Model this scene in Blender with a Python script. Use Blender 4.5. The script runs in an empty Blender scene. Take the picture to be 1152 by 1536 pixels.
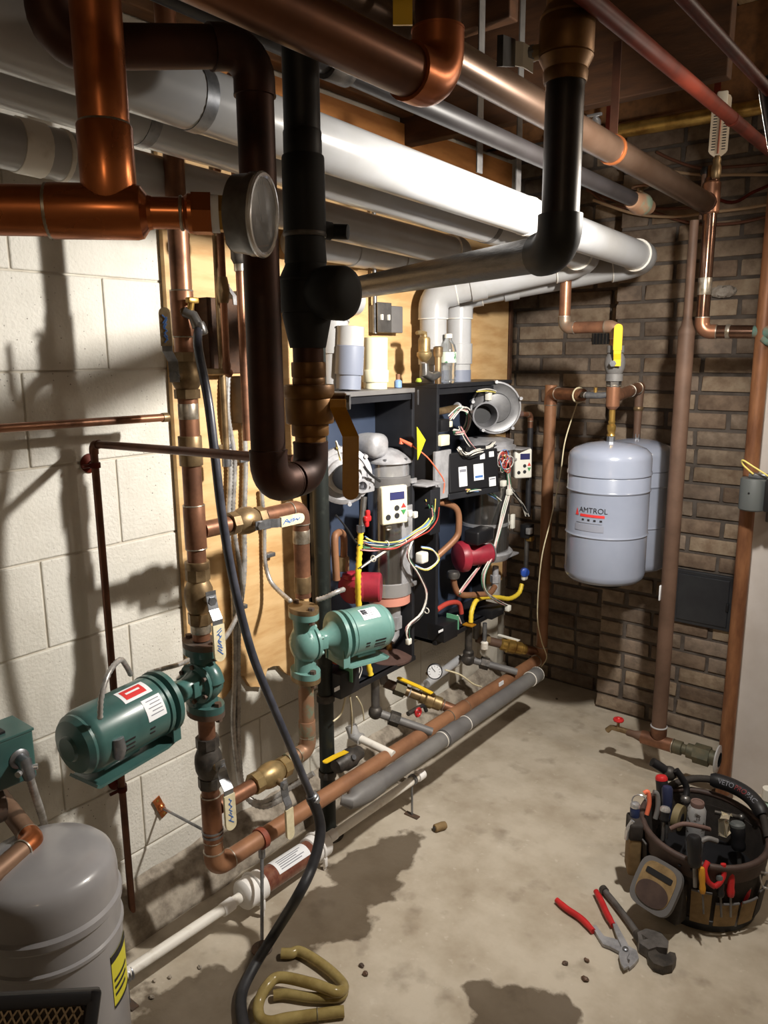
import bpy, bmesh, math, random
from mathutils import Vector as V, Matrix
random.seed(7)
SC = bpy.context.scene
COL = SC.collection
# ---------------------------------------------------------------- camera (calibrated from the wall courses)
FPX = 1153.0
yaw, pit, rol = [math.radians(a) for a in (38.59, 11.61, -0.427)]
CAM = V((1.6, 0.0, 1.44))
FW = V((-math.sin(yaw)*math.cos(pit), math.cos(yaw)*math.cos(pit), -math.sin(pit)))
_r = V((math.cos(yaw), math.sin(yaw), 0)); _u = _r.cross(FW)
RT = math.cos(rol)*_r + math.sin(rol)*_u
UP = -math.sin(rol)*_r + math.cos(rol)*_u
cam = bpy.data.cameras.new('camera'); camo = bpy.data.objects.new('camera', cam); COL.objects.link(camo)
cam.sensor_fit = 'HORIZONTAL'; cam.sensor_width = 36.0; cam.lens = FPX/1152*36; cam.clip_start = 0.02
camo.matrix_world = Matrix(((RT.x, UP.x, -FW.x, CAM.x), (RT.y, UP.y, -FW.y, CAM.y), (RT.z, UP.z, -FW.z, CAM.z), (0, 0, 0, 1)))
SC.camera = camo
# ---------------------------------------------------------------- pixel -> world (real depth planes)
def ray(px, py): return FW + RT*((px-576)/FPX) - UP*((py-768)/FPX)
def A(px, py, x=None, y=None, z=None, d=None):
    D = ray(px, py)
    if x is not None: t = (x-CAM.x)/D.x
    elif y is not None: t = (y-CAM.y)/D.y
    elif z is not None: t = (z-CAM.z)/D.z
    else: t = d
    return CAM + D*t
def dep(p): return (V(p)-CAM).dot(FW)
def rad(p, wpx): return 0.5*wpx*dep(p)/FPX

# ---------------------------------------------------------------- light and exposure
w = bpy.data.worlds.new('basement_air'); SC.world = w; w.use_nodes = True
w.node_tree.nodes['Background'].inputs[0].default_value = (0.9, 0.8, 0.7, 1)
w.node_tree.nodes['Background'].inputs[1].default_value = 0.02
def lamp(name, kind, loc, energy, col, size=0.1, aim=None, size_y=None):
    l = bpy.data.lights.new(name, kind); l.energy = energy; l.color = col
    if kind == 'AREA':
        l.shape = 'RECTANGLE'; l.size = size; l.size_y = size_y or size
    else:
        l.shadow_soft_size = size
    o = bpy.data.objects.new(name, l); COL.objects.link(o); o.location = loc
    if aim: o.rotation_euler = V(aim).to_track_quat('-Z', 'Y').to_euler()
    return o
LED_AIM = V((-0.84, 0.10, -0.52)).normalized()
LED_POS = A(1176, 232, y=1.55)
lamp('work_light_beam', 'AREA', LED_POS + LED_AIM*0.035, 30, (1.0, 0.95, 0.87), 0.05, LED_AIM, 0.07)
bpy.data.lights['work_light_beam'].spread = math.radians(150)
lamp('ceiling_bulb_glow', 'POINT', (1.95, 2.25, 2.0), 16, (1.0, 0.86, 0.70), 0.05)
lamp('rear_fill_glow', 'POINT', (2.3, -1.1, 2.0), 7, (1.0, 0.76, 0.52), 0.06)  # weak warm fill light added behind the camera, without a fixture
vs = SC.view_settings
vs.view_transform = 'Standard'; vs.look = 'None'; vs.gamma = 1.0; vs.use_curve_mapping = False; vs.exposure = 0.0

# ---------------------------------------------------------------- mesh builder
def frame(d):
    d = V(d).normalized()
    a = V((0, 0, 1)) if abs(d.z) < 0.9 else V((1, 0, 0))
    s = d.cross(a).normalized(); t = s.cross(d).normalized()
    return d, s, t
class MB:
    def __init__(self): self.v = []; self.f = []
    def add(self, vs, fs):
        n = len(self.v); self.v += [V(p) for p in vs]; self.f += [tuple(i+n for i in f) for f in fs]; return self
    def tube(self, path, r, seg=14, cap=True, closed=False):
        path = [V(p) for p in path]; n = len(path)
        rs = r if isinstance(r, (list, tuple)) else [r]*n
        d0 = (path[1]-path[0]).normalized(); _, s, _t = frame(d0)
        vs = []; fs = []
        for i, p in enumerate(path):
            if closed: d = (path[(i+1) % n]-path[i-1]).normalized()
            elif i == 0: d = d0
            elif i == n-1: d = (path[i]-path[i-1]).normalized()
            else:
                d = (path[i+1]-path[i]).normalized()+(path[i]-path[i-1]).normalized()
                d = d.normalized() if d.length > 1e-6 else d0
            s = (s - d*s.dot(d)); s = s.normalized() if s.length > 1e-6 else frame(d)[1]
            t = d.cross(s)
            for k in range(seg):
                a = 2*math.pi*k/seg
                vs.append(p + (s*math.cos(a)+t*math.sin(a))*rs[i])
        m = n if closed else n-1
        for i in range(m):
            for k in range(seg):
                a = i*seg+k; b = i*seg+(k+1) % seg; j = (i+1) % n
                fs.append((a, b, j*seg+(k+1) % seg, j*seg+k))
        if cap and not closed:
            fs.append(tuple(reversed(range(seg)))); fs.append(tuple(range((n-1)*seg, n*seg)))
        return self.add(vs, fs)
    def cyl(self, p0, p1, r, r1=None, seg=18):
        return self.tube([p0, p1], [r, r if r1 is None else r1], seg)
    def hexp(self, p0, p1, r): return self.tube([p0, p1], r, 6)
    def lathe(self, o, d, prof, seg=28):
        d, s, t = frame(d); o = V(o); vs = []; fs = []; n = len(prof)
        for r, h in prof:
            for k in range(seg):
                a = 2*math.pi*k/seg; vs.append(o + d*h + (s*math.cos(a)+t*math.sin(a))*max(r, 1e-5))
        for i in range(n-1):
            for k in range(seg):
                a = i*seg+k; b = i*seg+(k+1) % seg
                fs.append((a, b, b+seg, a+seg))
        fs.append(tuple(reversed(range(seg)))); fs.append(tuple(range((n-1)*seg, n*seg)))
        return self.add(vs, fs)
    def box(self, c, size, ax=None, bev=0.0, seg=2):
        bm = bmesh.new(); bmesh.ops.create_cube(bm, size=1)
        for v in bm.verts: v.co = V((v.co.x*size[0], v.co.y*size[1], v.co.z*size[2]))
        if bev > 0: bmesh.ops.bevel(bm, geom=bm.edges[:], offset=bev, segments=seg, profile=0.5, affect='EDGES', clamp_overlap=True)
        bm.verts.index_update()
        X, Y, Z = ax if ax else (V((1, 0, 0)), V((0, 1, 0)), V((0, 0, 1)))
        c = V(c); vs = [c+X*v.co.x+Y*v.co.y+Z*v.co.z for v in bm.verts]
        fs = [tuple(v.index for v in f.verts) for f in bm.faces]; bm.free()
        return self.add(vs, fs)
    def sph(self, c, r, seg=14, sc=(1, 1, 1)):
        n = seg//2; vs = []; fs = []; c = V(c)
        for i in range(1, n):
            a = math.pi*i/n
            for k in range(seg):
                b = 2*math.pi*k/seg
                vs.append(c+V((r*sc[0]*math.sin(a)*math.cos(b), r*sc[1]*math.sin(a)*math.sin(b), r*sc[2]*math.cos(a))))
        top = len(vs); vs.append(c+V((0, 0, r*sc[2]))); vs.append(c-V((0, 0, r*sc[2])))
        for i in range(n-2):
            for k in range(seg):
                a = i*seg+k; b = i*seg+(k+1) % seg; fs.append((a, a+seg, b+seg, b))
        for k in range(seg):
            fs.append((top, k, (k+1) % seg)); l = (n-2)*seg; fs.append((top+1, l+(k+1) % seg, l+k))
        return self.add(vs, fs)
    def torus(self, c, d, R, r, seg=28, ms=8):
        d, s, t = frame(d); c = V(c)
        return self.tube([c+(s*math.cos(2*math.pi*k/seg)+t*math.sin(2*math.pi*k/seg))*R for k in range(seg)], r, ms, closed=True)
    def strip(self, pts, wvec, th, round_end=False):
        # bent flat bar: pts along its length, wvec = full width vector
        pts = [V(p) for p in pts]; w = V(wvec); vs = []; fs = []; n = len(pts)
        ws = [1.0]*n
        if round_end:
            e = (pts[-1]-pts[-2]).normalized(); L = w.length*0.5; base = pts[-1]-e*L
            pts = pts[:-1]+[base+e*L*k for k in (0, 0.5, 0.8, 0.95, 1.0)]; ws = [1.0]*(n-1)+[1, .87, .6, .32, .05]; n = len(pts)
        for i, p in enumerate(pts):
            d = (pts[min(i+1, n-1)]-pts[max(i-1, 0)]).normalized(); nn = d.cross(w).normalized()*th*0.5; h = w*0.5*ws[i]
            vs += [p-h-nn, p+h-nn, p+h+nn, p-h+nn]
        for i in range(n-1):
            for k in range(4):
                a = i*4+k; b = i*4+(k+1) % 4; fs.append((a, b, b+4, a+4))
        fs.append((3, 2, 1, 0)); fs.append(tuple(range((n-1)*4, n*4)))
        return self.add(vs, fs)
    def prism(self, poly, d):
        # poly: list of 3D points (planar), extruded by vector d
        n = len(poly); d = V(d); vs = [V(p) for p in poly]+[V(p)+d for p in poly]
        fs = [tuple(range(n)), tuple(reversed(range(n, 2*n)))]
        for k in range(n): fs.append((k, (k+1) % n, n+(k+1) % n, n+k))
        return self.add(vs, fs)
    def build(self, name, mat, parent=None, label=None, smooth=True, ang=38):
        o = V((0, 0, 0)); q = parent
        if parent is not None: o = V(parent['_o'])
        elif self.v:
            xs = [p.x for p in self.v]; ys = [p.y for p in self.v]; zs = [p.z for p in self.v]
            o = V(((min(xs)+max(xs))/2, (min(ys)+max(ys))/2, min(zs)))
        me = bpy.data.meshes.new(name); me.from_pydata([p-o for p in self.v], [], self.f); me.validate(); me.update()
        bm = bmesh.new(); bm.from_mesh(me); bmesh.ops.recalc_face_normals(bm, faces=bm.faces[:]); bm.to_mesh(me); bm.free()
        if smooth:
            for p in me.polygons: p.use_smooth = True
            me.set_sharp_from_angle(angle=math.radians(ang))
        me.materials.append(mat)
        ob = bpy.data.objects.new(name, me); COL.objects.link(ob)
        ob['_o'] = list(o)
        if parent is not None: ob.parent = parent
        else: ob.location = o
        if label: ob['label'] = label
        return ob
def tag(o, label, cat, group=None, kind=None):
    if label: o['label'] = label
    if cat: o['category'] = cat
    if group: o['group'] = group
    if kind: o['kind'] = kind
    return o
def thing(name, label, cat, loc, group=None):
    o = bpy.data.objects.new(name, None); COL.objects.link(o); o.location = V(loc); o.empty_display_size = 0.05
    o['_o'] = list(V(loc)); return tag(o, label, cat, group)
def struct(name, mb, mat, parent=None, smooth=False):
    o = mb.build(name, mat, parent, smooth=smooth)
    if parent is None: o['kind'] = 'structure'
    return o

# ---------------------------------------------------------------- materials
def lin(c): 
    c = c/255.0
    return c/12.92 if c <= 0.04045 else ((c+0.055)/1.055)**2.4
def rgb(*c): return (lin(c[0]), lin(c[1]), lin(c[2]), 1.0)
MATS = {}
def mat(name, col, rough=0.5, metal=0.0, col2=None, nscale=12.0, mix=0.5, bump=0.0, bscale=60.0, rvar=0.0, trans=0.0, alpha=1.0, coat=0.0, ior=1.45, lo=0.4, hi=0.65, stretch=None):
    m = bpy.data.materials.new(name); m.use_nodes = True; nt = m.node_tree; b = nt.nodes['Principled BSDF']
    b.inputs['Base Color'].default_value = rgb(*col); b.inputs['Roughness'].default_value = rough; b.inputs['Metallic'].default_value = metal
    b.inputs['IOR'].default_value = ior
    if trans: b.inputs['Transmission Weight'].default_value = trans
    if coat: b.inputs['Coat Weight'].default_value = coat; b.inputs['Coat Roughness'].default_value = 0.12
    if alpha < 1: b.inputs['Alpha'].default_value = alpha
    if col2 or bump or rvar:
        tc = nt.nodes.new('ShaderNodeTexCoord'); geo = nt.nodes.new('ShaderNodeNewGeometry')
        src = geo.outputs['Position']
        if stretch:
            mp = nt.nodes.new('ShaderNodeMapping'); mp.inputs['Scale'].default_value = stretch
            nt.links.new(src, mp.inputs['Vector']); src = mp.outputs['Vector']
    if col2:
        n = nt.nodes.new('ShaderNodeTexNoise'); n.inputs['Scale'].default_value = nscale; n.inputs['Detail'].default_value = 5; n.inputs['Roughness'].default_value = 0.62
        nt.links.new(src, n.inputs['Vector'])
        cr = nt.nodes.new('ShaderNodeValToRGB'); cr.color_ramp.elements[0].position = lo; cr.color_ramp.elements[1].position = hi
        cr.color_ramp.elements[0].color = rgb(*col); cr.color_ramp.elements[1].color = rgb(*col2)
        nt.links.new(n.outputs['Fac'], cr.inputs['Fac']); nt.links.new(cr.outputs['Color'], b.inputs['Base Color'])
        if rvar:
            mr = nt.nodes.new('ShaderNodeMapRange'); mr.inputs['To Min'].default_value = max(rough-rvar, .03); mr.inputs['To Max'].default_value = rough+rvar
            mr.inputs['From Min'].default_value = .3; mr.inputs['From Max'].default_value = .7
            nt.links.new(n.outputs['Fac'], mr.inputs['Value']); nt.links.new(mr.outputs['Result'], b.inputs['Roughness'])
    if bump:
        n2 = nt.nodes.new('ShaderNodeTexNoise'); n2.inputs['Scale'].default_value = bscale; n2.inputs['Detail'].default_value = 6
        nt.links.new(src, n2.inputs['Vector'])
        bp = nt.nodes.new('ShaderNodeBump'); bp.inputs['Strength'].default_value = bump; bp.inputs['Distance'].default_value = 0.004
        nt.links.new(n2.outputs['Fac'], bp.inputs['Height']); nt.links.new(bp.outputs['Normal'], b.inputs['Normal'])
    MATS[name] = m
    return m
def emit(name, col, s):
    m = bpy.data.materials.new(name); m.use_nodes = True; b = m.node_tree.nodes['Principled BSDF']
    b.inputs['Base Color'].default_value = rgb(*col); b.inputs['Emission Color'].default_value = rgb(*col); b.inputs['Emission Strength'].default_value = s
    return m
M_COP = mat('copper_aged', (158, 112, 86), 0.4, 0.6, (104, 72, 56), 9, rvar=.1)
M_COPB = mat('copper_bright', (186, 110, 64), 0.32, 0.8, (140, 78, 46), 6, rvar=.08)
M_COPD = mat('copper_dark', (72, 44, 32), 0.5, 0.6, (44, 28, 22), 8)
M_COPT = mat('copper_tan', (154, 110, 80), 0.5, 0.15, (124, 86, 62), 7, rvar=.1)
M_RUST = mat('rust_brown_copper', (104, 80, 66), 0.6, 0.1, (82, 62, 50), 7)
M_PATINA = mat('copper_green_patina', (146, 112, 88), 0.5, 0.4, (120, 134, 116), 22, lo=.5, hi=.62)
M_SOLD = mat('solder', (190, 182, 170), 0.35, 0.8, (140, 128, 110), 40)
M_BRASS = mat('bronze_valve', (150, 128, 96), 0.42, 0.65, (104, 84, 60), 16)
M_BRASSD = mat('bronze_dark', (120, 84, 40), 0.45, 0.6, (84, 56, 28), 10)
M_BRASSY = mat('yellow_brass', (196, 160, 88), 0.3, 0.8, (140, 106, 54), 18)
M_IRON = mat('black_iron', (58, 55, 53), 0.5, 0.45, (92, 86, 80), 26, bump=.15, bscale=90)
M_BLACK = mat('black_paint', (14, 13, 13), 0.5, 0.1, (22, 20, 20), 12)
M_INSUL = mat('black_insulation', (9, 9, 9), 0.7, 0.0)
M_STEEL = mat('steel_grey', (128, 126, 124), 0.35, 0.75, (92, 90, 90), 14)
M_CHROME = mat('bright_steel', (214, 214, 216), 0.22, 0.7, (176, 176, 180), 10)
M_ZINC = mat('zinc', (146, 148, 152), 0.38, 0.8, (112, 114, 120), 30)
M_GREYP = mat('grey_pipe', (104, 102, 102), 0.55, 0.15, (120, 118, 116), 7)
M_PVC = mat('white_pvc', (170, 171, 174), 0.28, 0.0, (160, 159, 158), 5, coat=.2)
M_PVCW = mat('clean_white_pvc', (234, 232, 230), 0.35)
M_TOOL = mat('tool_steel', (176, 176, 180), 0.36, 0.35, (140, 140, 144), 30)
M_PVCC = mat('cream_pvc', (226, 220, 192), 0.4)
M_PVCD = mat('dirty_white_pvc', (230, 226, 218), 0.45, 0.0, (190, 180, 164), 16, lo=.52, hi=.75)
M_PVCG = mat('grey_primer_pvc', (120, 126, 142), 0.45)
M_GREEN = mat('pump_green', (62, 98, 94), 0.32, 0.0, (50, 80, 78), 8, coat=.3)
M_GREENL = mat('pump_green_light', (104, 142, 136), 0.34, 0.0, (90, 128, 122), 8, coat=.3)
M_RED = mat('pump_red', (158, 42, 58), 0.4, 0.0, (126, 34, 48), 10)
M_REDH = mat('red_grip', (198, 44, 46), 0.35, 0.0, (170, 34, 38), 20)
M_YEL = mat('yellow_handle', (226, 186, 40), 0.4)
M_YELD = mat('dull_yellow_handle', (176, 124, 30), 0.45, 0.0, (150, 100, 24), 20)
M_WHT = mat('white_plastic', (228, 226, 216), 0.4)
M_PAPER = mat('white_sticker', (226, 228, 232), 0.6)
M_CREAM = mat('cream_tape', (222, 212, 180), 0.55, 0.0, (196, 184, 150), 30)
M_TANK = mat('tank_blue_grey', (142, 149, 166), 0.22, 0.0, (134, 141, 158), 4, coat=.4)
M_TANKG = mat('tank_grey', (150, 148, 150), 0.3, 0.0, (138, 136, 138), 5, coat=.3)
M_CAB = mat('boiler_cabinet_black', (32, 33, 37), 0.42, 0.1, (42, 43, 47), 7)
M_CABIN = mat('boiler_inner_panel', (58, 68, 88), 0.42, 0.2, (66, 76, 96), 5)
M_BLKP = mat('black_plastic', (26, 26, 29), 0.45)
M_RUBBER = mat('black_rubber', (30, 30, 33), 0.5, 0.0, (44, 44, 48), 30)
M_ALU = mat('cast_aluminium', (186, 186, 190), 0.42, 0.35, (156, 156, 160), 24, bump=.1, bscale=140)
M_YTUBE = mat('yellow_gas_tube', (226, 196, 60), 0.4)
M_BLUE = mat('blue_plastic', (40, 78, 170), 0.4)
M_ORANGE = mat('orange_boot', (222, 112, 80), 0.5)
M_SALMON = mat('salmon_gasket', (206, 140, 122), 0.6)
M_INK = mat('blue_ink', (70, 112, 176), 0.6)
M_INKK = mat('black_ink', (36, 36, 40), 0.6)
M_INKR = mat('red_ink', (206, 52, 52), 0.6)
M_INKG = mat('grey_print', (126, 128, 138), 0.6)
M_LCD = mat('lcd_dark_blue', (52, 54, 96), 0.25)
M_GREENB = mat('circuit_green', (110, 178, 140), 0.5)
M_CONDUIT = mat('armoured_conduit', (190, 188, 186), 0.34, 0.5, (140, 136, 132), 40)
M_WOOD = mat('dark_joist_wood', (74, 47, 28), 0.7, 0.0, (54, 34, 21), 6, bump=.2, bscale=40, stretch=(1, 6, 6))
M_WOODL = mat('subfloor_boards', (112, 76, 44), 0.7, 0.0, (84, 56, 32), 5, stretch=(6, 1, 6))
M_PLY = mat('plywood', (208, 174, 126), 0.62, 0.0, (188, 148, 98), 5, bump=.08, bscale=50, stretch=(1, 1, 5))
M_PAINTW = mat('painted_partition', (206, 200, 196), 0.6, 0.0, (194, 186, 180), 4)
M_DOORDK = mat('cleanout_door', (52, 53, 58), 0.4, 0.3, (58, 60, 64), 14)
M_GLASS = mat('clear_plastic', (240, 244, 246), 0.08, 0.0, trans=0.92, ior=1.25)
M_HOSEY = mat('amber_tubing', (176, 158, 104), 0.2, 0.0, (146, 126, 76), 16, trans=0.35, ior=1.3)
M_TUBEBR = mat('brown_media_tube', (112, 66, 54), 0.25, 0.0, (140, 96, 76), 40, trans=.15)
M_CANVAS = mat('bag_dark_canvas', (52, 46, 42), 0.8, 0.0, (40, 35, 32), 40, bump=.2, bscale=300)
M_LEATHER = mat('bag_brown_trim', (74, 58, 52), 0.6, 0.0, (60, 46, 42), 30)
M_TAN = mat('bag_tan_canvas', (140, 116, 80), 0.8, 0.0, (118, 96, 64), 30, bump=.2, bscale=300)
M_GREYF = mat('bag_grey_binding', (96, 94, 94), 0.7)
M_WIREW = mat('wire_white', (216, 212, 204), 0.5); M_WIREB = mat('wire_black', (32, 32, 34), 0.5); M_WIRER = mat('wire_red', (176, 66, 56), 0.5)
M_WIREP = mat('wire_pink', (206, 150, 150), 0.5); M_WIREU = mat('wire_blue', (108, 140, 190), 0.5); M_WIREY = mat('wire_yellow', (222, 206, 110), 0.5)
M_WIREG = mat('wire_green', (70, 120, 92), 0.5); M_WIREBR = mat('wire_brown', (104, 66, 50), 0.6)
WIRES = [M_WIREW, M_WIREW, M_WIRER, M_WIREP, M_WIREU, M_WIREB, M_WIREY, M_WIREG]

# CMU paint: base white with fine pock marks
def cmu_material():
    m = mat('painted_block', (214, 211, 203), 0.62, 0.0, (196, 192, 182), 3, bump=.5, bscale=130)
    nt = m.node_tree; b = nt.nodes['Principled BSDF']; geo = [n for n in nt.nodes if n.type == 'NEW_GEOMETRY'][0]
    v = nt.nodes.new('ShaderNodeTexVoronoi'); v.inputs['Scale'].default_value = 70; nt.links.new(geo.outputs['Position'], v.inputs['Vector'])
    n = nt.nodes.new('ShaderNodeTexNoise'); n.inputs['Scale'].default_value = 4; nt.links.new(geo.outputs['Position'], n.inputs['Vector'])
    cr = nt.nodes.new('ShaderNodeValToRGB'); cr.color_ramp.elements[0].position = .07; cr.color_ramp.elements[1].position = .13
    cr.color_ramp.elements[0].color = (1, 1, 1, 1); cr.color_ramp.elements[1].color = (0, 0, 0, 1)
    nt.links.new(v.outputs['Distance'], cr.inputs['Fac'])
    mu = nt.nodes.new('ShaderNodeMath'); mu.operation = 'MULTIPLY'; nt.links.new(cr.outputs['Color'], mu.inputs[0])
    gt = nt.nodes.new('ShaderNodeMapRange'); gt.inputs['From Min'].default_value = .48; gt.inputs['From Max'].default_value = .66; nt.links.new(n.outputs['Fac'], gt.inputs['Value'])
    nt.links.new(gt.outputs['Result'], mu.inputs[1])
    mx = nt.nodes.new('ShaderNodeMix'); mx.data_type = 'RGBA'
    src = b.inputs['Base Color'].links[0].from_socket
    nt.links.new(mu.outputs[0], mx.inputs['Factor']); nt.links.new(src, mx.inputs['A']); mx.inputs['B'].default_value = rgb(110, 104, 96)
    nt.links.new(mx.outputs['Result'], b.inputs['Base Color'])
    return m
M_CMU = cmu_material()
M_MORTP = mat('painted_joint', (206, 200, 188), 0.7, 0.0, (178, 170, 156), 9)
M_BRICKS = [mat('brick_tone', c, 0.85, 0.0, c2, 26, bump=.5, bscale=90, lo=.38, hi=.68) for c, c2 in
            (((158, 141, 122), (124, 106, 90)), ((146, 130, 114), (112, 96, 82)), ((166, 148, 126), (134, 112, 92)), ((138, 118, 100), (106, 88, 74)), ((152, 134, 118), (120, 106, 94)))]
for _m in M_BRICKS:   # sooty and pale drifts across the wall
    nt = _m.node_tree; b = nt.nodes['Principled BSDF']; geo = [n for n in nt.nodes if n.type == 'NEW_GEOMETRY'][0]
    n = nt.nodes.new('ShaderNodeTexNoise'); n.inputs['Scale'].default_value = 3.2; n.inputs['Detail'].default_value = 4; nt.links.new(geo.outputs['Position'], n.inputs['Vector'])
    cr = nt.nodes.new('ShaderNodeValToRGB'); cr.color_ramp.elements[0].position = .36; cr.color_ramp.elements[1].position = .62
    cr.color_ramp.elements[0].color = (.45, .42, .40, 1); cr.color_ramp.elements[1].color = (1, 1, 1, 1); nt.links.new(n.outputs['Fac'], cr.inputs['Fac'])
    mx = nt.nodes.new('ShaderNodeMix'); mx.data_type = 'RGBA'; mx.blend_type = 'MULTIPLY'; mx.inputs['Factor'].default_value = .8
    nt.links.new(b.inputs['Base Color'].links[0].from_socket, mx.inputs['A']); nt.links.new(cr.outputs['Color'], mx.inputs['B']); nt.links.new(mx.outputs['Result'], b.inputs['Base Color'])
M_MORT = mat('grey_mortar', (98, 90, 84), 0.95, 0.0, (76, 68, 62), 14, bump=.6, bscale=80)

def concrete_material():
    m = mat('concrete_floor', (190, 180, 164), 0.72, 0.0, (164, 152, 134), 4.5, bump=.35, bscale=45, rvar=.1)
    nt = m.node_tree; b = nt.nodes['Principled BSDF']; geo = [n for n in nt.nodes if n.type == 'NEW_GEOMETRY'][0]; P = geo.outputs['Position']
    src = b.inputs['Base Color'].links[0].from_socket
    # fine speckle and pale scuffs
    n = nt.nodes.new('ShaderNodeTexNoise'); n.inputs['Scale'].default_value = 38; n.inputs['Detail'].default_value = 8; nt.links.new(P, n.inputs['Vector'])
    cr = nt.nodes.new('ShaderNodeValToRGB'); cr.color_ramp.elements[0].position = .64; cr.color_ramp.elements[1].position = .82
    nt.links.new(n.outputs['Fac'], cr.inputs['Fac'])
    mx = nt.nodes.new('ShaderNodeMix'); mx.data_type = 'RGBA'; nt.links.new(cr.outputs['Color'], mx.inputs['Factor']); nt.links.new(src, mx.inputs['A']); mx.inputs['B'].default_value = rgb(204, 196, 182)
    cur = mx.outputs['Result']
    n = nt.nodes.new('ShaderNodeTexNoise'); n.inputs['Scale'].default_value = 10; n.inputs['Detail'].default_value = 7; nt.links.new(P, n.inputs['Vector'])
    cr = nt.nodes.new('ShaderNodeValToRGB'); cr.color_ramp.elements[0].position = .58; cr.color_ramp.elements[1].position = .74
    nt.links.new(n.outputs['Fac'], cr.inputs['Fac'])
    mu = nt.nodes.new('ShaderNodeMath'); mu.operation = 'MULTIPLY'; mu.inputs[1].default_value = .55; nt.links.new(cr.outputs['Color'], mu.inputs[0])
    mx = nt.nodes.new('ShaderNodeMix'); mx.data_type = 'RGBA'; nt.links.new(mu.outputs[0], mx.inputs['Factor']); nt.links.new(cur, mx.inputs['A']); mx.inputs['B'].default_value = rgb(112, 98, 82)
    cur = mx.outputs['Result']
    # puddles and damp: soft-edged blobs warped with noise, on the floor itself
    wn = nt.nodes.new('ShaderNodeTexNoise'); wn.inputs['Scale'].default_value = 9; wn.inputs['Detail'].default_value = 6; nt.links.new(P, wn.inputs['Vector'])
    tot = None
    for (cx, cy, rx, ry, ang) in WET:
        mp = nt.nodes.new('ShaderNodeMapping'); mp.vector_type = 'TEXTURE'; mp.inputs['Location'].default_value = (cx, cy, 0); mp.inputs['Rotation'].default_value = (0, 0, ang); mp.inputs['Scale'].default_value = (rx, ry, 1)
        nt.links.new(P, mp.inputs['Vector'])
        ln = nt.nodes.new('ShaderNodeVectorMath'); ln.operation = 'LENGTH'; nt.links.new(mp.outputs['Vector'], ln.inputs[0])
        ad = nt.nodes.new('ShaderNodeMath'); ad.operation = 'MULTIPLY_ADD'; nt.links.new(wn.outputs['Fac'], ad.inputs[0]); ad.inputs[1].default_value = 2.2; 
        sb = nt.nodes.new('ShaderNodeMath'); sb.operation = 'SUBTRACT'; nt.links.new(ln.outputs['Value'], sb.inputs[0]); sb.inputs[1].default_value = 1.1
        nt.links.new(sb.outputs[0], ad.inputs[2])
        mr = nt.nodes.new('ShaderNodeMapRange'); mr.inputs['From Min'].default_value = 1.05; mr.inputs['From Max'].default_value = .9; nt.links.new(ad.outputs[0], mr.inputs['Value'])
        if tot is None: tot = mr.outputs['Result']
        else:
            mm = nt.nodes.new('ShaderNodeMath'); mm.operation = 'MAXIMUM'; nt.links.new(tot, mm.inputs[0]); nt.links.new(mr.outputs['Result'], mm.inputs[1]); tot = mm.outputs[0]
    mx = nt.nodes.new('ShaderNodeMix'); mx.data_type = 'RGBA'; mx.blend_type = 'MULTIPLY'; nt.links.new(tot, mx.inputs['Factor']); nt.links.new(cur, mx.inputs['A']); mx.inputs['B'].default_value = (.30, .27, .24, 1)
    nt.links.new(mx.outputs['Result'], b.inputs['Base Color'])
    rsrc = b.inputs['Roughness'].links[0].from_socket
    mr = nt.nodes.new('ShaderNodeMix'); mr.data_type = 'FLOAT'; nt.links.new(tot, mr.inputs['Factor']); nt.links.new(rsrc, mr.inputs['A']); mr.inputs['B'].default_value = .3
    nt.links.new(mr.outputs['Result'], b.inputs['Roughness'])
    return m
_w = lambda px, py: A(px, py, z=0)
WET = [(_w(545, 1318).x, _w(545, 1318).y, .10, .26, .25), (_w(470, 1380).x, _w(470, 1380).y, .10, .17, .2), (_w(275, 1525).x, _w(275, 1525).y, .11, .16, 0), (_w(780, 1520).x, _w(780, 1520).y, .12, .10, .4), (_w(385, 1455).x, _w(385, 1455).y, .06, .08, .3)]
M_FLOOR = concrete_material()
M_CURB = mat('rough_curb', (170, 160, 146), 0.9, 0.0, (120, 110, 98), 22, bump=.9, bscale=40)
# ================================================================= STRUCTURE
CHX, CHY, RCY = 0.437, 2.855, 2.99
struct('floor', MB().box((1.3, 0.75, -0.05), (3.6, 5.4, 0.1)), M_FLOOR)
wl = struct('wall_left', MB().box((-0.11, 0.5, 1.2), (0.212, 4.6, 2.5)).box((-0.14, 2.9, 1.2), (0.12, 0.30, 2.5)), M_MORTP)
# concrete blocks of the painted wall
def brick_mesh(name, L, H, T, bev, m, jit):
    b = MB().box((0, 0, 0), (T, L, H), bev=bev, seg=2)
    for p in b.v: p += V((random.uniform(-jit, jit)*.5, random.uniform(-jit, jit), random.uniform(-jit, jit)))
    me = bpy.data.meshes.new(name); me.from_pydata(b.v, [], b.f); me.update(); me.materials.append(m)
    for p in me.polygons: p.use_smooth = False
    return me
def place(name, me, loc, parent, rotz=0):
    o = bpy.data.objects.new(name, me); COL.objects.link(o); o.location = V(loc)-V(parent['_o']); o.rotation_euler = (0, 0, rotz); o.parent = parent
    o['_o'] = list(loc); return o
CH = 0.2032
blk = brick_mesh('concrete_block', 0.4025, CH-0.004, 0.05, 0.0032, M_CMU, 0.0)
blkh = brick_mesh('concrete_block_low', 0.4005, CH-0.02, 0.05, 0.0045, M_CMU, 0.0)
for k in range(12):
    z0 = -0.013+CH*k
    if z0 > 2.3: break
    off = 0.80 if k % 2 == 0 else 1.003
    for n in range(-4, 5):
        yc = off+0.4064*n+0.2032
        if yc > 2.62 or yc < -0.6: continue
        zz = z0+CH/2
        place('concrete_block', blk if k else blkh, (-0.0245+random.uniform(-.0006, .0006), yc, zz if k else zz+.007), wl)
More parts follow.
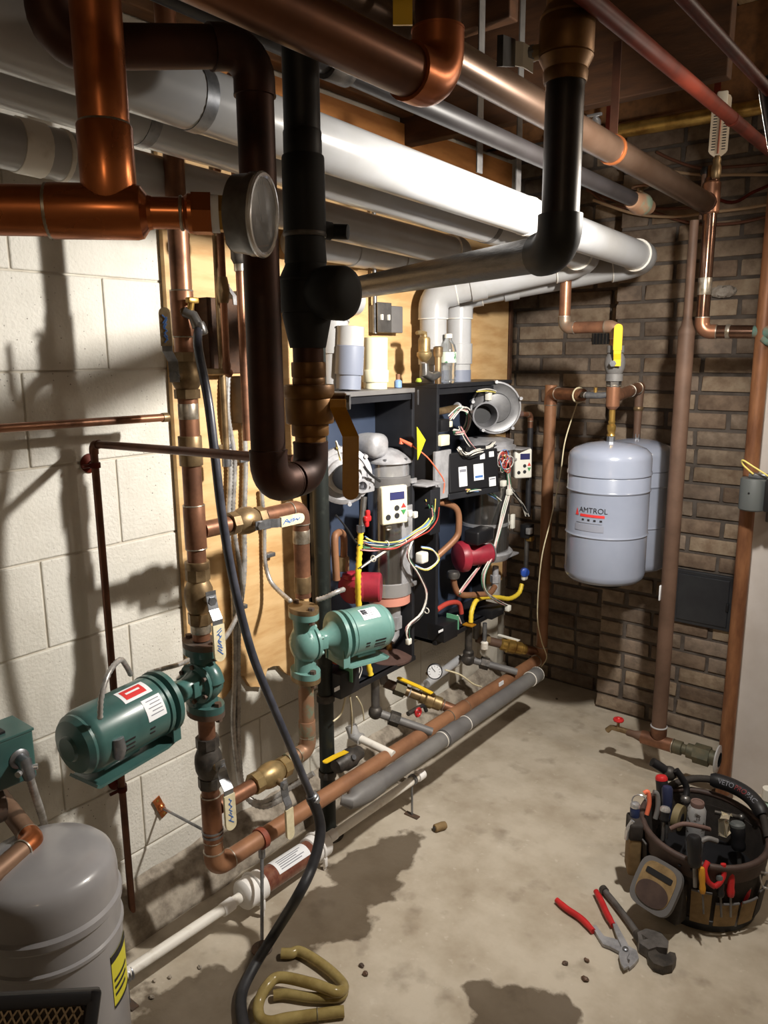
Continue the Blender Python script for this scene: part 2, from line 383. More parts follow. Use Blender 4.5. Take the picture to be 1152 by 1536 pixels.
# footing ledge along the wall base
cb = MB()
prev = None
ys = [-1.5+0.06*i for i in range(72)]
prof = []
for y in ys:
    j = random.uniform(-.006, .006); h = random.uniform(-.008, .008)
    prof.append([V((0.001, y, -0.001)), V((.075+j, y, -0.001)), V((.066+j, y, .05+h)), V((.03+j, y, .105+h)), V((0.001, y, .125+h))])
vs_ = [p for r in prof for p in r]; fs_ = []
for i in range(len(ys)-1):
    for k in range(5):
        a = i*5+k; b = i*5+(k+1) % 5; fs_.append((a, b, b+5, a+5))
fs_ += [tuple(range(4, -1, -1)), tuple(range((len(ys)-1)*5, len(ys)*5))]
cb.add(vs_, fs_); struct('baseboard_left', cb, M_CURB, smooth=True)

# brick walls: mortar bed with single bricks standing proud
def brick_wall(name, x0, x1, yface, zmax, course, solid, seed, shift, min_len=.06):
    rnd = random.Random(seed)
    wb = struct(name, solid, M_MORT)
    variants = {}
    def var(L):
        key = round(L, 2); lst = variants.setdefault(key, [])
        if len(lst) < (5 if key in (.2, .21) else 2):
            m = M_BRICKS[(len(lst)+int(key*100)) % 5]
            b = MB().box((0, 0, 0), (L, .03, course-.0125), bev=.0035, seg=2)
            for p in b.v: p += V((rnd.uniform(-.0022, .0022), rnd.uniform(-.001, .001), rnd.uniform(-.0016, .0016)))
            me = bpy.data.meshes.new('brick'); me.from_pydata(b.v, [], b.f); me.update(); me.materials.append(m)
            for p in me.polygons: p.use_smooth = True
            me.set_sharp_from_angle(angle=math.radians(50)); lst.append(me)
        return rnd.choice(lst)
    k = 0; n = 0
    while (k+1)*course < zmax:
        x = x0 + (0 if k % 2 == 0 else -(.2+.014)*shift) + (rnd.uniform(-.012, .012) if x0 < 0 else 0)
        while x < x1:
            L = .2 if rnd.random() > .16 else (.1 if rnd.random() > .4 else .21)
            a, b = max(x, x0), min(x+L, x1)
            if b-a > .03:
                o = place('brick', var(round(b-a, 2)), ((a+b)/2, yface+.015-.001+rnd.uniform(-.0015, .0015), (k+.5)*course+.004), wb); n += 1
                o.rotation_euler = (0, rnd.uniform(-.006, .006), rnd.uniform(-.004, .004))
            x += L+rnd.uniform(.012, .018)
        k += 1
    return wb
wbk = brick_wall('wall_back', -.26, CHX-.002, RCY, 2.3, .0646, MB().box((0.1, RCY+.066, 1.2), (1.1, .12, 2.5)), 3, .5)
wch = brick_wall('wall_chimney', CHX, 1.34, CHY, 2.3, .0646, MB().box((CHX+.46, CHY+.145, 1.2), (.92-.008, .276, 2.5)), 5, .5)
# white painted partition with the door jamb beyond the copper drop
pr_ = A(1124, 800, y=2.58)
struct('wall_right', MB().box((pr_.x+.45, 2.63, 1.2), (.9, .1, 2.5), bev=.004), M_PAINTW)
tb = A(1092, 1140, y=2.56)
struct('trim_1', MB().box((pr_.x-.011, 2.615, 1.2), (.022, .09, 2.5), bev=.003), mat('jamb_tan_wood', (196, 170, 136), 0.6, 0, (170, 142, 106), 12, stretch=(4, 4, .6)))
struct('wall_outer', MB().box((3.1, 0.75, 1.2), (.1, 5.4, 2.5)), M_CMU)
struct('wall_front', MB().box((1.3, -1.95, 1.2), (3.7, .1, 2.5)), M_CMU)
struct('wall_far', MB().box((2.2, 3.2, 1.2), (1.8, .1, 2.5)), M_CMU)
# ceiling of boards on joists
ce = struct('ceiling', MB().box((1.3, 0.75, 2.47), (3.6, 5.4, .04)), mat('ceiling_board_back', (60, 44, 32), .8))
bdm = MB().box((0, 0, 0), (.135, 5.0, .02), bev=.002)
bme = bpy.data.meshes.new('ceiling_board'); bme.from_pydata(bdm.v, [], bdm.f); bme.update()
bme.materials.append(mat('whitewashed_boards', (150, 130, 100), .75, 0, (120, 98, 70), 7, stretch=(6, 1, 6)))
for i in range(20): place('ceiling_board', bme, (-.05+.14*i, .75, 2.44), ce)
jm = {}
for (yj, x0, x1, z0, z1, mm) in ((2.12, -.02, .99, 2.09, 2.43, M_WOOD), (2.62, -.02, 1.45, 2.17, 2.43, M_WOODL), (1.30, -.02, 2.9, 2.22, 2.43, M_WOOD), (.86, -.02, 2.9, 2.22, 2.43, M_WOOD), (.42, -.02, 2.9, 2.22, 2.43, M_WOOD), (1.72, -.02, .62, 2.19, 2.43, M_WOOD), (-.1, -.02, 2.9, 2.22, 2.43, M_WOOD), (2.12, 1.45, 2.9, 2.22, 2.43, M_WOOD)):
    struct('joist', MB().box(((x0+x1)/2, yj, (z0+z1)/2), (x1-x0, .04, z1-z0), bev=.003), mm, ce)
struct('sill_beam', MB().box((.03, 1.2, 2.30), (.05, 3.2, .26), bev=.004), M_WOODL, ce)

# plywood backing board on the block wall
def plywood():
    t = thing('plywood_board', 'tan plywood backing board fixed to the block wall behind the boilers', 'plywood board', (0.012, 1.95, .45))
    def sheet(y0, y1, zt, zb, x0=.003, x1=.018, rag=0.0, name='sheet'):
        n = 22; top = []; bot = []
        for i in range(n+1):
            y = y0+(y1-y0)*i/n
            bot.append((y, zb+(random.uniform(-rag, rag) if rag else 0)+ (rag*1.4*math.sin(i*1.1) if rag else 0)))
        poly = [V((x0, y0, zt)), V((x0, y1, zt))]+[V((x0, y, z)) for y, z in reversed(bot)]
        MB().prism(poly, (x1-x0, 0, 0)).build(name, M_PLY, t, smooth=False)
    sheet(1.16, 1.66, 1.98, .52, rag=.018); sheet(1.664, 2.79, 1.98, .50, rag=.006)
    MB().box((.011, 1.975, 2.07), (.016, 1.63, .165), bev=.001).build('shaded_top_strip', mat('plywood_in_shade', (186, 126, 70), .65, 0, (164, 106, 56), 6, stretch=(1, 1, 5)), t, smooth=False)  # top of the plywood, its shadow put into the orange-brown colour
    MB().box((.014, 2.803, 1.25), (.024, .022, 1.5), bev=.002).build('edge_batten', M_WOOD, t, smooth=False)
plywood()

# ================================================================= PIPE HELPERS
def corner(P, d0, d1, R, n=7):
    # fillet arc points at P between incoming d0 and outgoing d1 (unit)
    c = max(-1, min(1, d0.dot(d1))); th = math.acos(c)
    t = R*math.tan(th/2); a = P-d0*t; b = P+d1*t
    axis = d0.cross(d1).normalized(); nrm = axis.cross(d0); O = a+nrm*R
    pts = []
    for i in range(n+1):
        q = Matrix.Rotation(th*i/n, 3, axis); pts.append(O+q@(a-O))
    return t, pts
def run(t, pts, r, mat_, emat=None, bend=1.45, sleeve=1.0, fat=1.1, ring=None, seg=18, names=('pipe', 'elbow'), endpad=0.0, ringw=.0016):
    """pipe pieces and elbows of one soldered run, each a part of t"""
    pts = [V(p) for p in pts]; n = len(pts); R = r*bend*1.3; emat = emat or mat_
    cut0 = [0.0]*n; cut1 = [0.0]*n; arcs = {}
    for i in range(1, n-1):
        d0 = (pts[i]-pts[i-1]).normalized(); d1 = (pts[i+1]-pts[i]).normalized()
        tl, arc = corner(pts[i], d0, d1, R)
        s = r*sleeve; arcs[i] = (arc, d0, d1, s); cut0[i] = tl+s*.6; cut1[i] = tl+s*.6
    for i in range(n-1):
        d = (pts[i+1]-pts[i]).normalized()
        a = pts[i]+d*cut1[i] if i else pts[i]; b = pts[i+1]-d*cut0[i+1] if i < n-2 else pts[i+1]
        if (b-a).dot(d) > .001: MB().cyl(a, b, r, seg=seg).build(names[0], mat_, t)
    for i, (arc, d0, d1, s) in arcs.items():
        e = MB(); path = [arc[0]-d0*s]+arc+[arc[-1]+d1*s]
        e.tube(path, r*fat, seg); eo = e.build(names[1], emat, t)
        if ring:
            for p, d in ((path[0], d0), (path[-1], d1)): MB().lathe(p-d*ringw, d, [(r*.98, 0), (r*fat*1.015, .0006), (r*fat*1.015, 2*ringw), (r*.98, 2*ringw+.0006)], seg).build('solder_ring', ring, eo)
def sleeve(t, p, d, L, r, mat_, name='coupling', ring=None, seg=18):
    d = V(d).normalized(); p = V(p)
    o = MB().lathe(p-d*L/2, d, [(r*.9, 0), (r*.985, .0004), (r, .0012), (r, L-.0012), (r*.985, L-.0004), (r*.9, L)], seg).build(name, mat_, t)
    if ring:
        for q in (p-d*L/2, p+d*L/2): MB().torus(q, d, r*.955, r*.05+.0006, seg=20, ms=6).build('solder_ring', ring, o)
    return o
def band(t, p, d, w_, r, mat_, name='band_clamp'):
    return MB().lathe(V(p)-V(d).normalized()*w_/2, d, [(r*.95, 0), (r, 0.0003), (r, w_-.0003), (r*.95, w_)], 24).build(name, mat_, t)
def handle(t, p, path, width, mat_, th=.003, grip=None, name='handle', label=None):
    return MB().strip(path, width, th, round_end=True).build(name, mat_, t, label, smooth=False)
Xd, Yd, Zd = V((1, 0, 0)), V((0, 1, 0)), V((0, 0, 1))

# ================================================================= WHITE PVC VENTS
def vents():
    r1 = .0445
    def vent(x, px, py, drop, label, straps):
        q = A(px, py, x=x); z1 = q.z
        t = thing('vent_pipe', label, 'vent pipe', (x, 1.4, 1.5))
        p0 = V((x, -.35, z1+.105)); elb = V((x, q.y, z1)); e3 = V((drop[0], drop[1], drop[2])); e4 = V((drop[0], drop[1], drop[3]))
        run(t, [p0, elb, e3, e4], r1, M_PVC, bend=.95, sleeve=.7, fat=1.11, ring=M_PVCD, seg=28)
        d = (elb-p0).normalized()
        for sx, sy, ww, mm, nm in straps:
            qq = A(sx, sy, x=x); c = p0+d*((qq.y-p0.y)/d.y)
            if nm == 'steel_strap': band(t, c, d, ww, r1*1.025, mm, nm)
            else: sleeve(t, c, d, ww, r1*1.04, mm, nm)
        dl = (e3-elb).normalized(); sleeve(t, elb.lerp(e3, .72), dl, .05, r1*1.11, M_PVC)
        sleeve(t, (drop[0], drop[1], drop[3]+.085), Zd, .07, r1*1.11, M_PVC)
        MB().cyl((drop[0], drop[1], drop[3]-.01), (drop[0], drop[1], drop[3]+.03), r1*1.03, seg=24).build('grey_collar', M_PVCG, t)
        return t
    ZB = A(655, 565, x=.10).z-.01
    d1 = A(688, 452, x=.10); d2 = A(650, 452, x=.10)
    vent(.645, 975, 390, (.10, d1.y, d1.z+.02, ZB), 'large white plastic vent pipe hung closest under the steel pipes', ((290, 135, .022, M_ZINC, 'steel_strap'), (790, 330, .012, M_PVCD, 'joint')))
    vent(.535, 893, 388, (.10, d2.y, d2.z+.02, ZB), 'second white plastic vent pipe running between the lit one and the wall', ((212, 185, .02, M_ZINC, 'steel_strap'), (730, 350, .02, M_GREYP, 'steel_strap')))
    # vent 3: lower one close to the plywood
    x3 = .20; a = A(690, 375, x=x3); r3 = .0445
    t = thing('vent_pipe', 'lower white plastic vent pipe running beside the plywood and ending in an elbow', 'vent pipe', (x3, 1.3, 1.6))
    z3 = a.z
    p0 = V((x3, -.2, z3+.075)); e1 = V((x3, a.y+.02, z3-.01)); e2 = V((.045, a.y+.02, z3-.02))
    run(t, [p0, e1, e2], r3, M_PVC, bend=.95, sleeve=.6, fat=1.1, ring=M_PVCD, seg=28)
    d = (e1-p0).normalized()
    for px, py, ww in ((45, 250, .05), (95, 262, .01)):
        qq = A(px, py, x=x3); c = p0+d*((qq.y-p0.y)/d.y); sleeve(t, c, d, ww, r3*1.05, M_PVCD, 'coupling')
    # vent 4: tan-lit horizontal stub below vent 3 with a reducer
    t = thing('vent_pipe', 'short white plastic vent stub with coupling below the lower vent', 'vent pipe', (.1, 1.5, 1.6))
    a = A(530, 395, x=.06); b = A(600, 405, x=.06); a.z += .025
    run(t, [V((.064, a.y-.26, a.z+.01)), V((.064, b.y+.1, a.z+.005))], .040, M_PVC, seg=24)
    sleeve(t, (.064, a.y+.02, a.z+.008), Yd, .07, .0445, M_PVC); sleeve(t, (.064, b.y+.03, a.z+.006), Yd, .09, .0445, M_PVC)
    # strap hangers dropping from the joists
    for px, yt, yb, x in ((719, 208, 252, .645), (777, 232, 280, .645)):
        p = A(px, yb, x=x+.02); 
        o = MB().box((p.x, p.y, (p.z-.01+2.43)/2), (.003, .022, 2.43-p.z+.01)).build('hanger_strap', M_STEEL)
        tag(o, 'perforated zinc hanger strap dropping to the large vent, ' + ('one beside the brown joist' if px == 719 else 'one at the vent joint'), 'hanger strap', 'vent hanger straps')
vents()

# ================================================================= OVERHEAD STEEL AND COPPER MAINS
def overhead():
    # shiny main running to the right-hand drop
    e = A(1058, 304, y=2.45); xs, zs = e.x, e.z; r = .029
    t = thing('overhead_main', 'shiny brown copper main running under the joists to the right drop', 'pipe', (xs, 1.6, zs-.1))
    a = V((xs, .55, zs+.045))
    run(t, [a, V((xs, 2.45, zs))], r, M_COPS, seg=24)
    d = (V((xs, 2.45, zs))-a).normalized()
    q = A(918, 245, x=xs); c = a+d*((q.y-a.y)/d.y)
    sleeve(t, c, d, .012, r*1.12, M_COPB, 'hanger_ring')
    sleeve(t, V((xs, 2.455, zs)), d, .02, r*1.06, M_COPD, 'end_rim')
    MB().strip([c+Zd*r, c+V((.0, 0, .22))], (0.018, 0, 0), .003).build('hanger_strap', M_COPD, t)
    # thinner dark pipe below and beside it
    x2 = xs-.10; q = A(650, 172, x=x2)
    t = thing('dark_pipe', 'dark thinner steel pipe running below the shiny copper main', 'pipe', (x2, 1.5, q.z-.1))
    a = V((x2, .62, q.z+.02)); b = V((x2, 2.25, q.z-.01))
    run(t, [a, b], .019, M_DARKP, seg=18)
    for px in (505,):
        c = A(px, 118, x=x2); sleeve(t, V((x2, c.y, q.z+.012)), Yd, .05, .0235, M_IRON)
    c = V((x2, 2.2, q.z-.012)); 
    t2 = thing('green_valve', 'small corroded green valve at the end of the dark pipe', 'valve', c)
    MB().lathe(c-Yd*.06, Yd, [(.02, 0), (.024, .01), (.024, .035), (.03, .05), (.03, .08), (.022, .1), (.02, .13)], 16).build('body', M_PATINA, t2)
    MB().cyl(c, c+Zd*.04, .009).build('stem', M_BRASS, t2); MB().torus(c+Zd*.043, Zd, .02, .004, 16, 6).build('wheel', M_PATINA, t2)
    # large copper main close overhead with an elbow turning up
    xt = 1.03; q = A(600, 96, x=xt); rt = .0275
    t = thing('overhead_main', 'wide copper main overhead ending in an elbow that turns up', 'pipe', (xt, .5, 1.7))
    up = A(648, 60, x=xt)
    run(t, [V((xt, -.25, q.z+.01)), V((xt, up.y+.012, q.z-.004)), V((xt, up.y+.012, 2.42))], rt, M_COPO, M_COPB, bend=1.05, sleeve=.75, fat=1.13, ring=M_COPB, seg=24)
    # yellow lever hanging in view over the elbow
    p = A(604, 38, x=xt-.12)
    t = thing('valve_lever', 'yellow valve lever hanging down from the ceiling above the copper elbow', 'valve lever', p)
    sv = RT*.026; MB().strip([p+Zd*.30, p+Zd*.1, p-Zd*.0], sv, .004).build('lever', M_YEL, t, smooth=False)
    MB().cyl(p+Zd*.28-Yd*.02, p+Zd*.28+Yd*.05, .02).build('stem', M_BRASS, t)
    # thin copper lines high right
    for (pa, pb, ww, lab) in (((905, 5), (1140, 222), 26, 'dark red copper line slanting across the joist to the work light'), ((1020, -10), (1152, 140), 22, 'dark red copper line high in the corner above the work light')):
        x = 1.08 if pa[0] == 905 else 1.24
        a = A(pa[0], pa[1], x=x); b = A(pb[0], pb[1], x=x)
        d = (b-a).normalized()
        t = thing('copper_line', lab, 'pipe', (x, (a.y+b.y)/2, b.z-.1))
        L = V((0, 1, 0)); z = (a.z+b.z)/2
        r = rad(a.lerp(b, .5), ww*.82)
        end = V((x, 2.575, z))
        run(t, [V((x, .3, z+.004)), end], r, M_COPR, seg=16)
        c = A(850 if pa[0] == 905 else 1090, 100, x=x)
        if pa[0] == 905:
            c = A(1098, 178, x=x); sleeve(t, V((x, c.y, z)), Yd, .012, r*1.1, M_COPR)
    # back cross pipe lit gold, with a little hose bib
    a = A(915, 196, y=2.5); b = A(1140, 166, y=2.5); z = (a.z+b.z)/2
    t = thing('cross_pipe', 'gold-lit brass pipe crossing under the far joist', 'pipe', (.75, 2.5, z-.1))
    run(t, [V((.35, 2.5, z+.006)), V((1.55, 2.5, z-.008))], .021, M_BRASSY, seg=18)
    sleeve(t, (.50, 2.5, z+.004), Xd, .05, .026, M_BRASS)
    c = A(893, 192, y=2.46)
    t = thing('hose_bib', 'small chrome and brass hose bib on the gold-lit cross pipe', 'valve', c)
    MB().lathe(c-Zd*.03, Zd, [(.012, 0), (.015, .01), (.012, .02), (.017, .03), (.017, .05), (.01, .06)], 14).build('body', M_CHROME, t); MB().cyl(c, c-Yd*.05, .01).build('spout', M_BRASS, t)
    MB().box(c-Yd*.01+Zd*.035, (.05, .012, .01), bev=.003).build('wing_handle', M_CHROME, t)
    for px, yb in ((911, 225), (1075, 150)):
        c = A(px, yb, y=2.47)
        o = MB().box((c.x, 2.47, (c.z+2.42)/2), (.018, .003, 2.42-c.z)).build('hanger_strap', M_COPR)
        tag(o, 'perforated copper hanger strap dropping ' + ('beside the shiny copper main' if px == 911 else 'behind the wall thermometer'), 'hanger strap')
M_DARKP = mat('dark_pipe_paint', (38, 35, 36), .45, .1, (30, 27, 27), 9)
M_COPS = mat('copper_polished', (92, 74, 62), 0.32, 0.7, (72, 54, 42), 6, rvar=.06)
M_COPO = mat('copper_overhead', (106, 66, 42), 0.34, 0.7, (76, 46, 30), 5)
M_COPR = mat('copper_red_dark', (92, 36, 25), 0.5, 0.0, (64, 24, 17), 10); M_COPR.node_tree.nodes['Principled BSDF'].inputs['Specular IOR Level'].default_value = .12
overhead()
# ================================================================= NEAR PIPES (between the camera and the boilers)
def ball_valve(name, label, c, axis, r, L, mat_, stem_dir=None, hpath=None, hw=None, hmat=None, grip=None, group=None, hexa=True, ink=False, stemL=None, hth=.003):
    """two-piece ball valve: body, hex ends, stem, nut, lever"""
    c = V(c); d = V(axis).normalized()
    t = thing(name, label, 'valve', c, group)
    b = MB().lathe(c-d*L*.32, d, [(r*1.05, 0), (r*1.25, L*.06), (r*1.5, L*.18), (r*1.58, L*.32), (r*1.5, L*.46), (r*1.2, L*.58), (r*1.05, L*.64)], 26)
    b.build('body', mat_, t)
    e = MB()
    for s in (-1, 1):
        p = c+d*s*L*.5; q = c+d*s*L*.3
        o = MB().tube([q, p], r*1.32, 8 if hexa else 22).build('end_collar', mat_, t)
    if stem_dir is not None:
        sd = V(stem_dir).normalized(); sl = stemL or r*2.3
        MB().cyl(c+sd*r*1.2, c+sd*sl, r*.42).build('stem', M_BRASS, t)
        MB().hexp(c+sd*(sl*.92), c+sd*(sl+r*.35), r*.5).build('nut', M_ZINC, t)
    if hpath:
        h = MB().strip(hpath, hw, hth, round_end=True).build('lever', hmat, t, smooth=False)
        if grip:
            n = len(hpath); g0 = V(hpath[-2]).lerp(V(hpath[-1]), .12); 
            MB().strip([g0, V(hpath[-1])], V(hw)*1.15, hth*2.4, round_end=True).build('grip', grip, h, smooth=False)
            if ink:
                dd = (V(hpath[-1])-g0); nn = dd.normalized().cross(V(hw)).normalized()
                if nn.dot(CAM-g0) < 0: nn = -nn
                m = MB(); rn = random.Random(len(label))
                for k in range(9):
                    q = g0+dd*(.14+.075*k)+nn*hth*1.35
                    a_ = dd.normalized()*rn.uniform(.003, .007); b_ = V(hw)*rn.uniform(.08, .4)*rn.choice((1, -1))
                    m.strip([q-a_-b_*.7, q+a_+b_*.7], nn.cross(a_+b_*.7).normalized()*.0022, .0006)
                m.build('handwriting', M_INK, h, smooth=False)
    return t
def near_pipes():
    # --- copper tee with pressure gauge, top left
    c = A(166, 318, d=.80); r = .0252
    up = V((0, 0, 1)); hd = (A(300, 316, d=.815)-A(0, 314, d=.785)); hd.z = 0; hd.normalize()
    hd = Yd.lerp(Xd, .48).normalized()
    # run direction follows picture: from left towards the right, along its own axis
    t = thing('copper_tee_run', 'bright copper pipe and tee close by carrying the round gauge', 'pipe', c-Zd*.05)
    left = c-hd*.30
    MB().cyl(left, c-hd*.052, r, seg=28).build('pipe', M_COPB, t)
    MB().cyl(c+Zd*.075, c+Zd*.85, r, seg=28).build('pipe', M_COPB, t)
    te = MB().lathe(c-hd*.06, hd, [(r*1.08, 0), (r*1.1, .002), (r*1.1, .086), (r*1.04, .092), (r*.7, .098), (r*.66, .102)], 30)
    te.lathe(c+Zd*.01, Zd, [(r*1.0, 0), (r*1.1, .012), (r*1.1, .072), (r*1.05, .074)], 30)
    to = te.build('tee', M_COPB, t)
    MB().lathe(c-hd*.063, hd, [(r*1.0, 0), (r*1.09, .001), (r*1.09, .004), (r, .005)], 28).build('solder_ring', M_SOLD, to)
    MB().lathe(c+Zd*.076, Zd, [(r*.99, 0), (r*1.09, .001), (r*1.06, .008), (r*1.0, .010)], 28).build('solder_ring', M_SOLD, to)
    s = c+hd*.040
    MB().cyl(s-hd*.003, s+hd*.036, r*.64, seg=22).build('reducer_stub', M_COPB, t)
    MB().torus(s+hd*.032, hd, r*.64, .002).build('solder_ring', M_SOLD, t)
    MB().lathe(s+hd*.034, hd, [(r*.62, 0), (r*.8, .005), (r*.8, .010)], 22).build('adapter', M_COPB, t)
    MB().hexp(s+hd*.043, s+hd*.063, r*.9).build('hex_adapter', M_COPB, t)
    MB().cyl(s+hd*.063, s+hd*.071, r*.76).build('thread_tape', M_PAPER, t)
    g = s+hd*.071
    t2 = thing('pressure_gauge', 'round glass-faced gauge screwed into the bright copper tee', 'gauge', g)
    MB().hexp(g, g+hd*.020, r*.78).build('brass_nut', M_BRASSY, t2)
    gd = (hd*.90+(CAM-g).normalized()*.36-V((0, 0, .02))).normalized()
    gc = g+hd*.030; R = .0425
    MB().lathe(gc-gd*.016, gd, [(R*.6, 0), (R*.93, .003), (R*.97, .02), (R*1.0, .022), (R*1.0, .032), (R*.93, .033)], 40).build('case', M_STEEL, t2)
    MB().torus(gc+gd*.0165, gd, R*.95, .0034, 40, 8).build('bezel', M_CHROME, t2)
    MB().lathe(gc+gd*.0135, gd, [(R*.91, 0), (R*.91, .0012)], 36).build('dial', mat('dial_tan', (206, 178, 146), .5, 0, (186, 156, 122), 20), t2)
    f_, s_, q_ = frame(gd); m = MB()
    for k in range(25):
        a_ = math.radians(-45+270*k/24); dd = s_*math.cos(a_)+q_*math.sin(a_)
        m.strip([gc+gd*.0152+dd*R*.72, gc+gd*.0152+dd*R*(.84 if k % 4 == 0 else .79)], gd.cross(dd)*.0012, .0004)
    mo = m.build('dial_marks', M_INKK, t2, smooth=False)
    MB().strip([gc+gd*.0156-q_*.006, gc+gd*.0156+(s_*.4+q_*.6)*R*.8], gd.cross(s_*.4+q_*.6).normalized()*.0022, .0006).build('needle', M_INKK, t2, smooth=False)
    MB().lathe(gc+gd*.017, gd, [(R*.92, 0), (R*.92, .0012)], 36).build('glass', mat('gauge_glass', (235, 235, 235), .06, 0, alpha=.12), t2)

    # --- dark copper loop: top run, drop, U-bend, bronze valve
    bl = A(401, 690, d=1.0); br_ = A(468, 690, d=1.12)
    lx, ly = A(392, 400, d=1.0).x, A(392, 400, d=1.0).y
    rx, ry = A(463, 560, d=1.12).x, A(463, 560, d=1.12).y
    zb = A(430, 715, d=1.06).z; ru = .0236
    ztop = A(372, 86, x=lx).z+.014
    far = A(80, 70, d=.84)
    t = thing('dark_copper_loop', 'dark oxidised copper loop dropping from the ceiling into a U bend', 'pipe', (lx, ly, zb))
    zr = A(466, 690, d=1.12).z
    run(t, [V((far.x, far.y, 2.43)), far, V((lx, ly, ztop)), V((lx, ly, zb-.012)), V((rx, ry, zb-.012)), V((rx, ry, zr+.005))], ru, M_COPD, bend=1.05, sleeve=.7, fat=1.1, ring=M_COPD, seg=24)
    # bronze ball valve above the U
    zv = A(463, 610, x=rx).z
    vy = V((rx, ry, zv))
    sd = (Xd*.8+Yd*.55).normalized(); side = sd
    def zz(py): 
        return CAM.z + (A(463, py, d=1.12).z-CAM.z)
    tv = thing('ball_valve', 'large dark bronze ball valve with a long dull yellow lever above the U bend', 'valve', (rx, ry, zz(680)))
    def ring_(p0, p1, rr, nm, m_): MB().lathe((rx, ry, zz(p0)), -Zd, [(rr*.97, 0), (rr, .002), (rr, zz(p0)-zz(p1)-.002), (rr*.97, zz(p0)-zz(p1))], 28).build(nm, m_, tv)
    k = 1.12/FPX/2
    ring_(543, 566, 52*k, 'upper_collar', M_BRASSD); ring_(566, 577, 50*k, 'neck', M_BRASSD); ring_(577, 597, 76*k, 'shoulder', M_BRASSD); ring_(597, 636, 73*k, 'body', M_BRASSD)
    ring_(636, 655, 57*k, 'lower_neck', M_BRASSD); ring_(655, 683, 47*k, 'lower_collar', M_BRASSD)
    st = V((rx, ry, zz(604))); tip = st+side*.054
    MB().cyl(st+side*.03, tip, .013).build('stem', M_BRASSD, tv); MB().hexp(tip-side*.004, tip+side*.006, .012).build('nut', M_ZINC, tv)
    tip = A(507, 612, d=1.075); kn = A(526, 655, d=1.05); en = A(526, 750, d=1.05)
    MB().strip([tip+Zd*.012, tip, kn, en], (RT*.0225), .0035, round_end=True).build('lever', M_YELD, tv, smooth=False)
    # --- black insulated riser with balancing valve
    t = thing('black_riser', 'black riser pipe with a bulky balancing valve above the bronze valve', 'pipe', (rx, ry, zz(540)))
    q = zz(60)
    b0 = V((rx, ry, 0))
    def seg_(p0, p1, wp0, wp1, nm, m_): MB().lathe((rx, ry, zz(p0)), -Zd, [(wp0*k*.97, 0), (wp0*k, .003), (wp1*k, zz(p0)-zz(p1)-.003), (wp1*k*.97, zz(p0)-zz(p1))], 26).build(nm, m_, t)
    MB().cyl((rx, ry, zz(225)), (rx, ry, 2.43), 52*k, seg=24).build('pipe', M_BLACK, t)
    seg_(96, 106, 54, 54, 'joint_band', M_BLACK); seg_(216, 250, 55, 55, 'joint_band', M_BLACK); seg_(250, 357, 61, 62, 'jacket', M_INSUL); seg_(355, 362, 63, 63, 'joint_band', M_IRON)
    seg_(360, 400, 58, 62, 'valve_neck', M_INSUL); seg_(400, 425, 62, 80, 'valve_shoulder', M_INSUL); seg_(425, 470, 80, 78, 'valve_body', M_INSUL); seg_(470, 522, 74, 55, 'valve_base', M_INSUL)
    MB().cyl((rx, ry, zz(522)), (rx, ry, zz(545)), 46*k, seg=22).build('copper_stub', M_COPD, t)
    bc = A(507, 440, d=1.065); bdir = (CAM-bc).normalized()*.55+RT*.6; bdir.normalize()
    b_in = V((rx, ry, zz(440)))
    MB().lathe(b_in, (bc-b_in), [(.026, 0), (.035, (bc-b_in).length*.55), (.037, (bc-b_in).length*.7), (.037, (bc-b_in).length+.010), (.034, (bc-b_in).length+.016), (.02, (bc-b_in).length+.023)], 30).build('bonnet_cap', M_INSUL, t)
    s0 = V((rx, ry, zz(347))); s1 = A(496, 347, d=1.10); s2 = A(522, 348, d=1.095)
    MB().cyl(s0, s1, .0125).build('test_port', M_INSUL, t); MB().cyl(s1, s2, .0105).build('test_port_cap', M_INSUL, t)

    # --- right hand near drop: bronze valve, black pipe, elbow, iron pipe going back
    p = A(845, 200, d=1.17); px_, py_ = p.x, p.y; k = 1.17/FPX/2
    zz2 = lambda py: A(845, py, d=1.17).z
    e = V((px_, py_, zz2(372)))
    far = A(505, 442, x=.035); far.z = e.z+.025
    t = thing('iron_drop_pipe', 'dark iron pipe dropping to a black elbow and running back over the boilers', 'pipe', e-Zd*.05)
    MB().cyl((px_, py_, zz2(118)), (px_, py_, zz2(330)), 57.5*k, seg=26).build('upper_pipe', M_PIPEBR, t)
    run(t, [V((px_, py_, zz2(325))), e, far], 57*k, M_IRONP, M_BLACK, bend=.95, sleeve=.6, fat=1.2, seg=26)
    tv = thing('ball_valve', 'large bronze ball valve at the ceiling above the black elbow', 'valve', (px_, py_, zz2(130)))
    def rg(p0, p1, w0, w1, nm, m_=M_BRASSD): MB().lathe((px_, py_, zz2(p0)), -Zd, [(w0*k*.97, 0), (w0*k, .003), (w1*k, zz2(p0)-zz2(p1)-.003), (w1*k*.97, zz2(p0)-zz2(p1))], 28).build(nm, m_, tv)
    rg(-60, 25, 62, 62, 'upper_collar'); rg(25, 42, 66, 80, 'shoulder'); rg(42, 92, 80, 80, 'body'); rg(92, 112, 80, 66, 'lower_shoulder'); rg(112, 130, 66, 64, 'lower_collar')
    s0 = V((px_, py_, zz2(80))); s1 = A(800, 80, d=1.165)
    MB().cyl(s0, s1, .011).build('stem', M_BRASS, tv)
    sd = (s1-s0).normalized(); MB().hexp(s1-sd*.002, s1+sd*.006, .012).build('nut', M_ZINC, tv)
    h0 = A(796, 115, d=1.163); h1 = A(786, 78, d=1.163); h2 = A(760, 78, d=1.16); wv = Zd*.034
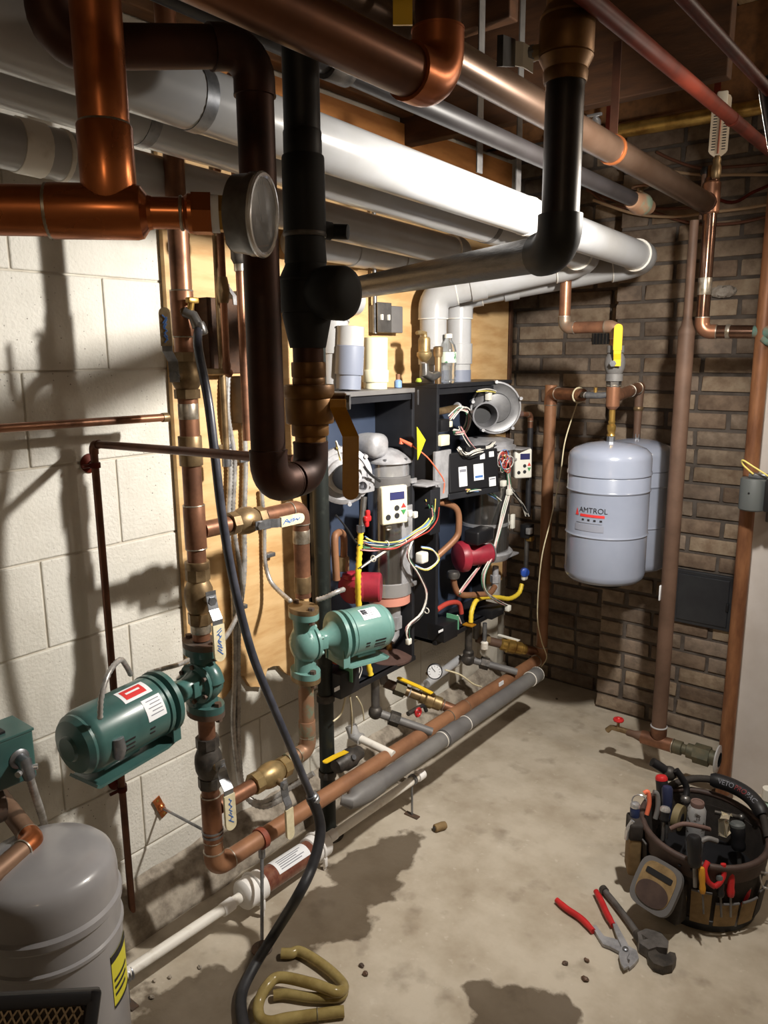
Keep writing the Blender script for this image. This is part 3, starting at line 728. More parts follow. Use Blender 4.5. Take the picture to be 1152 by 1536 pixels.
    MB().strip([A(800, 92, d=1.163), A(784, 82, d=1.163), A(768, 80, d=1.15)], wv, .003).build('lever', M_WHT, tv, smooth=False)
    MB().strip([A(769, 80, d=1.15), A(750, 76, d=1.0)], wv*1.1, .008).build('lever_grip', M_BLKP, tv, smooth=False)
M_PIPEBR = mat('dark_brown_pipe', (34, 28, 26), .38, .4, (48, 38, 32), 9)
M_IRONP = mat('threaded_iron_pipe', (56, 55, 56), 0.42, 0.5, (92, 89, 86), 18, bump=.2, bscale=70, stretch=(1, 1, 6), rvar=.1)
near_pipes()
# ================================================================= WALL RISERS, PUMPS, VALVES
XR = .25
_b = A(293, 800, x=XR); YR = _b.y
def zr_(py):   # height on the riser axis seen at picture row py
    px = 248+(318-248)*(py-345)/(1290-345)
    return A(px, py, x=XR).z
RR = .0207
def circulator(name, label, c, motor, r_pipe, zt, zb, body, motor_mat, light=False, plate_tilt=0.0, stickers=True, L=.30, Rm=.066, nk=1.0):
    """three-piece circulator pump: volute with flanges, neck, bracket ring, motor with cradle"""
    c = V(c); m = V(motor).normalized(); side = m.cross(Zd).normalized()
    t = thing(name, label, 'circulator pump', V((c.x, c.y, zb)))
    # flanges (oval) with bolts
    for z, nm, s in ((zt, 'upper_flange', -1), (zb, 'lower_flange', 1)):
        poly = []
        for k in range(20):
            a = 2*math.pi*k/20; poly.append(V((c.x, c.y, z))+m*math.cos(a)*.036+side*math.sin(a)*.050)
        MB().prism(poly, Zd*s*.016).build(nm, body, t)
        poly2 = [V((c.x, c.y, z-s*.013))+(q-V((c.x, c.y, z)))*1.0 for q in poly]
        MB().prism(poly2, Zd*s*.0128).build('pipe_flange', M_BRASS if light else M_RUSTF, t)
        for sg in (-1, 1):
            p = V((c.x, c.y, z-s*.02))+side*sg*.041
            MB().hexp(p, p+Zd*s*.045, .0085).build('bolt', M_RUSTF, t)
    # volute: vertical passage plus round casing
    zc = c.z
    h = MB().tube([V((c.x, c.y, zt-.014)), V((c.x, c.y, zc+.038))-side*0, V((c.x, c.y, zc))-m*.004, V((c.x, c.y, zc-.038)), V((c.x, c.y, zb+.014))], [.030, .028, .03, .028, .030], 20)
    h.lathe(c-m*.034, m, [(.012, 0), (.034, .006), (.046, .018), (.050, .032), (.050, .044), (.046, .05)], 30)
    sc = V((c.x, c.y, zc))
    h.tube([sc+(side*math.cos(a)+Zd*math.sin(a))*(.036)+m*.002 for a in [math.radians(q) for q in range(-60, 200, 20)]], [.010+.0011*i for i in range(13)], 12)
    h.build('volute', body, t)
    f = c+m*.018
    MB().lathe(f, m, [(.045, 0), (.048, .002), (.048, .010), (.044, .012)], 30).build('cover_plate', body, t)
    for k in range(6):
        a = math.radians(60*k+30); p = f+(side*math.cos(a)+Zd*math.sin(a))*.041
        MB().hexp(p+m*.010, p+m*.018, .0055).build('bolt', M_RUSTF if not light else body, t)
    # bearing neck with open ribs
    MB().lathe(f+m*.012, m, [(.034, 0), (.026, .02*nk), (.024, .035*nk), (.026, .05*nk), (.034, .075*nk), (.046, .094*nk), (.058, .1*nk)], 28).build('bearing_neck', body, t)
    for sg in (-1, 1): MB().box(f+m*.025+side*sg*.026, (.026, .006, .034), (m, side, Zd), bev=.002).build('rib', body, t)
    g = f+m*(.012+.1*nk)
    MB().lathe(g, m, [(Rm*.96, 0), (Rm*1.06, .002), (Rm*1.06, .013), (Rm*.98, .015)], 36).build('bracket_ring', body, t)
    MB().lathe(g+m*.022, m, [(Rm*.9, 0), (Rm*1.03, .003), (Rm*1.03, .012), (Rm*.9, .014)], 36).build('motor_end_ring', body, t)
    ms = g+m*.035; ml = L-.165+.02
    mo = MB().lathe(ms, m, [(Rm*.92, 0), (Rm, .003), (Rm, ml-.02), (Rm*.95, ml-.008), (Rm*.8, ml)], 36).build('motor', motor_mat, t)
    MB().lathe(ms+m*ml, m, [(Rm*.9, -.014), (Rm*.92, .0), (Rm*.8, .01), (Rm*.4, .016), (Rm*.36, .022)], 32).build('end_bell', body, t)
    for k in range(5):
        a = math.radians(72*k+10); q = ms+m*(ml+.004)+(side*math.cos(a)+Zd*math.sin(a))*Rm*.62; MB().box(q, (.012, .020, .009), (m, side, Zd), bev=.002).build('end_opening', M_BLKP, t)
    # ventilation slots
    sl = MB(); fc = (CAM-ms); fc = (fc-m*fc.dot(m)).normalized()
    nv = fc.cross(m).normalized()
    if nv.z > 0: nv = -nv
    for k in range(3):
        ang = .62+.16*k; nd = (fc*math.cos(ang)+nv*math.sin(ang)); p = ms+m*(ml*.62)+nd*(Rm+.0004)
        sl.box(p, (.034, .0035, .0012), (m, m.cross(nd), nd))
    p = ms+m*(ml*.28)
    nd = (fc*math.cos(.8)+nv*math.sin(.8)); sl.box(p+nd*(Rm+.0004), (.012, .0035, .0012), (m, m.cross(nd), nd))
    nd = (fc*math.cos(.65)+nv*math.sin(.65)); sl.box(p+nd*(Rm+.0004), (.012, .0035, .0012), (m, m.cross(nd), nd))
    sl.build('vent_slots', M_BLKP, mo, smooth=False)
    # nameplate wrapped on the motor, facing the room
    def plate(u0, u1, a0, a1, nm, m_, lift):
        q = MB(); n = 8; vs = []; fs = []
        for i in range(n+1):
            a = a0+(a1-a0)*i/n; nd = fc*math.cos(a)+nv*math.sin(a)
            vs += [ms+m*u0+nd*(Rm+lift), ms+m*u1+nd*(Rm+lift)]
        for i in range(n): fs.append((2*i, 2*i+1, 2*i+3, 2*i+2))
        q.add(vs, fs); return q.build(nm, m_, mo)
    if stickers:
        if light:
            plate(.03, ml*.72, -.95, -.35, 'nameplate', M_PAPER, .0008)
            for j in range(4): plate(.038, ml*(.62-.06*(j % 2)), -.88+.11*j, -.85+.11*j, 'print_line', M_INKG, .0013)
            plate(.034, .05, -.9, -.6, 'print_block', M_INKK, .0013)
        else:
            plate(.012, .058, -.28, .42, 'nameplate', M_PAPER, .0008)
            for j in range(5): plate(.018, .05-.006*(j % 2), -.2+.11*j, -.17+.11*j, 'print_line', M_INKG, .0013)
            plate(.02, .088, -1.0, -.42, 'red_sticker', M_PAPER, .0008)
            plate(.03, .08, -.92, -.52, 'red_print', M_INKR, .0013)
            plate(.038, .072, -.78, -.7, 'white_print', M_PAPER, .0017)
    # cradle under the motor
    bm_ = Rm+.012
    pth = [g+m*.004-Zd*(Rm*.5), g+m*.004-Zd*bm_, g+m*.03-Zd*(bm_+.006), ms+m*(ml*.92)-Zd*(bm_+.006), ms+m*(ml*.96)-Zd*(bm_+.001)]
    MB().strip(pth, side*.085, .006).build('cradle', body, t, smooth=False)
    MB().box(ms+m*ml*.5-Zd*(Rm+.002), (ml*.5, .03, .014), (m, side, Zd), bev=.003).build('cradle_saddle', body, t)
    for sg in (-1, 1):
        MB().strip([g+m*.008+side*sg*.045-Zd*Rm*.3, g+m*.008+side*sg*.045-Zd*bm_], m*.02, .005).build('cradle_cheek', body, t, smooth=False)
    return t, ms, ml, fc, nv
M_RUSTF = mat('rusty_flange', (86, 76, 70), 0.6, 0.4, (112, 84, 66), 22)
def risers():
    y = YR; ax = lambda py: V((XR, y, zr_(py)))
    t = thing('copper_riser', 'upright copper riser on the block wall carrying the pump that hangs out left', 'pipe', (XR, y, .2))
    ye = A(330, 1297, x=XR).y
    zf = A(330, 1297, x=XR).z
    MB().cyl((XR, y, 2.43), ax(530), RR, seg=22).build('pipe', M_COP, t)
    MB().cyl(ax(595), ax(855), RR, seg=22).build('pipe', M_COP, t)
    sleeve(t, (ax(435)+ax(505))/2, Zd, zr_(435)-zr_(505), RR*1.16, M_COP, 'tee_fitting', M_SOLD)
    sleeve(t, (ax(655)+ax(700))/2, Zd, zr_(655)-zr_(700), RR*1.22, M_BRASS, 'coupling')
    sleeve(t, (ax(606)+ax(630))/2, Zd, zr_(606)-zr_(630), RR*1.03, M_SOLD, 'tinned_band')
    sleeve(t, (ax(760)+ax(825))/2, Zd, zr_(760)-zr_(825), RR*1.15, M_COP, 'tee_fitting', M_SOLD)
    MB().cyl(ax(935), ax(962), RR*.95).build('nipple', M_COP, t); sleeve(t, ax(945), Zd, .02, RR*1.12, M_SOLD, 'solder_band')
    sleeve(t, ax(850), Zd, .018, RR*1.3, M_BRASS, 'adapter')
    MB().cyl(ax(1080), ax(1115), RR*.95).build('nipple', M_COP, t)
    MB().cyl(ax(1175), ax(1230), RR, seg=22).build('pipe', M_COP, t)
    sleeve(t, (ax(1195)+ax(1262))/2, Zd, zr_(1195)-zr_(1262), RR*1.15, M_COP, 'tee_fitting', M_SOLD)
    # foot elbow into the floor header
    yend = A(812, 988, x=XR).y
    r = .0225
    run(t, [ax(1240), V((XR, y, zf)), V((XR, y+.16, zf))], r, M_COPT, bend=1.1, sleeve=.7, fat=1.1, ring=M_SOLD, seg=22)
    # split ring clamp and rod
    band(t, ax(1253), Zd, .006, RR*1.22, M_ZINC, 'split_ring'); band(t, ax(1247), Zd, .004, RR*1.26, M_ZINC, 'split_ring')
    # floor header pipe (copper) with tees, far elbow and riser
    th = thing('header_pipe', 'long tan copper header pipe running low along the wall under both boilers', 'pipe', (XR, 1.9, 0.15))
    c2 = V((XR, yend, zf-.012))
    topz = A(818, 585, x=XR).z
    rr_ = .0225
    run(th, [V((XR, y+.155, zf)), c2, V((XR, yend, 1.32))], rr_, M_COPT, bend=1.1, sleeve=.7, fat=1.12, ring=M_SOLD, seg=22)
    tc = A(686, 1054, x=XR); sleeve(th, (XR, tc.y, zf-.008), Yd, .10, rr_*1.12, M_COPT, 'tee_fitting', M_SOLD)
    s_ = A(752, 1018, x=XR+.02); MB().box((XR+.02, s_.y, zf+.008), (.004, .03, .014), (Xd, Yd, Zd)).build('sticker', M_PAPER, th)
    # floor clamp (red split clamp) and support rod
    cl = A(392, 1262, x=XR)
    sup = thing('pipe_support', 'red split clamp on a thin steel rod propping the copper header', 'pipe support', (XR, cl.y, 0))
    band(sup, (XR, cl.y, zf-.001), Yd, .016, rr_*1.22, mat('red_oxide', (150, 78, 56), .6, 0, (120, 58, 42), 20), 'clamp')
    MB().cyl((XR, cl.y, zf-.028), (XR, cl.y, zf-.055), .009).build('socket', M_ZINC, sup); ft = A(393, 1424, z=0); MB().cyl((XR, cl.y, zf-.05), ft, .0045).build('rod', M_ZINC, sup)
    MB().lathe(ft, Zd, [(.026, 0), (.026, .004), (.012, .008), (.008, .02)], 20).build('foot', M_RUSTF, sup)

    # ---- ball valve up the riser with upright lever (left)
    c = (ax(530)+ax(597))/2
    ball_valve('ball_valve', 'bronze ball valve high on the copper riser with its tan lever standing up', c, Zd, RR, zr_(530)-zr_(600), M_BRASS, stem_dir=-Yd*.9+Xd*.45, stemL=.05,
               hpath=[c+(-Yd*.9+Xd*.45)*.052-Zd*.012, c+(-Yd*.9+Xd*.45)*.052, c+(-Yd*.9+Xd*.45)*.055+Zd*.03, c+(-Yd*.9+Xd*.45)*.075+Zd*.05, c+(-Yd*.9+Xd*.45)*.077+Zd*.135], hw=(Xd*.75+Yd*.65)*.02, hmat=M_ZINC, grip=mat('tan_grip', (150, 132, 100), .6, 0, (120, 100, 74), 30), ink=True)
    # small boiler drain where the black hose starts
    c = A(278, 472, x=XR+.03); c.z = zr_(468)
    dv = thing('drain_valve', 'small brass drain valve on the riser where the hose starts', 'valve', c)
    od = (Xd*.75+Yd*.6)
    MB().cyl(V((XR, y, c.z)), c, .009).build('shank', M_BRASS, dv)
    MB().tube([c-od*.002, c+od*.016-Zd*.008, c+od*.026-Zd*.03], [.011, .011, .0125], 14).build('body', M_STEEL, dv)
    MB().tube([c+od*.010, c+od*.014+Zd*.018], .007, 12).build('stem', M_BRASSY, dv); MB().box(c+od*.016+Zd*.022, (.014, .026, .012), bev=.003).build('knob', M_BRASSY, dv)
    hose_start = c+od*.027-Zd*.034
    # ---- second valve (vertical white lever)
    c = (ax(858)+ax(935))/2; sd = (Xd*.97-Yd*.12).normalized(); k = c+sd*.05+Zd*.012
    ball_valve('ball_valve', 'bronze ball valve above the left pump, its cream lever hanging down', c, Zd, RR, zr_(858)-zr_(940), M_BRASS, stem_dir=sd, stemL=.05,
               hpath=[k+Zd*.010, k, k+sd*.008-Zd*.03, k+sd*.022-Zd*.05, k+sd*.024-Zd*.145], hw=Yd*.024+Xd*.003, hmat=M_ZINC, grip=M_CREAM, ink=True)
    # ---- bottom valve under left pump
    c = (ax(1115)+ax(1175))/2; k = c+sd*.05+Zd*.012
    ball_valve('ball_valve', 'dark ball valve under the left pump, its cream lever hanging down', c, Zd, RR, zr_(1108)-zr_(1182), M_IRON, stem_dir=sd, stemL=.05,
               hpath=[k+Zd*.010, k, k+sd*.012-Zd*.03, k+sd*.03-Zd*.05, k+sd*.032-Zd*.15], hw=Yd*.024+Xd*.003, hmat=M_ZINC, grip=M_CREAM, ink=True)
    # ---- pump hanging out to the left
    c = V((XR, y, (zr_(975)+zr_(1068))/2))
    mdir = V((.10, -1, -.03))
    p1, ms, ml, fc, nv = circulator('circulator_pump', 'dark green circulator pump with its motor hanging out left in front of the blocks', c, mdir, RR, zr_(972), zr_(1066), M_GREEN, M_GREEN, L=.325, Rm=.066, nk=.9)
    bx = ms+mdir.normalized()*ml*.75+fc*.055+nv*.035
    MB().tube([bx+V((0, 0, .012)), bx-Zd*.012+fc*.004, bx-Zd*.028], [.012, .013, .010], 14).build('cable_connector', M_ZINC, p1)
    con1 = (ms+mdir.normalized()*ml*.72+fc*.06+nv*.02)
    # ---- branch loop with the second pump
    YB = A(452, 800, x=XR).y; zt = A(372, 778, x=XR).z
    lt = thing('pump_loop', 'copper branch loop with green patina standing beside the black upright', 'pipe', (XR, YB, .3))
    zl = A(400, 1165, x=XR).z; ztop = A(450, 766, x=XR).z
    zbr = (ztop+A(300, 792, x=XR).z)/2
    MB().cyl((XR, y+RR, zbr), (XR, A(342, 785, x=XR).y, zbr), RR*.92, seg=20).build('pipe', M_COP, lt)
    run(lt, [V((XR, A(395, 770, x=XR).y, zbr)), V((XR, YB, zbr)), V((XR, YB, A(450, 897, x=XR).z))], RR, M_COP, M_COP, bend=1.0, sleeve=.6, ring=M_SOLD, seg=20)
    for pa, pb, mm in ((795, 815, M_SOLD), (865, 890, M_BRASS)):
        a = A(450, pa, x=XR).z; b = A(450, pb, x=XR).z; sleeve(lt, (XR, YB, (a+b)/2), Zd, a-b, RR*1.06, mm, 'tinned_band')
    run(lt, [V((XR, YB, A(455, 1020, x=XR).z)), V((XR, YB, zl+.01)), V((XR, A(430, 1150, x=XR).y, zl+.01))], RR, M_PATINA, M_PATINA, bend=1.0, sleeve=.7, ring=M_SOLD, seg=20)
    sleeve(lt, (XR, YB, A(457, 1095, x=XR).z), Zd, .05, RR*1.1, M_PATINA)
    MB().cyl((XR, y+RR, zl-.004), (XR, A(385, 1172, x=XR).y, zl-.004), RR*.95, seg=20).build('pipe', M_COP, lt)
    # valves on the loop
    c = V((XR, A(368, 778, x=XR).y, zbr)); sd2 = (Xd*.97-Zd*.1).normalized(); k = c+sd2*.048
    ball_valve('ball_valve', 'bronze ball valve on the upper branch with a cream lever lying level', c, Yd, RR, .10, M_BRASS, stem_dir=sd2, stemL=.048,
               hpath=[k-Yd*.012, k, k+Yd*.03+sd2*.004, k+Yd*.045+sd2*.012, k+Yd*.13+sd2*.014], hw=Zd*.021, hmat=M_ZINC, grip=M_CREAM, ink=True)
    c = V((XR, A(405, 1160, x=XR).y, zl)); sd2 = (Xd*.9-Zd*.2).normalized(); k = c+sd2*.05
    ball_valve('ball_valve', 'bronze ball valve on the lower branch with a cream lever hanging past the header', c, Yd, RR, .12, M_BRASSY2, stem_dir=sd2, stemL=.05,
               hpath=[k+Zd*.012, k, k-Zd*.03+sd2*.006, k-Zd*.045+sd2*.016, k-Zd*.14+sd2*.018], hw=Yd*.022, hmat=M_ZINC, grip=M_CREAM)
    # second pump, motor to the right
    c = V((XR, YB, (A(452, 925, x=XR).z+A(456, 1008, x=XR).z)/2))
    p2, ms2, ml2, fc2, nv2 = circulator('circulator_pump', 'light green circulator pump with its motor reaching toward the first boiler', c, V((.30, 1, 0.0)), RR, A(452, 918, x=XR).z, A(456, 1013, x=XR).z, M_GREENL, M_GREENL, light=True, L=.262, Rm=.064, nk=.62)
    return hose_start, con1, p1, p2, YB, zf, ms2
M_BRASSY2 = mat('bronze_clean', (170, 148, 106), 0.4, 0.65, (130, 108, 74), 16)
HOSE0, CON1, PUMP1, PUMP2, YB, ZF, MS2 = risers()

# ---- black upright by the boiler, grey header and their fittings
def grey_header():
    xk = .15; b = A(485, 900, x=xk); yk = b.y
    t = thing('black_upright', 'black iron upright pipe standing on the floor beside the light green pump', 'pipe', (xk, yk, 0))
    run(t, [V((xk, yk, 0)), V((xk, yk, 1.60)), V((.02, yk, 1.60))], .0225, M_UPR, M_IRON, bend=1.0, sleeve=.6, seg=22)
    for py in (1045, 1160):
        z = A(490, py, x=xk).z; sleeve(t, (xk, yk, z), Zd, .022, .027, M_IRON, 'collar')
    MB().lathe((xk, yk, 0), Zd, [(.045, 0), (.045, .006), (.03, .010), (.024, .02)], 24).build('floor_flange', M_IRON, t)
    xg = .325; g0 = A(556, 1182, x=xg); g1 = A(806, 1012, x=xg); zg = (g0.z+g1.z)/2
    t = thing('grey_header_pipe', 'dusty grey header pipe lying beside the copper header', 'pipe', (xg, 1.9, zg-.05))
    rg = .026
    run(t, [V((xg, g0.y-.02, zg)), V((xg, g1.y, zg))], rg, M_GREYP, seg=22)
    # pointed elbow at its near end turning to the upright
    e0 = V((xg, g0.y-.015, zg))
    MB().tube([e0+Yd*.05, e0, e0-Yd*.045-Xd*.004, e0-Yd*.075+V((.0, 0, .004)), e0-Yd*.09-Xd*.02+Zd*.01], [rg*1.15, rg*1.18, rg*1.1, rg*.8, rg*.5], 20).build('end_elbow', M_GREYP, t)
    cpl = A(676, 1098, x=xg); sleeve(t, (xg, cpl.y, zg), Yd, .08, rg*1.16, M_GREYP, 'coupling')
    MB().torus((xg, cpl.y-.05, zg), Yd, rg, .0018).build('glue_ring', M_PVCD, t); MB().torus((xg, cpl.y+.09, zg), Yd, rg, .0015).build('glue_ring', M_PVCD, t)
    sleeve(t, (xg, g1.y-.03, zg), Yd, .06, rg*1.12, M_GREYP, 'end_cap', M_PVCD)
    # connection from upright into the header: tee body and valve
    c = A(520, 1140, x=.20)
    v = thing('stop_valve', 'rusty stop valve with a yellow lever between black upright and copper header', 'valve', c)
    MB().lathe(c-Yd*.05, Yd, [(.02, 0), (.024, .01), (.024, .03), (.03, .04), (.03, .07), (.022, .09), (.02, .11)], 18).build('body', M_IRON, v)
    MB().cyl(c, c+Xd*.03+Zd*.02, .008).build('stem', M_ZINC, v)
    MB().strip([c+Zd*.028, c+Zd*.034-Yd*.05, c+Zd*.036-Yd*.10], Xd*.018, .003, True).build('lever', M_YEL, v, smooth=False)
M_UPR = mat('black_upright_paint', (36, 40, 38), 0.45, 0.3, (58, 62, 58), 30, lo=.55, hi=.75)
grey_header()

# ---- white condensate line with its neutraliser tube
def condensate():
    xc = .215; r = .0135
    P = lambda px, py: A(px, py, x=xc+max(0, px-484)/150*.085)
    c0 = P(352, 1352); c1 = P(492, 1258)
    t = thing('condensate_line', 'dirty white plastic condensate pipe running just above the floor', 'pipe', (xc, 1.1, .1))
    MB().cyl(P(186, 1462), P(362, 1345), r, seg=18).build('pipe', M_PVCD, t); MB().cyl(P(486, 1262), P(634, 1160), r, seg=18).build('pipe', M_PVCD, t)
    sleeve(t, P(341, 1360), Yd, .035, r*1.25, M_PVCW); sleeve(t, P(497, 1254), Yd, .03, r*1.25, M_PVCW); sleeve(t, P(630, 1163), Yd, .03, r*1.2, M_PVCW, 'end_cap')
    n = thing('condensate_neutralizer', 'clear tube of brown media with white end caps on the condensate pipe', 'neutralizer tube', (xc, (c0.y+c1.y)/2, .07))
    R = .037
    d = (c1-c0).normalized(); p0 = P(366, 1342); p1 = P(484, 1264)
    MB().cyl(p0, p1, R*.88, seg=26).build('media_tube', M_TUBEBR, n)
    for q, dd in ((p0, d), (p1, -d)): 
        MB().lathe(q-dd*.012, dd, [(R*.55, 0), (R*.95, .005), (R*1.06, .010), (R*1.06, .068), (R*.98, .070)], 26).build('end_cap', M_PVCW, n)
    # label wrapped over the tube
    s = frame(d)[1]; up = Zd
    vs = []; fs = []; q0 = p0.lerp(p1, .34); q1 = p0.lerp(p1, .74)
    for i in range(9):
        an = math.radians(-60+120*i/8); nn = (Zd*math.cos(an)+Xd*math.sin(an))
        vs += [q0+nn*(R*.90), q1+nn*(R*.90)]
    for i in range(8): fs.append((2*i, 2*i+1, 2*i+3, 2*i+2))
    MB().add(vs, fs).build('label_wrap', M_PAPER, n)
    m = MB()
    for i in range(5):
        an = math.radians(0+11*i); nn = (Zd*math.cos(an)+Xd*math.sin(an)); m.strip([q0.lerp(q1, .1)+nn*R*.907, q0.lerp(q1, .85-.1*(i % 3))+nn*R*.907], nn.cross(d)*.0025, .0003)
    m.build('print_line', M_INKG, n, smooth=False)
    for q in (p0+d*.03, p1-d*.03):
        MB().torus(q, d, R*1.12, .004, 24, 6).build('white_clip', M_PVCW, n); MB().box(q+Xd*R*1.0-Zd*.03, (.012, .012, .03), bev=.003).build('clip_foot', M_PVCW, n)
        MB().box((q.x+R*.95, q.y, .025), (.006, .01, .05), bev=.002).build('clip_leg', M_PVCW, n)
    # two wire stands
    for px, py, lab in ((618, 1170, 'thin wire stand on a floor plate under the far end of the condensate pipe'), (190, 1462, 'wire clip stand under the near end of the condensate pipe beside the grey tank')):
        q = P(px, py)
        s = thing('pipe_stand', lab, 'pipe stand', (q.x, q.y, 0))
        MB().torus(q, Yd, r*1.12, .0025, 20, 6).build('ring', M_ZINC, s); MB().torus(q+Yd*.008, Yd, r*1.12, .0025, 20, 6).build('ring', M_ZINC, s)
        MB().cyl(q-Zd*r, (q.x, q.y, .002), .0035, seg=10).build('rod', M_ZINC, s); MB().box((q.x, q.y, .002), (.05, .018, .004)).build('plate', M_RUSTF, s)
condensate()

# ---- small copper lines on the block wall
def wall_copper():
    r = .0085
    # pipe along the wall ending short of the riser
    p0 = A(0, 641, x=.12); p1 = A(249, 626, x=.12)
    t = thing('copper_line', 'thin copper line running level along the blocks and capped by the riser', 'pipe', (.12, .9, p1.z-.02))
    MB().cyl((.12, .2, p0.z+.004), (.12, p1.y, p1.z), .0088, seg=14).build('pipe', M_COP, t); sleeve(t, (.12, p1.y-.003, p1.z), Yd, .016, .0105, M_BRASS, 'cap')
    # hook line: from the dark loop to the wall and down behind the pump
    a = A(140, 666, x=.045); b = A(380, 668, x=.62); zz = a.z
    t = thing('copper_line', 'thin copper line turning down the blocks behind the left pump', 'pipe', (.05, a.y, .25))
    low = A(206, 1382, x=.045)
    run(t, [V((.70, a.y-.03, zz+.02)), V((.045, a.y, zz)), V((.045, a.y, low.z))], r, M_COPD2, bend=1.3, sleeve=1.0, fat=1.2, seg=14)
    for py in (697, 1182):
        z = A(150 if py < 800 else 186, py, x=.045).z
        s = thing('pipe_standoff', 'round red copper standoff holding the thin line to the blocks, ' + ('upper one below the bend' if py < 800 else 'lower one under the pump'), 'pipe bracket', (.03, a.y, z), 'wall standoffs')
        MB().lathe((.0005, a.y+.012, z), Xd, [(.022, 0), (.022, .004), (.014, .008), (.007, .01), (.007, .035)], 22).build('bell', M_COPR, s)
        band(s, (.045, a.y, z), Zd, .012, .0118, M_COPR, 'ring'); MB().cyl((.045, a.y-.012, z), (.045, a.y-.032, z), .004).build('screw', M_COPR, s)
    # plate bracket with rod to the riser clamp
    c = A(240, 1210, x=.004)
    s = thing('rod_bracket', 'copper plate screwed to the blocks with a rod reaching to the riser clamp', 'pipe bracket', c)
    ax = (Xd, (Yd*.93+Zd*.36).normalized(), (Zd*.93-Yd*.36).normalized())
    MB().box(c+Xd*.002, (.004, .022, .064), ax, bev=.001).build('plate', M_COPB, s); MB().lathe(c+Xd*.003, Xd, [(.012, 0), (.011, .004), (.006, .008), (.005, .014)], 16).build('boss', M_COPB, s)
    for sg in (-1, 1): MB().lathe(c+Xd*.004+ax[2]*sg*.024, Xd, [(.004, 0), (.003, .002)], 10).build('screw', M_BRASSY, s)
    MB().cyl(c+Xd*.012, V((XR-.03, YR-.006, zr_(1252))), .0035, seg=10).build('rod', M_ZINC, s)
    # black slotted strut stub under the riser elbow
    q = A(310, 1330, x=.03)
    s = thing('slotted_strut', 'black slotted channel stub fixed low on the wall below the riser elbow', 'strut', (.03, q.y, A(310, 1362, x=.03).z))
    zt, zb = A(308, 1290, x=.03).z, A(312, 1362, x=.03).z
    MB().box((.02, q.y, (zt+zb)/2), (.036, .016, zt-zb), bev=.001).build('channel', M_BLACK, s, smooth=False)
    for k in range(4): MB().box((.0385, q.y, zb+(zt-zb)*(.15+.22*k)), (.0016, .007, .012), bev=.0005).build('slot', M_STEEL, s, smooth=False)
M_COPD2 = mat('copper_brown_thin', (112, 74, 56), 0.4, 0.6, (80, 52, 42), 12)
wall_copper()
# ================================================================= BOILERS
XF = .18
A0 = A
def AB(px, py, x=None, **k): return A0(px, py, x=.215+(x-.36)*.85, **k)
def spline(pts, n=6):
    pts = [V(p) for p in pts]; out = []
    for i in range(len(pts)-1):
        p0 = pts[max(i-1, 0)]; p1 = pts[i]; p2 = pts[i+1]; p3 = pts[min(i+2, len(pts)-1)]
        for k in range(n):
            t = k/n
            out.append(.5*((2*p1)+(p2-p0)*t+(2*p0-5*p1+4*p2-p3)*t*t+(3*p1-p0-3*p2+p3)*t*t*t))
    out.append(pts[-1]); return out
def wires(t, pts, n, spread, mats=None, r=.0021, name='wire', seed=1, ends=0.0):
    rn = random.Random(seed)
    for k in range(n):
        off = V((rn.uniform(-1, 1), rn.uniform(-1, 1), rn.uniform(-1, 1)))*spread
        q = []
        for i, p in enumerate(pts):
            e = 1.0+ends*abs(2*i/(len(pts)-1)-1)**2
            q.append(V(p)+off*e+V((rn.uniform(-1, 1), rn.uniform(-1, 1), rn.uniform(-1, 1)))*spread*.6)
        m = (mats or WIRES); MB().tube(spline(q, 4), r, 6).build(name, m[(k+seed) % len(m)], t)
def corrugated(pts, r, n, amp=.12):
    path = spline(pts, n); return path, [r*(1+amp*(1 if i % 2 else -1)) for i in range(len(path))]
def panel_display(t, c, nrm, up, w_, h_, m_case, th=.022):
    n = V(nrm).normalized(); u = V(up).normalized(); s = u.cross(n).normalized(); u = n.cross(s)
    b = MB().box(c, (w_, h_, th), (s, u, n), bev=.006, seg=3).build('control_panel', m_case, t)
    f = V(c)+n*(th/2+.0005)
    MB().box(f+u*h_*.24+s*w_*.08, (w_*.56, h_*.2, .0016), (s, u, n)).build('lcd', M_LCD, b)
    for a, q in ((-.28, -.30), (.06, -.28), (.06, -.08)): MB().lathe(f+s*w_*a+u*h_*q, n, [(w_*.10, 0), (w_*.09, .0012)], 14).build('button', M_INKK, b)
    MB().prism([f+s*w_*(.32-.1)-u*h_*.08, f+s*w_*(.32+.1)-u*h_*.08, f+s*w_*.32+u*h_*.04], n*.0012).build('arrow_up', M_INKR, b)
    MB().prism([f+s*w_*(.32-.1)-u*h_*.14, f+s*w_*(.32+.1)-u*h_*.14, f+s*w_*.32-u*h_*.27], n*.0012).build('arrow_down', mat('arrow_green', (60, 140, 80), .5), b)
    return b
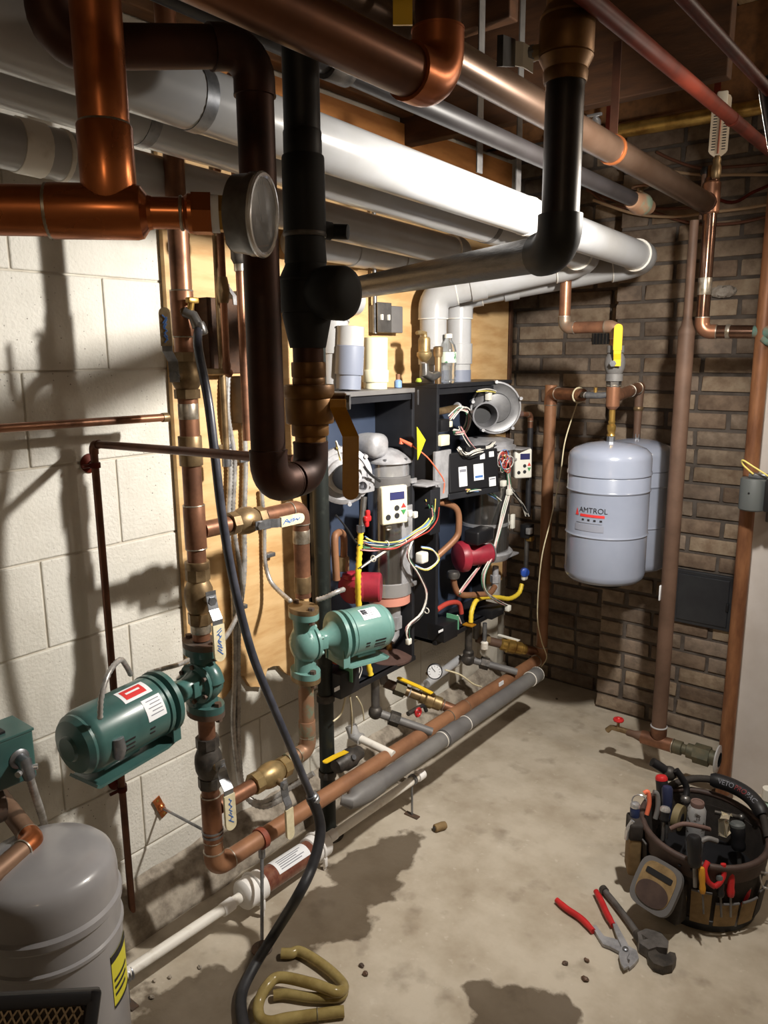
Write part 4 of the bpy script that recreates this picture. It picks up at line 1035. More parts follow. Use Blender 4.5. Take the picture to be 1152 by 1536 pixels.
def cabinet(t, y0, y1, z0, z1, edge, xl, xr):
    th = .014; x0 = .022
    MB().box((x0+.005, (y0+y1)/2, (z0+z1)/2), (.01, y1-y0, z1-z0)).build('back_panel', M_CABIN, t, smooth=False)
    for y, xe in ((y0+th/2, xl), (y1-th/2, xr)): MB().box(((x0+xe)/2, y, (z0+z1)/2), (xe-x0, th, z1-z0), bev=.002).build('side_panel', M_CAB, t, smooth=False)
    MB().box(((x0+XF)/2, (y0+y1)/2, z1-th/2+.0015), (XF-x0+.002, y1-y0+.002, th), bev=.002).build('top_panel', edge, t, smooth=False)
    MB().box((XF-.008, (y0+y1)/2, z1-.024), (.012, y1-y0-.03, .018), bev=.001).build('front_lip', M_CAB, t, smooth=False)
    MB().box(((x0+XF)/2, (y0+y1)/2, z0+th/2), (XF-x0, y1-y0, th), bev=.002).build('bottom_panel', M_CAB, t, smooth=False)
    MB().box((XF-.004, (y0+y1)/2, z0+.006), (.016, y1-y0+.004, .016), bev=.002).build('bottom_rail', M_BLKP, t, smooth=False)

def boiler1():
    y0 = A0(463, 800, x=.025).y; y1 = A0(622, 800, x=XF).y; z1 = A0(615, 583, x=XF).z; z0 = A0(620, 990, x=XF).z; A = AB
    t = thing('boiler', 'open black wall boiler behind the light green pump, cream control panel showing', 'boiler', (.2, (y0+y1)/2, z0))
    cabinet(t, y0, y1, z0, z1, M_GREYP, .06, XF)
    X = .11
    hx = lambda py: A0(583, py, x=X)
    yc = hx(780).y; rx = rad(hx(780), 66)
    def cyl_(p0, p1, r, nm, m_, k=1.0): 
        a, b = hx(p0).z, hx(p1).z
        return MB().lathe((X, yc, a), -Zd, [(r*.97, 0), (r, .002), (r, a-b-.002), (r*.97, a-b)], 36).build(nm, m_, t)
    cyl_(692, 712, rx*.95, 'upper_drum', M_CHROME); cyl_(712, 728, rx*1.02, 'clamp_ring', M_GREYP); cyl_(726, 872, rx*1.0, 'heat_exchanger', M_CHROMED); cyl_(868, 888, rx*1.05, 'lower_band', M_CHROME)
    cyl_(886, 902, rx*.98, 'gasket_ring', M_SALMON)
    z = hx(692).z
    MB().lathe((X, yc, z), Zd, [(rx*1.1, 0), (rx*1.1, .006), (rx*.9, .016), (rx*.45, .036), (rx*.2, .042), (rx*.12, .042)], 36).build('burner_dome', M_ALU, t)
    for k in range(6):
        a = math.radians(60*k); MB().hexp((X+math.cos(a)*rx*.98, yc+math.sin(a)*rx*.98, z+.005), (X+math.cos(a)*rx*.98, yc+math.sin(a)*rx*.98, z+.016), .005).build('bolt', M_ZINC, t)
    # clips and brackets on the drum
    for py in (720, 874):
        MB().box((X+rx*.9, yc+rx*.55, hx(py).z), (.02, .03, .016), bev=.002).build('spring_clip', M_CHROME, t)
    p = A(636, 725, x=.33); MB().box(p, (.09, .10, .005), bev=.001).build('bracket_plate', M_ALU, t)
    MB().box(A(640, 765, x=.31), (.07, .055, .15), bev=.002).build('control_housing', M_CAB, t, smooth=False)
    MB().box((X+rx*.98, yc+.004, (hx(755).z+hx(870).z)/2), (.004, .055, hx(755).z-hx(870).z)).build('cover_strip', M_ALU, t)
    # air duct and blower
    MB().box(A(556, 668, x=.22), (.10, .085, .075), bev=.028, seg=4).build('air_duct', M_ALU, t)
    c = A(516, 714, x=.27); n = (Xd*.78-Yd*.62).normalized(); R = rad(c, 88)
    MB().lathe(c-n*.03, n, [(R*.9, 0), (R, .006), (R, .026), (R*.93, .03), (R*.82, .034), (R*.8, .030), (R*.62, .03), (R*.6, .044), (R*.5, .05), (R*.2, .05)], 40).build('blower_volute', M_ALU, t)
    for k in range(6):
        a = math.radians(60*k+20); f_, s_, q_ = frame(n); p = c+(s_*math.cos(a)+q_*math.sin(a))*R*1.0; MB().cyl(p-n*.02, p+n*.006, .006).build('lug', M_ALU, t)
    m_ = c+n*.022; MB().lathe(m_, n, [(R*.45, 0), (R*.45, .012), (R*.38, .016), (R*.15, .016)], 28).build('motor_cap', M_BLKP, t)
    c2 = A(543, 729, x=.325); MB().lathe(c2-n*.03, n, [(.016, 0), (.018, .02), (.0205, .026), (.0205, .036), (.014, .036), (.012, .008)], 24).build('gas_inlet', M_ALU, t)
    MB().box(c2-n*.03+Yd*.02, (.04, .05, .05), bev=.004).build('gas_valve', M_ALU, t)
    wires(t, [A(546, 700, x=.34), A(556, 712, x=.345), A(570, 722, x=.345)], 1, .0, [M_WIREB], .004, 'probe_lead')
    # gas shut-off and yellow corrugated tube
    a = A(546, 745, x=.33); b = A(542, 795, x=.335)
    MB().cyl(a, b, .009).build('gas_nipple', M_STEEL, t); MB().hexp(A(541, 792, x=.335)+Zd*.008, A(541, 798, x=.335), .0125).build('flare_nut', M_ZINC, t)
    k = A(551, 778, x=.35); kb = MB().box(k, (.014, .026, .018), bev=.005, seg=3); kb.box(k+Zd*.014+Yd*.002, (.011, .014, .022), bev=.004).box(k-Zd*.014-Yd*.003, (.011, .014, .02), bev=.004); kb.build('red_tap', M_REDH, t)
    path, rs = corrugated([A(541, 797, x=.335), A(539, 830, x=.335), A(537, 868, x=.332), A(538, 905, x=.31), A(545, 960, x=.31), A(556, 1012, x=.32)], .0088, 9); MB().tube(path, rs, 12).build('yellow_gas_tube', M_YTUBE, t)
    # copper U tube, red pump
    MB().tube(spline([A(505, 870, x=.30), A(502, 812, x=.30), A(506, 800, x=.29), A(513, 800, x=.27), A(516, 812, x=.25), A(515, 850, x=.25)], 6), .0105, 14).build('copper_tube', M_COPT, t)
    MB().hexp(A(515, 835, x=.25), A(515, 856, x=.25), .018).build('union_nut', M_BRASS, t)
    c = A(535, 880, x=.27)
    MB().lathe(c-Yd*.04, Yd, [(.035, 0), (.045, .006), (.05, .03), (.045, .05), (.03, .06)], 28).build('pump_volute', M_RED, t); MB().lathe(c, (Xd*.8+Yd*.5), [(.04, 0), (.045, .004), (.045, .07), (.04, .075)], 28).build('pump_head', M_RED, t)
    MB().lathe(c+Zd*.03-Yd*.02, Zd, [(.026, 0), (.03, .004), (.03, .016), (.02, .02)], 20).build('pump_flange', M_RED, t)
    # trap below the drum
    p = lambda py: V((X+.02, yc+.0, hx(py).z))
    MB().cyl(p(900), p(925), .022).build('trap_neck', M_ALU, t); MB().hexp(p(922), p(940), .026).build('trap_nut', M_ALU, t); MB().tube([p(938), p(950)+Yd*.0, p(958)-Yd*.02], [.018, .018, .016], 14).build('trap_elbow', M_ALU, t)
    MB().cyl((X+.01, yc-.015, p(945).z), (X+.01, yc-.015, z0+.01), .011).build('drain_tube', M_BRASSD, t)
    MB().lathe((X+.01, yc-.015, z0+.010), Zd, [(.075, 0), (.075, .006), (.05, .014), (.03, .022), (.014, .03)], 28).build('drain_base', mat('base_brown', (88, 66, 60), .6, 0, (70, 52, 46), 14), t)
    # transformer box, circuit card, orange part
    MB().box(A(512, 1020, x=.31), (.07, .085, .075), bev=.003).build('ignition_box', M_BLKP, t); MB().box(A(512, 1030, x=.347), (.001, .06, .012)).build('box_label', M_PAPER, t)
    MB().box(A(519, 1006, x=.335), (.05, .003, .06)).build('circuit_card', M_GREENB, t); MB().box(A(505, 985, x=.28), (.06, .07, .018), bev=.004).build('orange_block', M_ORANGE, t)
    wires(t, [A(520, 1008, x=.33), A(532, 988, x=.34), A(540, 1005, x=.34), A(530, 1030, x=.335)], 3, .006, [M_WIREW, M_WIREG, M_WIREW], .0015, seed=3)
    # control panel
    panel_display(t, A(590, 757, x=.365), (.93, -.36, .03), Zd, rad(A(590, 757, x=.365), 40)*2*1.12, rad(A(590, 757, x=.365), 58)*2, mat('cream_plastic', (224, 218, 192), .45))
    MB().box(A(583, 792, x=.34), (.008, .02, .012), bev=.002).build('plug', M_WHT, t)
    # loom: from lower left up to the right, hanging tail with plugs
    wires(t, [A(545, 815, x=.345), A(560, 818, x=.35), A(585, 818, x=.36), A(605, 812, x=.365), A(625, 800, x=.36), A(640, 790, x=.355), A(650, 775, x=.35), A(648, 755, x=.35)], 15, .007, seed=2, ends=1.5)
    wires(t, [A(540, 852, x=.345), A(560, 838, x=.35), A(585, 822, x=.36), A(610, 812, x=.365)], 4, .003, [M_WIREG, M_WIREW, M_WIREB, M_WIREW], seed=4)
    wires(t, [A(618, 812, x=.36), A(612, 835, x=.36), A(628, 860, x=.37), A(640, 890, x=.375), A(632, 920, x=.375), A(612, 940, x=.37), A(613, 958, x=.37)], 9, .004, [M_WIREW, M_WIREP, M_WIREB, M_WIREG, M_WIREP, M_WIREW], seed=5)
    for px, py in ((613, 962), (622, 772), (614, 770)): MB().box(A(px, py, x=.37), (.014, .018, .02), bev=.003).build('plug', M_WHT, t)
    MB().box(A(633, 836, x=.37), (.03, .035, .035), bev=.006, seg=3).build('connector_block', M_WHT, t)
    wires(t, [A(622, 850, x=.37), A(640, 855, x=.37), A(657, 840, x=.37), A(648, 826, x=.365), A(632, 822, x=.36)], 3, .004, [M_WIREY, M_WIREW, M_WIREU], seed=6)
    for px, py in ((580, 816), (606, 812), (560, 838), (640, 916)): MB().torus(A(px, py, x=.362), Yd, .009, .0016, 14, 5).build('cable_tie', M_WHT, t)
    wires(t, [A(508, 670, x=.34), A(503, 660, x=.335), A(512, 690, x=.34)], 2, .006, [M_WIREW, M_WIREY], .002, seed=8)
    wires(t, [A(505, 772, x=.30), A(520, 790, x=.31), A(535, 812, x=.33), A(545, 818, x=.34)], 3, .003, [M_WIREB], .0022, seed=9)
    # igniter boot and lead to the second boiler, yellow warning tag
    a = A(602, 660, x=.29); b = A(618, 668, x=.33)
    MB().tube([a-Zd*.012, a, b], [.008, .0075, .0065], 12).build('igniter_boot', M_ORANGE, t)
    MB().tube(spline([b, A(640, 685, x=.36), A(656, 705, x=.37), A(666, 722, x=.372), A(665, 740, x=.372)], 5), .0022, 8).build('igniter_lead', M_ORANGE, t)
    MB().prism([A(625, 640, x=.362), A(638, 660, x=.362), A(626, 690, x=.362)], (.0015, 0, 0)).build('yellow_tag', mat('tag_yellow', (206, 204, 40), .5), t)
    MB().box(A(627, 596, x=.355), (.004, .003, .045)).build('hinge_plate', M_ZINC, t)
    wires(t, [A(525, 1045, x=.33), A(528, 1075, x=.31), A(527, 1100, x=.28)], 1, 0, [M_CREAM], .0026, seed=30); wires(t, [A(518, 1046, x=.33), A(512, 1070, x=.33), A(500, 1082, x=.33)], 1, 0, [M_CREAM], .0026, seed=31); wires(t, [A(535, 1045, x=.33), A(543, 1060, x=.31), A(546, 1080, x=.29)], 1, 0, [M_CREAM], .0024, seed=32)
    return y0, y1, z0, z1
M_CHROMED = mat('stainless_reflection_streaks', (176, 174, 172), 0.2, 0.92, (110, 108, 108), 4, stretch=(6, 6, .5))  # upright dark streaks put reflections into the steel colour
B1 = boiler1()
def boiler2():
    y0 = A0(655, 700, x=XF).y; y1 = A0(767, 600, x=XF).y; z1 = A0(655, 577, x=XF).z; z0 = A0(652, 968, x=XF).z; A = AB
    t = thing('boiler', 'open black wall boiler nearest the brick wall with a big round blower on top', 'boiler', (.2, (y0+y1)/2, z0))
    cabinet(t, y0, y1, z0, z1, M_CAB, XF, .09)
    X = .12; hx = lambda py: A0(728, py, x=X); yc = hx(760).y; rx = rad(hx(760), 72)
    # burner head discs
    z = hx(672).z
    MB().lathe((X, yc, z), Zd, [(rx*1.2, 0), (rx*1.2, .010), (rx*1.05, .014), (rx*1.1, .03), (rx*.85, .036), (rx*.3, .046), (rx*.2, .046)], 40).build('burner_head', M_ALU, t)
    MB().lathe((X, yc, hx(690).z), Zd, [(rx*1.25, 0), (rx*1.25, .006), (rx*1.0, .008), (rx*.98, hx(672).z-hx(690).z)], 40).build('burner_flange', M_CHROME, t)
    a, b = hx(690).z, hx(832).z
    MB().lathe((X, yc, a), -Zd, [(rx*.96, 0), (rx, .003), (rx, a-b)], 36).build('heat_exchanger', M_CHROMED, t)
    MB().lathe((X, yc, hx(780).z), -Zd, [(rx*1.03, 0), (rx*1.03, .012)], 36).build('drum_band', M_CHROME, t)
    MB().lathe((X, yc, hx(822).z), -Zd, [(rx*1.12, 0), (rx*1.18, .006), (rx*1.12, .02), (rx*1.0, .034), (rx*.5, .045), (rx*.3, .05)], 36).build('sump', M_ALU, t)
    MB().box(A(765, 832, x=.30), (.03, .09, .008), bev=.002).build('sump_arm', M_ALU, t)
    # blower
    c = A(745, 612, x=.33); n = (Xd*.72-Yd*.69).normalized(); R = rad(c, 76)
    MB().lathe(c-n*.035, n, [(R*.85, 0), (R*1.0, .006), (R*1.0, .026), (R*.94, .032), (R*.88, .030), (R*.6, .030), (R*.55, .040), (R*.3, .042)], 42).build('blower_volute', M_ALUD, t)
    MB().torus(c-n*.012, n, R*.98, .006, 40, 8).build('volute_rim', M_ALU, t)
    ci = A(724, 622, x=.40); Ri = rad(ci, 36)
    MB().lathe(ci-n*.05, n, [(Ri*.7, 0), (Ri*.85, .05), (Ri*1.05, .085), (Ri*1.1, .09), (Ri*.98, .09), (Ri*.8, .06), (Ri*.72, .04)], 32).build('air_inlet', M_STEELD, t); MB().lathe(ci-n*.005, n, [(Ri*.74, 0), (Ri*.74, .001)], 24).build('inlet_hole', M_BLKP, t)
    f_, s_, q_ = frame(n)
    for k in range(5):
        a_ = math.radians(72*k+15); p = c+(s_*math.cos(a_)+q_*math.sin(a_))*R*1.02; MB().cyl(p-n*.02, p+n*.012, .006).build('lug', M_ALU, t)
    MB().box(A(733, 592, x=.31), (.018, .022, .04), bev=.003).build('sensor', M_WHT, t)
    wires(t, [A(715, 586, x=.33), A(733, 585, x=.33), A(750, 592, x=.31), A(757, 605, x=.29), A(748, 612, x=.29)], 3, .003, [M_WIREY, M_WIREW, M_WIREB], .0022, seed=11)
    # outlet coupling to the right elbow and black hose drop
    p0 = A(752, 622, x=.31); p1 = A(782, 621, x=.33); p2 = A(796, 622, x=.335); p3 = A(793, 642, x=.335); p4 = A(788, 775, x=.335)
    MB().cyl(p0, p1, .012).build('rubber_coupling', M_RUSTF2, t); run(t, [p1, p2, V((p2.x, p2.y, p3.z-.02))], .010, M_COP, bend=1.2, ring=M_SOLD)
    MB().cyl((p2.x, p2.y, p3.z), (p2.x, p2.y, p4.z), .0115, seg=18).build('black_hose', M_RUBBER, t)
    # valve train below
    v = A(793, 795, x=.335); yv = p2.y
    MB().box((p2.x, yv, v.z), (.04, .045, .055), bev=.004).build('gas_valve', M_BLKP, t); MB().box((p2.x+.02, yv-.02, v.z+.005), (.02, .025, .025), bev=.003).build('solenoid', M_CHROME, t); MB().box((p2.x+.015, yv+.0, v.z-.03), (.024, .03, .018), bev=.003).build('brass_block', M_BRASSY, t)
    MB().box(A(769, 782, x=.35), (.012, .018, .055), bev=.002).build('tag', M_WHT, t)
    MB().cyl((p2.x, yv, v.z-.02), (p2.x, yv, A(786, 862, x=.335).z), .0095).build('gas_nipple', M_STEEL, t)
    kb = A(786, 858, x=.35); MB().lathe(kb, Xd*.8-Yd*.6, [(.012, -.01), (.018, 0), (.018, .012), (.012, .016)], 18).build('blue_knob', M_BLUE, t); MB().box(kb-Zd*.02+Yd*.005, (.02, .03, .03), bev=.008, seg=3).build('white_guard', M_WHT, t)
    path, rs = corrugated([A(783, 876, x=.335), A(778, 890, x=.335), A(764, 898, x=.33), A(745, 896, x=.32), A(718, 898, x=.32), A(708, 915, x=.325), A(706, 934, x=.33)], .009, 6, .06); MB().tube(path, rs, 12).build('yellow_gas_tube', M_YTUBE, t)
    MB().box(A(704, 937, x=.33), (.04, .03, .004)).build('tube_bracket', M_YELD, t)
    # control box with stickers
    bc = A(704, 705, x=.34); nn = (Xd*.95-Yd*.22+Zd*.08).normalized(); ss = Zd.cross(nn).normalized(); uu = nn.cross(ss)
    wb, hb = rad(bc, 84)*2*1.22, rad(bc, 58)*2
    MB().box(A(663, 712, x=.325), (.012, .09, .16), bev=.002).build('mount_plate', M_ALU, t, smooth=False)
    o = MB().box(bc, (wb, hb, .05), (ss, uu, nn), bev=.004).build('control_box', M_BLKP, t, smooth=False)
    MB().box(bc-uu*(hb/2+.012), (wb*1.02, .022, .04), (ss, uu, nn), bev=.003).build('box_skirt', M_CAB, t, smooth=False)
    ff = bc+nn*.0258
    for a_, b_, w2, h2 in ((-.24, -.12, .16, .5), (.08, -.06, .2, .42), (.36, -.36, .14, .24), (.36, .36, .1, .14), (.17, .33, .1, .14)):
        so = MB().box(ff+ss*wb*a_+uu*hb*b_, (wb*w2, hb*h2, .001), (ss, uu, nn)).build('sticker', M_PAPER, o)
        if h2 > .2: MB().box(ff+ss*wb*a_+uu*hb*(b_-h2*.28 if w2 > .18 else b_+h2*.3)+nn*.0007, (wb*w2*.8, hb*h2*.14, .0006), (ss, uu, nn)).build('print_bar', M_INK if w2 > .18 else M_INKG, o)
    MB().box(bc+uu*(hb*.5+.006)+ss*wb*.1, (wb*.4, .014, .03), (ss, uu, nn), bev=.002).build('terminal_strip', M_BLKP, t, smooth=False)
    panel_display(t, A(783, 695, x=.33), (.80, -.60, .05), Zd, rad(A(783, 695, x=.33), 22)*2*1.25, rad(A(783, 695, x=.33), 44)*2, M_WHT, .03)
    MB().box(A(772, 672, x=.30), (.10, .07, .004), bev=.001).build('shelf_plate', M_ALU, t)
    # looms
    rn = random.Random(4)
    for k in range(22):
        c0 = A(757+rn.uniform(-6, 6), 692+rn.uniform(-8, 8), x=.385); R0 = rn.uniform(.012, .028); d_ = V((1, rn.uniform(-.6, .3), rn.uniform(-.4, .4)))
        MB().torus(c0, d_, R0, .0016, 18, 5).build('wire_loop', WIRES[k % 8] if k % 3 else M_WIRER, t)
    wires(t, [A(690, 672, x=.35), A(700, 682, x=.365), A(715, 678, x=.37), A(735, 672, x=.365), A(742, 665, x=.35)], 11, .008, [M_WIREW, M_WIREW, M_WIREB], .0022, seed=12)
    wires(t, [A(690, 640, x=.31), A(700, 660, x=.33), A(710, 672, x=.35), A(718, 680, x=.36)], 6, .004, [M_WIREW, M_WIREP, M_WIREB, M_WIREW], .0022, seed=13)
    wires(t, [A(675, 628, x=.30), A(690, 612, x=.30), A(703, 620, x=.31), A(698, 645, x=.32), A(682, 648, x=.31)], 8, .008, [M_WIREW, M_WIREG, M_WIREW, M_WIREP], .0022, seed=14)
    wires(t, [A(762, 705, x=.37), A(764, 735, x=.37), A(757, 765, x=.375), A(748, 800, x=.38), A(738, 835, x=.385), A(726, 862, x=.385), A(728, 885, x=.38), A(745, 900, x=.375), A(760, 908, x=.37)], 11, .005, [M_WIREW, M_WIREP, M_WIREB, M_WIREG, M_WIREW], .0022, seed=15)
    wires(t, [A(702, 737, x=.37), A(722, 736, x=.37), A(738, 742, x=.37), A(750, 752, x=.37)], 10, .006, [M_WIREU, M_WIREY, M_WIREW, M_WIREG, M_WIREP], .0022, seed=16)
    wires(t, [A(765, 735, x=.37), A(780, 752, x=.36), A(788, 770, x=.355)], 9, .010, [M_WIREW, M_WIREB], .002, seed=17)
    wires(t, [A(690, 890, x=.33), A(705, 870, x=.33), A(720, 850, x=.34)], 5, .004, [M_WIREW, M_WIREP, M_WIREG], .0022, seed=18)
    for px, py in ((762, 912), (755, 725), (764, 738)): MB().box(A(px, py, x=.375), (.018, .022, .022), bev=.003).build('plug', M_WHT, t)
    # upper-left items: sensor tubes and connector
    MB().cyl(A(655, 618, x=.28), A(685, 612, x=.28), .012).build('sensor_tube', M_BRASS, t); MB().lathe(A(686, 611, x=.28), Yd, [(.015, -.005), (.018, 0), (.015, .008)], 16).build('sensor_cap', M_ALU, t)
    MB().box(A(661, 638, x=.31), (.04, .05, .04), bev=.004).build('relay_box', M_BLKP, t); MB().box(A(661, 660, x=.31), (.04, .05, .035), bev=.003).build('terminal_block', M_PVCC, t); MB().box(A(673, 636, x=.32), (.02, .02, .02), bev=.003).build('plug', M_PVCC, t)
    # red pump, black cap, copper pieces
    c = A(692, 835, x=.30); ax = (Xd*.45+Yd*.89).normalized()
    MB().lathe(c-ax*.02, ax, [(.03, 0), (.05, .006), (.056, .02), (.056, .034), (.04, .040)], 30).build('pump_volute', M_RED, t); MB().lathe(c+ax*.016, ax, [(.036, 0), (.038, .004), (.038, .10), (.034, .104)], 30).build('pump_motor', M_RED, t); MB().lathe(c+ax*.12, ax, [(.036, 0), (.036, .005), (.012, .007), (.010, .010)], 26).build('pump_end', M_GREYP, t)
    MB().box(A(719, 803, x=.35), (.06, .11, .05), bev=.008, seg=3).build('pump_terminal_box', M_BLKP, t)
    MB().tube(spline([A(640, 750, x=.28), A(672, 756, x=.30), A(686, 766, x=.32), A(688, 790, x=.325), A(683, 808, x=.32), A(655, 835, x=.29)], 7), .0115, 14).build('copper_tube', M_COPT, t)
    MB().lathe(A(680, 862, x=.31), Zd, [(.02, -.012), (.024, 0), (.02, .012)], 18).build('pump_union', M_STEEL, t)
    MB().tube(spline([A(680, 866, x=.31), A(683, 882, x=.31), A(692, 892, x=.315), A(715, 892, x=.32), A(734, 890, x=.32), A(742, 880, x=.31)], 6), .011, 14).build('copper_tube', M_COPT, t)
    q = A(743, 868, x=.29); MB().hexp(q-Zd*.014, q+Zd*.014, .02).build('trap_nut', M_ALU, t); MB().cyl(q+Zd*.01, q+Zd*.05, .012).build('trap_neck', M_ALU, t); MB().cyl(q-Zd*.012, q-Zd*.05, .014).build('trap_elbow', M_ALU, t)
    MB().box(A(664, 944, x=.32), (.07, .085, .06), bev=.003).build('ignition_box', M_BLKP, t); MB().box(A(664, 945, x=.356), (.001, .05, .008)).build('box_label', M_PAPER, t); MB().box(A(679, 932, x=.335), (.05, .003, .05)).build('circuit_card', M_GREENB, t)
    MB().box(A(730, 915, x=.30), (.10, .09, .035), bev=.004).build('lower_tray', M_BLKP, t)
    MB().tube(spline([A(655, 915, x=.30), A(672, 905, x=.30), A(688, 905, x=.30), A(692, 920, x=.30)], 5), .009, 12).build('red_sleeve', M_WIRER, t)
    wires(t, [A(680, 935, x=.34), A(686, 924, x=.345), A(692, 935, x=.34)], 3, .003, [M_WIREP, M_WIREW], .0015, seed=19)
    return y0, y1, z0, z1
M_ALUD = mat('blower_grey', (122, 122, 124), 0.36, 0.6, (92, 92, 96), 12)
M_STEELD = mat('inlet_grey', (104, 104, 108), 0.4, 0.4)
M_RUSTF2 = mat('brown_rubber_coupling', (104, 82, 76), 0.7)
B2 = boiler2()

# ---- things standing on the boilers
def on_boilers():
    A = A0
    z1 = B1[3]+.002
    # white pipe offcut with grey lower sleeve, leaning
    b = A(522, 583, x=.12); lean = V((.03, .045, 1)).normalized(); b.z = z1
    t = thing('pvc_offcut', 'white plastic pipe offcut with a grey sleeve standing on the first boiler', 'pipe offcut', b)
    L = .165; k = rad(b, 42)
    MB().lathe(b+V((0, 0, .004)), lean, [(k*.92, 0), (k*.92, .045), (k*.9, .046)], 28).build('grey_foot', M_PVCG, t)
    MB().lathe(b+lean*.045, lean, [(k*1.02, 0), (k*1.04, .003), (k*1.04, .08), (k*1.0, .082)], 28).build('grey_sleeve', M_PVCG, t)
    MB().lathe(b+lean*.125, lean, [(k*1.0, 0), (k*1.0, .055), (k*.9, .056), (k*.88, .02)], 28).build('white_pipe', M_PVC, t)
    b = A(563, 583, x=.12); b.z = z1
    t = thing('pvc_offcut', 'cream plastic pipe offcut with a socket standing upright on the first boiler', 'pipe offcut', b); k = rad(b, 37); lean = V((.0, .02, 1)).normalized()
    MB().cyl(b, b+lean*.03, k*.95, seg=26).build('foot', M_PVCC, t); MB().lathe(b+lean*.02, lean, [(k*1.05, 0), (k*1.08, .002), (k*1.08, .034), (k*1.04, .036)], 28).build('socket', M_PVCC, t); MB().lathe(b+lean*.055, lean, [(k*.98, 0), (k*.98, .095), (k*.88, .095), (k*.85, .02)], 28).build('pipe', M_PVCC, t)
    b = A(503, 585, x=.07); b.z = z1
    t = thing('vent_stub', 'pinkish white vent stub rising behind the offcuts on the first boiler', 'pipe', b); k = .042
    MB().cyl(b, b+Zd*.20, k, seg=26).build('pipe', M_PVC, t); sleeve(t, b+Zd*.14, Zd, .07, k*1.1, M_PVC); MB().tube([b+Zd*.2, b+Zd*.235+Yd*.01, b+Zd*.255+Yd*.04, b+Zd*.26+Yd*.09], k*1.08, 24).build('elbow', M_PVC, t)
    b = A(597, 580, x=.14); b.z = z1
    t = thing('small_bottle', 'tiny blue and amber bottle on the first boiler edge', 'bottle', b)
    MB().lathe(b, Zd, [(.010, 0), (.012, .002), (.012, .02), (.006, .026)], 16).build('base', M_BLUE2, t); MB().cyl(b+Zd*.024, b+Zd*.042, .007).build('stopper', M_COPT, t)
    # second boiler
    z2 = B2[3]+.002
    b = A(672, 572, x=.165); b.z = z2
    t = thing('water_bottle', 'clear plastic water bottle with a green label on the second boiler', 'bottle', b); k = rad(b, 24)
    MB().lathe(b, Zd, [(k*.8, 0), (k, .006), (k*.93, .015), (k, .024), (k*.93, .033), (k, .042), (k*.93, .051), (k, .060), (k, .105), (k*.85, .122), (k*.45, .138), (k*.42, .146)], 24).build('bottle_body', M_GLASS, t)
    MB().lathe(b+Zd*.066, Zd, [(k*1.015, 0), (k*1.015, .034)], 24).build('label_wrap', mat('label_green', (206, 220, 206), .5, 0, (60, 120, 80), 30, lo=.5, hi=.58), t); MB().cyl(b+Zd*.145, b+Zd*.158, k*.48).build('cap', M_WHT, t)
    b = A(645, 572, x=.165); b.z = z2
    t = thing('air_vent', 'brass automatic air vent on an iron elbow above the second boiler', 'air vent', b); k = rad(b, 10)
    s = A(657, 556, x=.165)
    MB().cyl(V((b.x, s.y, z2)), V((b.x, s.y, z2+.10)), .011).build('riser', M_BRASS, t); MB().lathe((b.x, s.y, z2+.085), Zd, [(.014, 0), (.016, .01), (.016, .03), (.01, .034)], 16).build('tee', M_BRASS, t)
    a = A(637, 545, x=.165); MB().tube([V((b.x, s.y, z2+.03)), V((b.x, (s.y+a.y)/2, z2+.022)), V((b.x, a.y, z2+.035)), V((b.x, a.y, z2+.065))], [.013, .015, .015, .012], 16).build('iron_elbow', M_STEEL, t)
    c = V((b.x, a.y-.002, z2+.07)); MB().lathe(c, Zd, [(.008, 0), (.018, .01), (.024, .018), (.024, .028), (.019, .032), (.019, .07), (.016, .076), (.008, .078)], 24).build('float_chamber', M_BRASSY2, t)
    MB().tube([c+Zd*.075, c+Zd*.088, c+Zd*.090-Yd*.02, c+Zd*.088-Yd*.04], [.009, .009, .008, .006], 12).build('vent_spout', M_BRASSY2, t)
    MB().lathe(A(628, 573, x=.15)*1.0, Zd, [(.009, 0), (.01, .004), (.006, .012)], 12).build('green_cap', mat('lime_plastic', (150, 170, 60), .4), t)
M_BLUE2 = mat('pale_blue_plastic', (120, 150, 190), .4)
on_boilers()

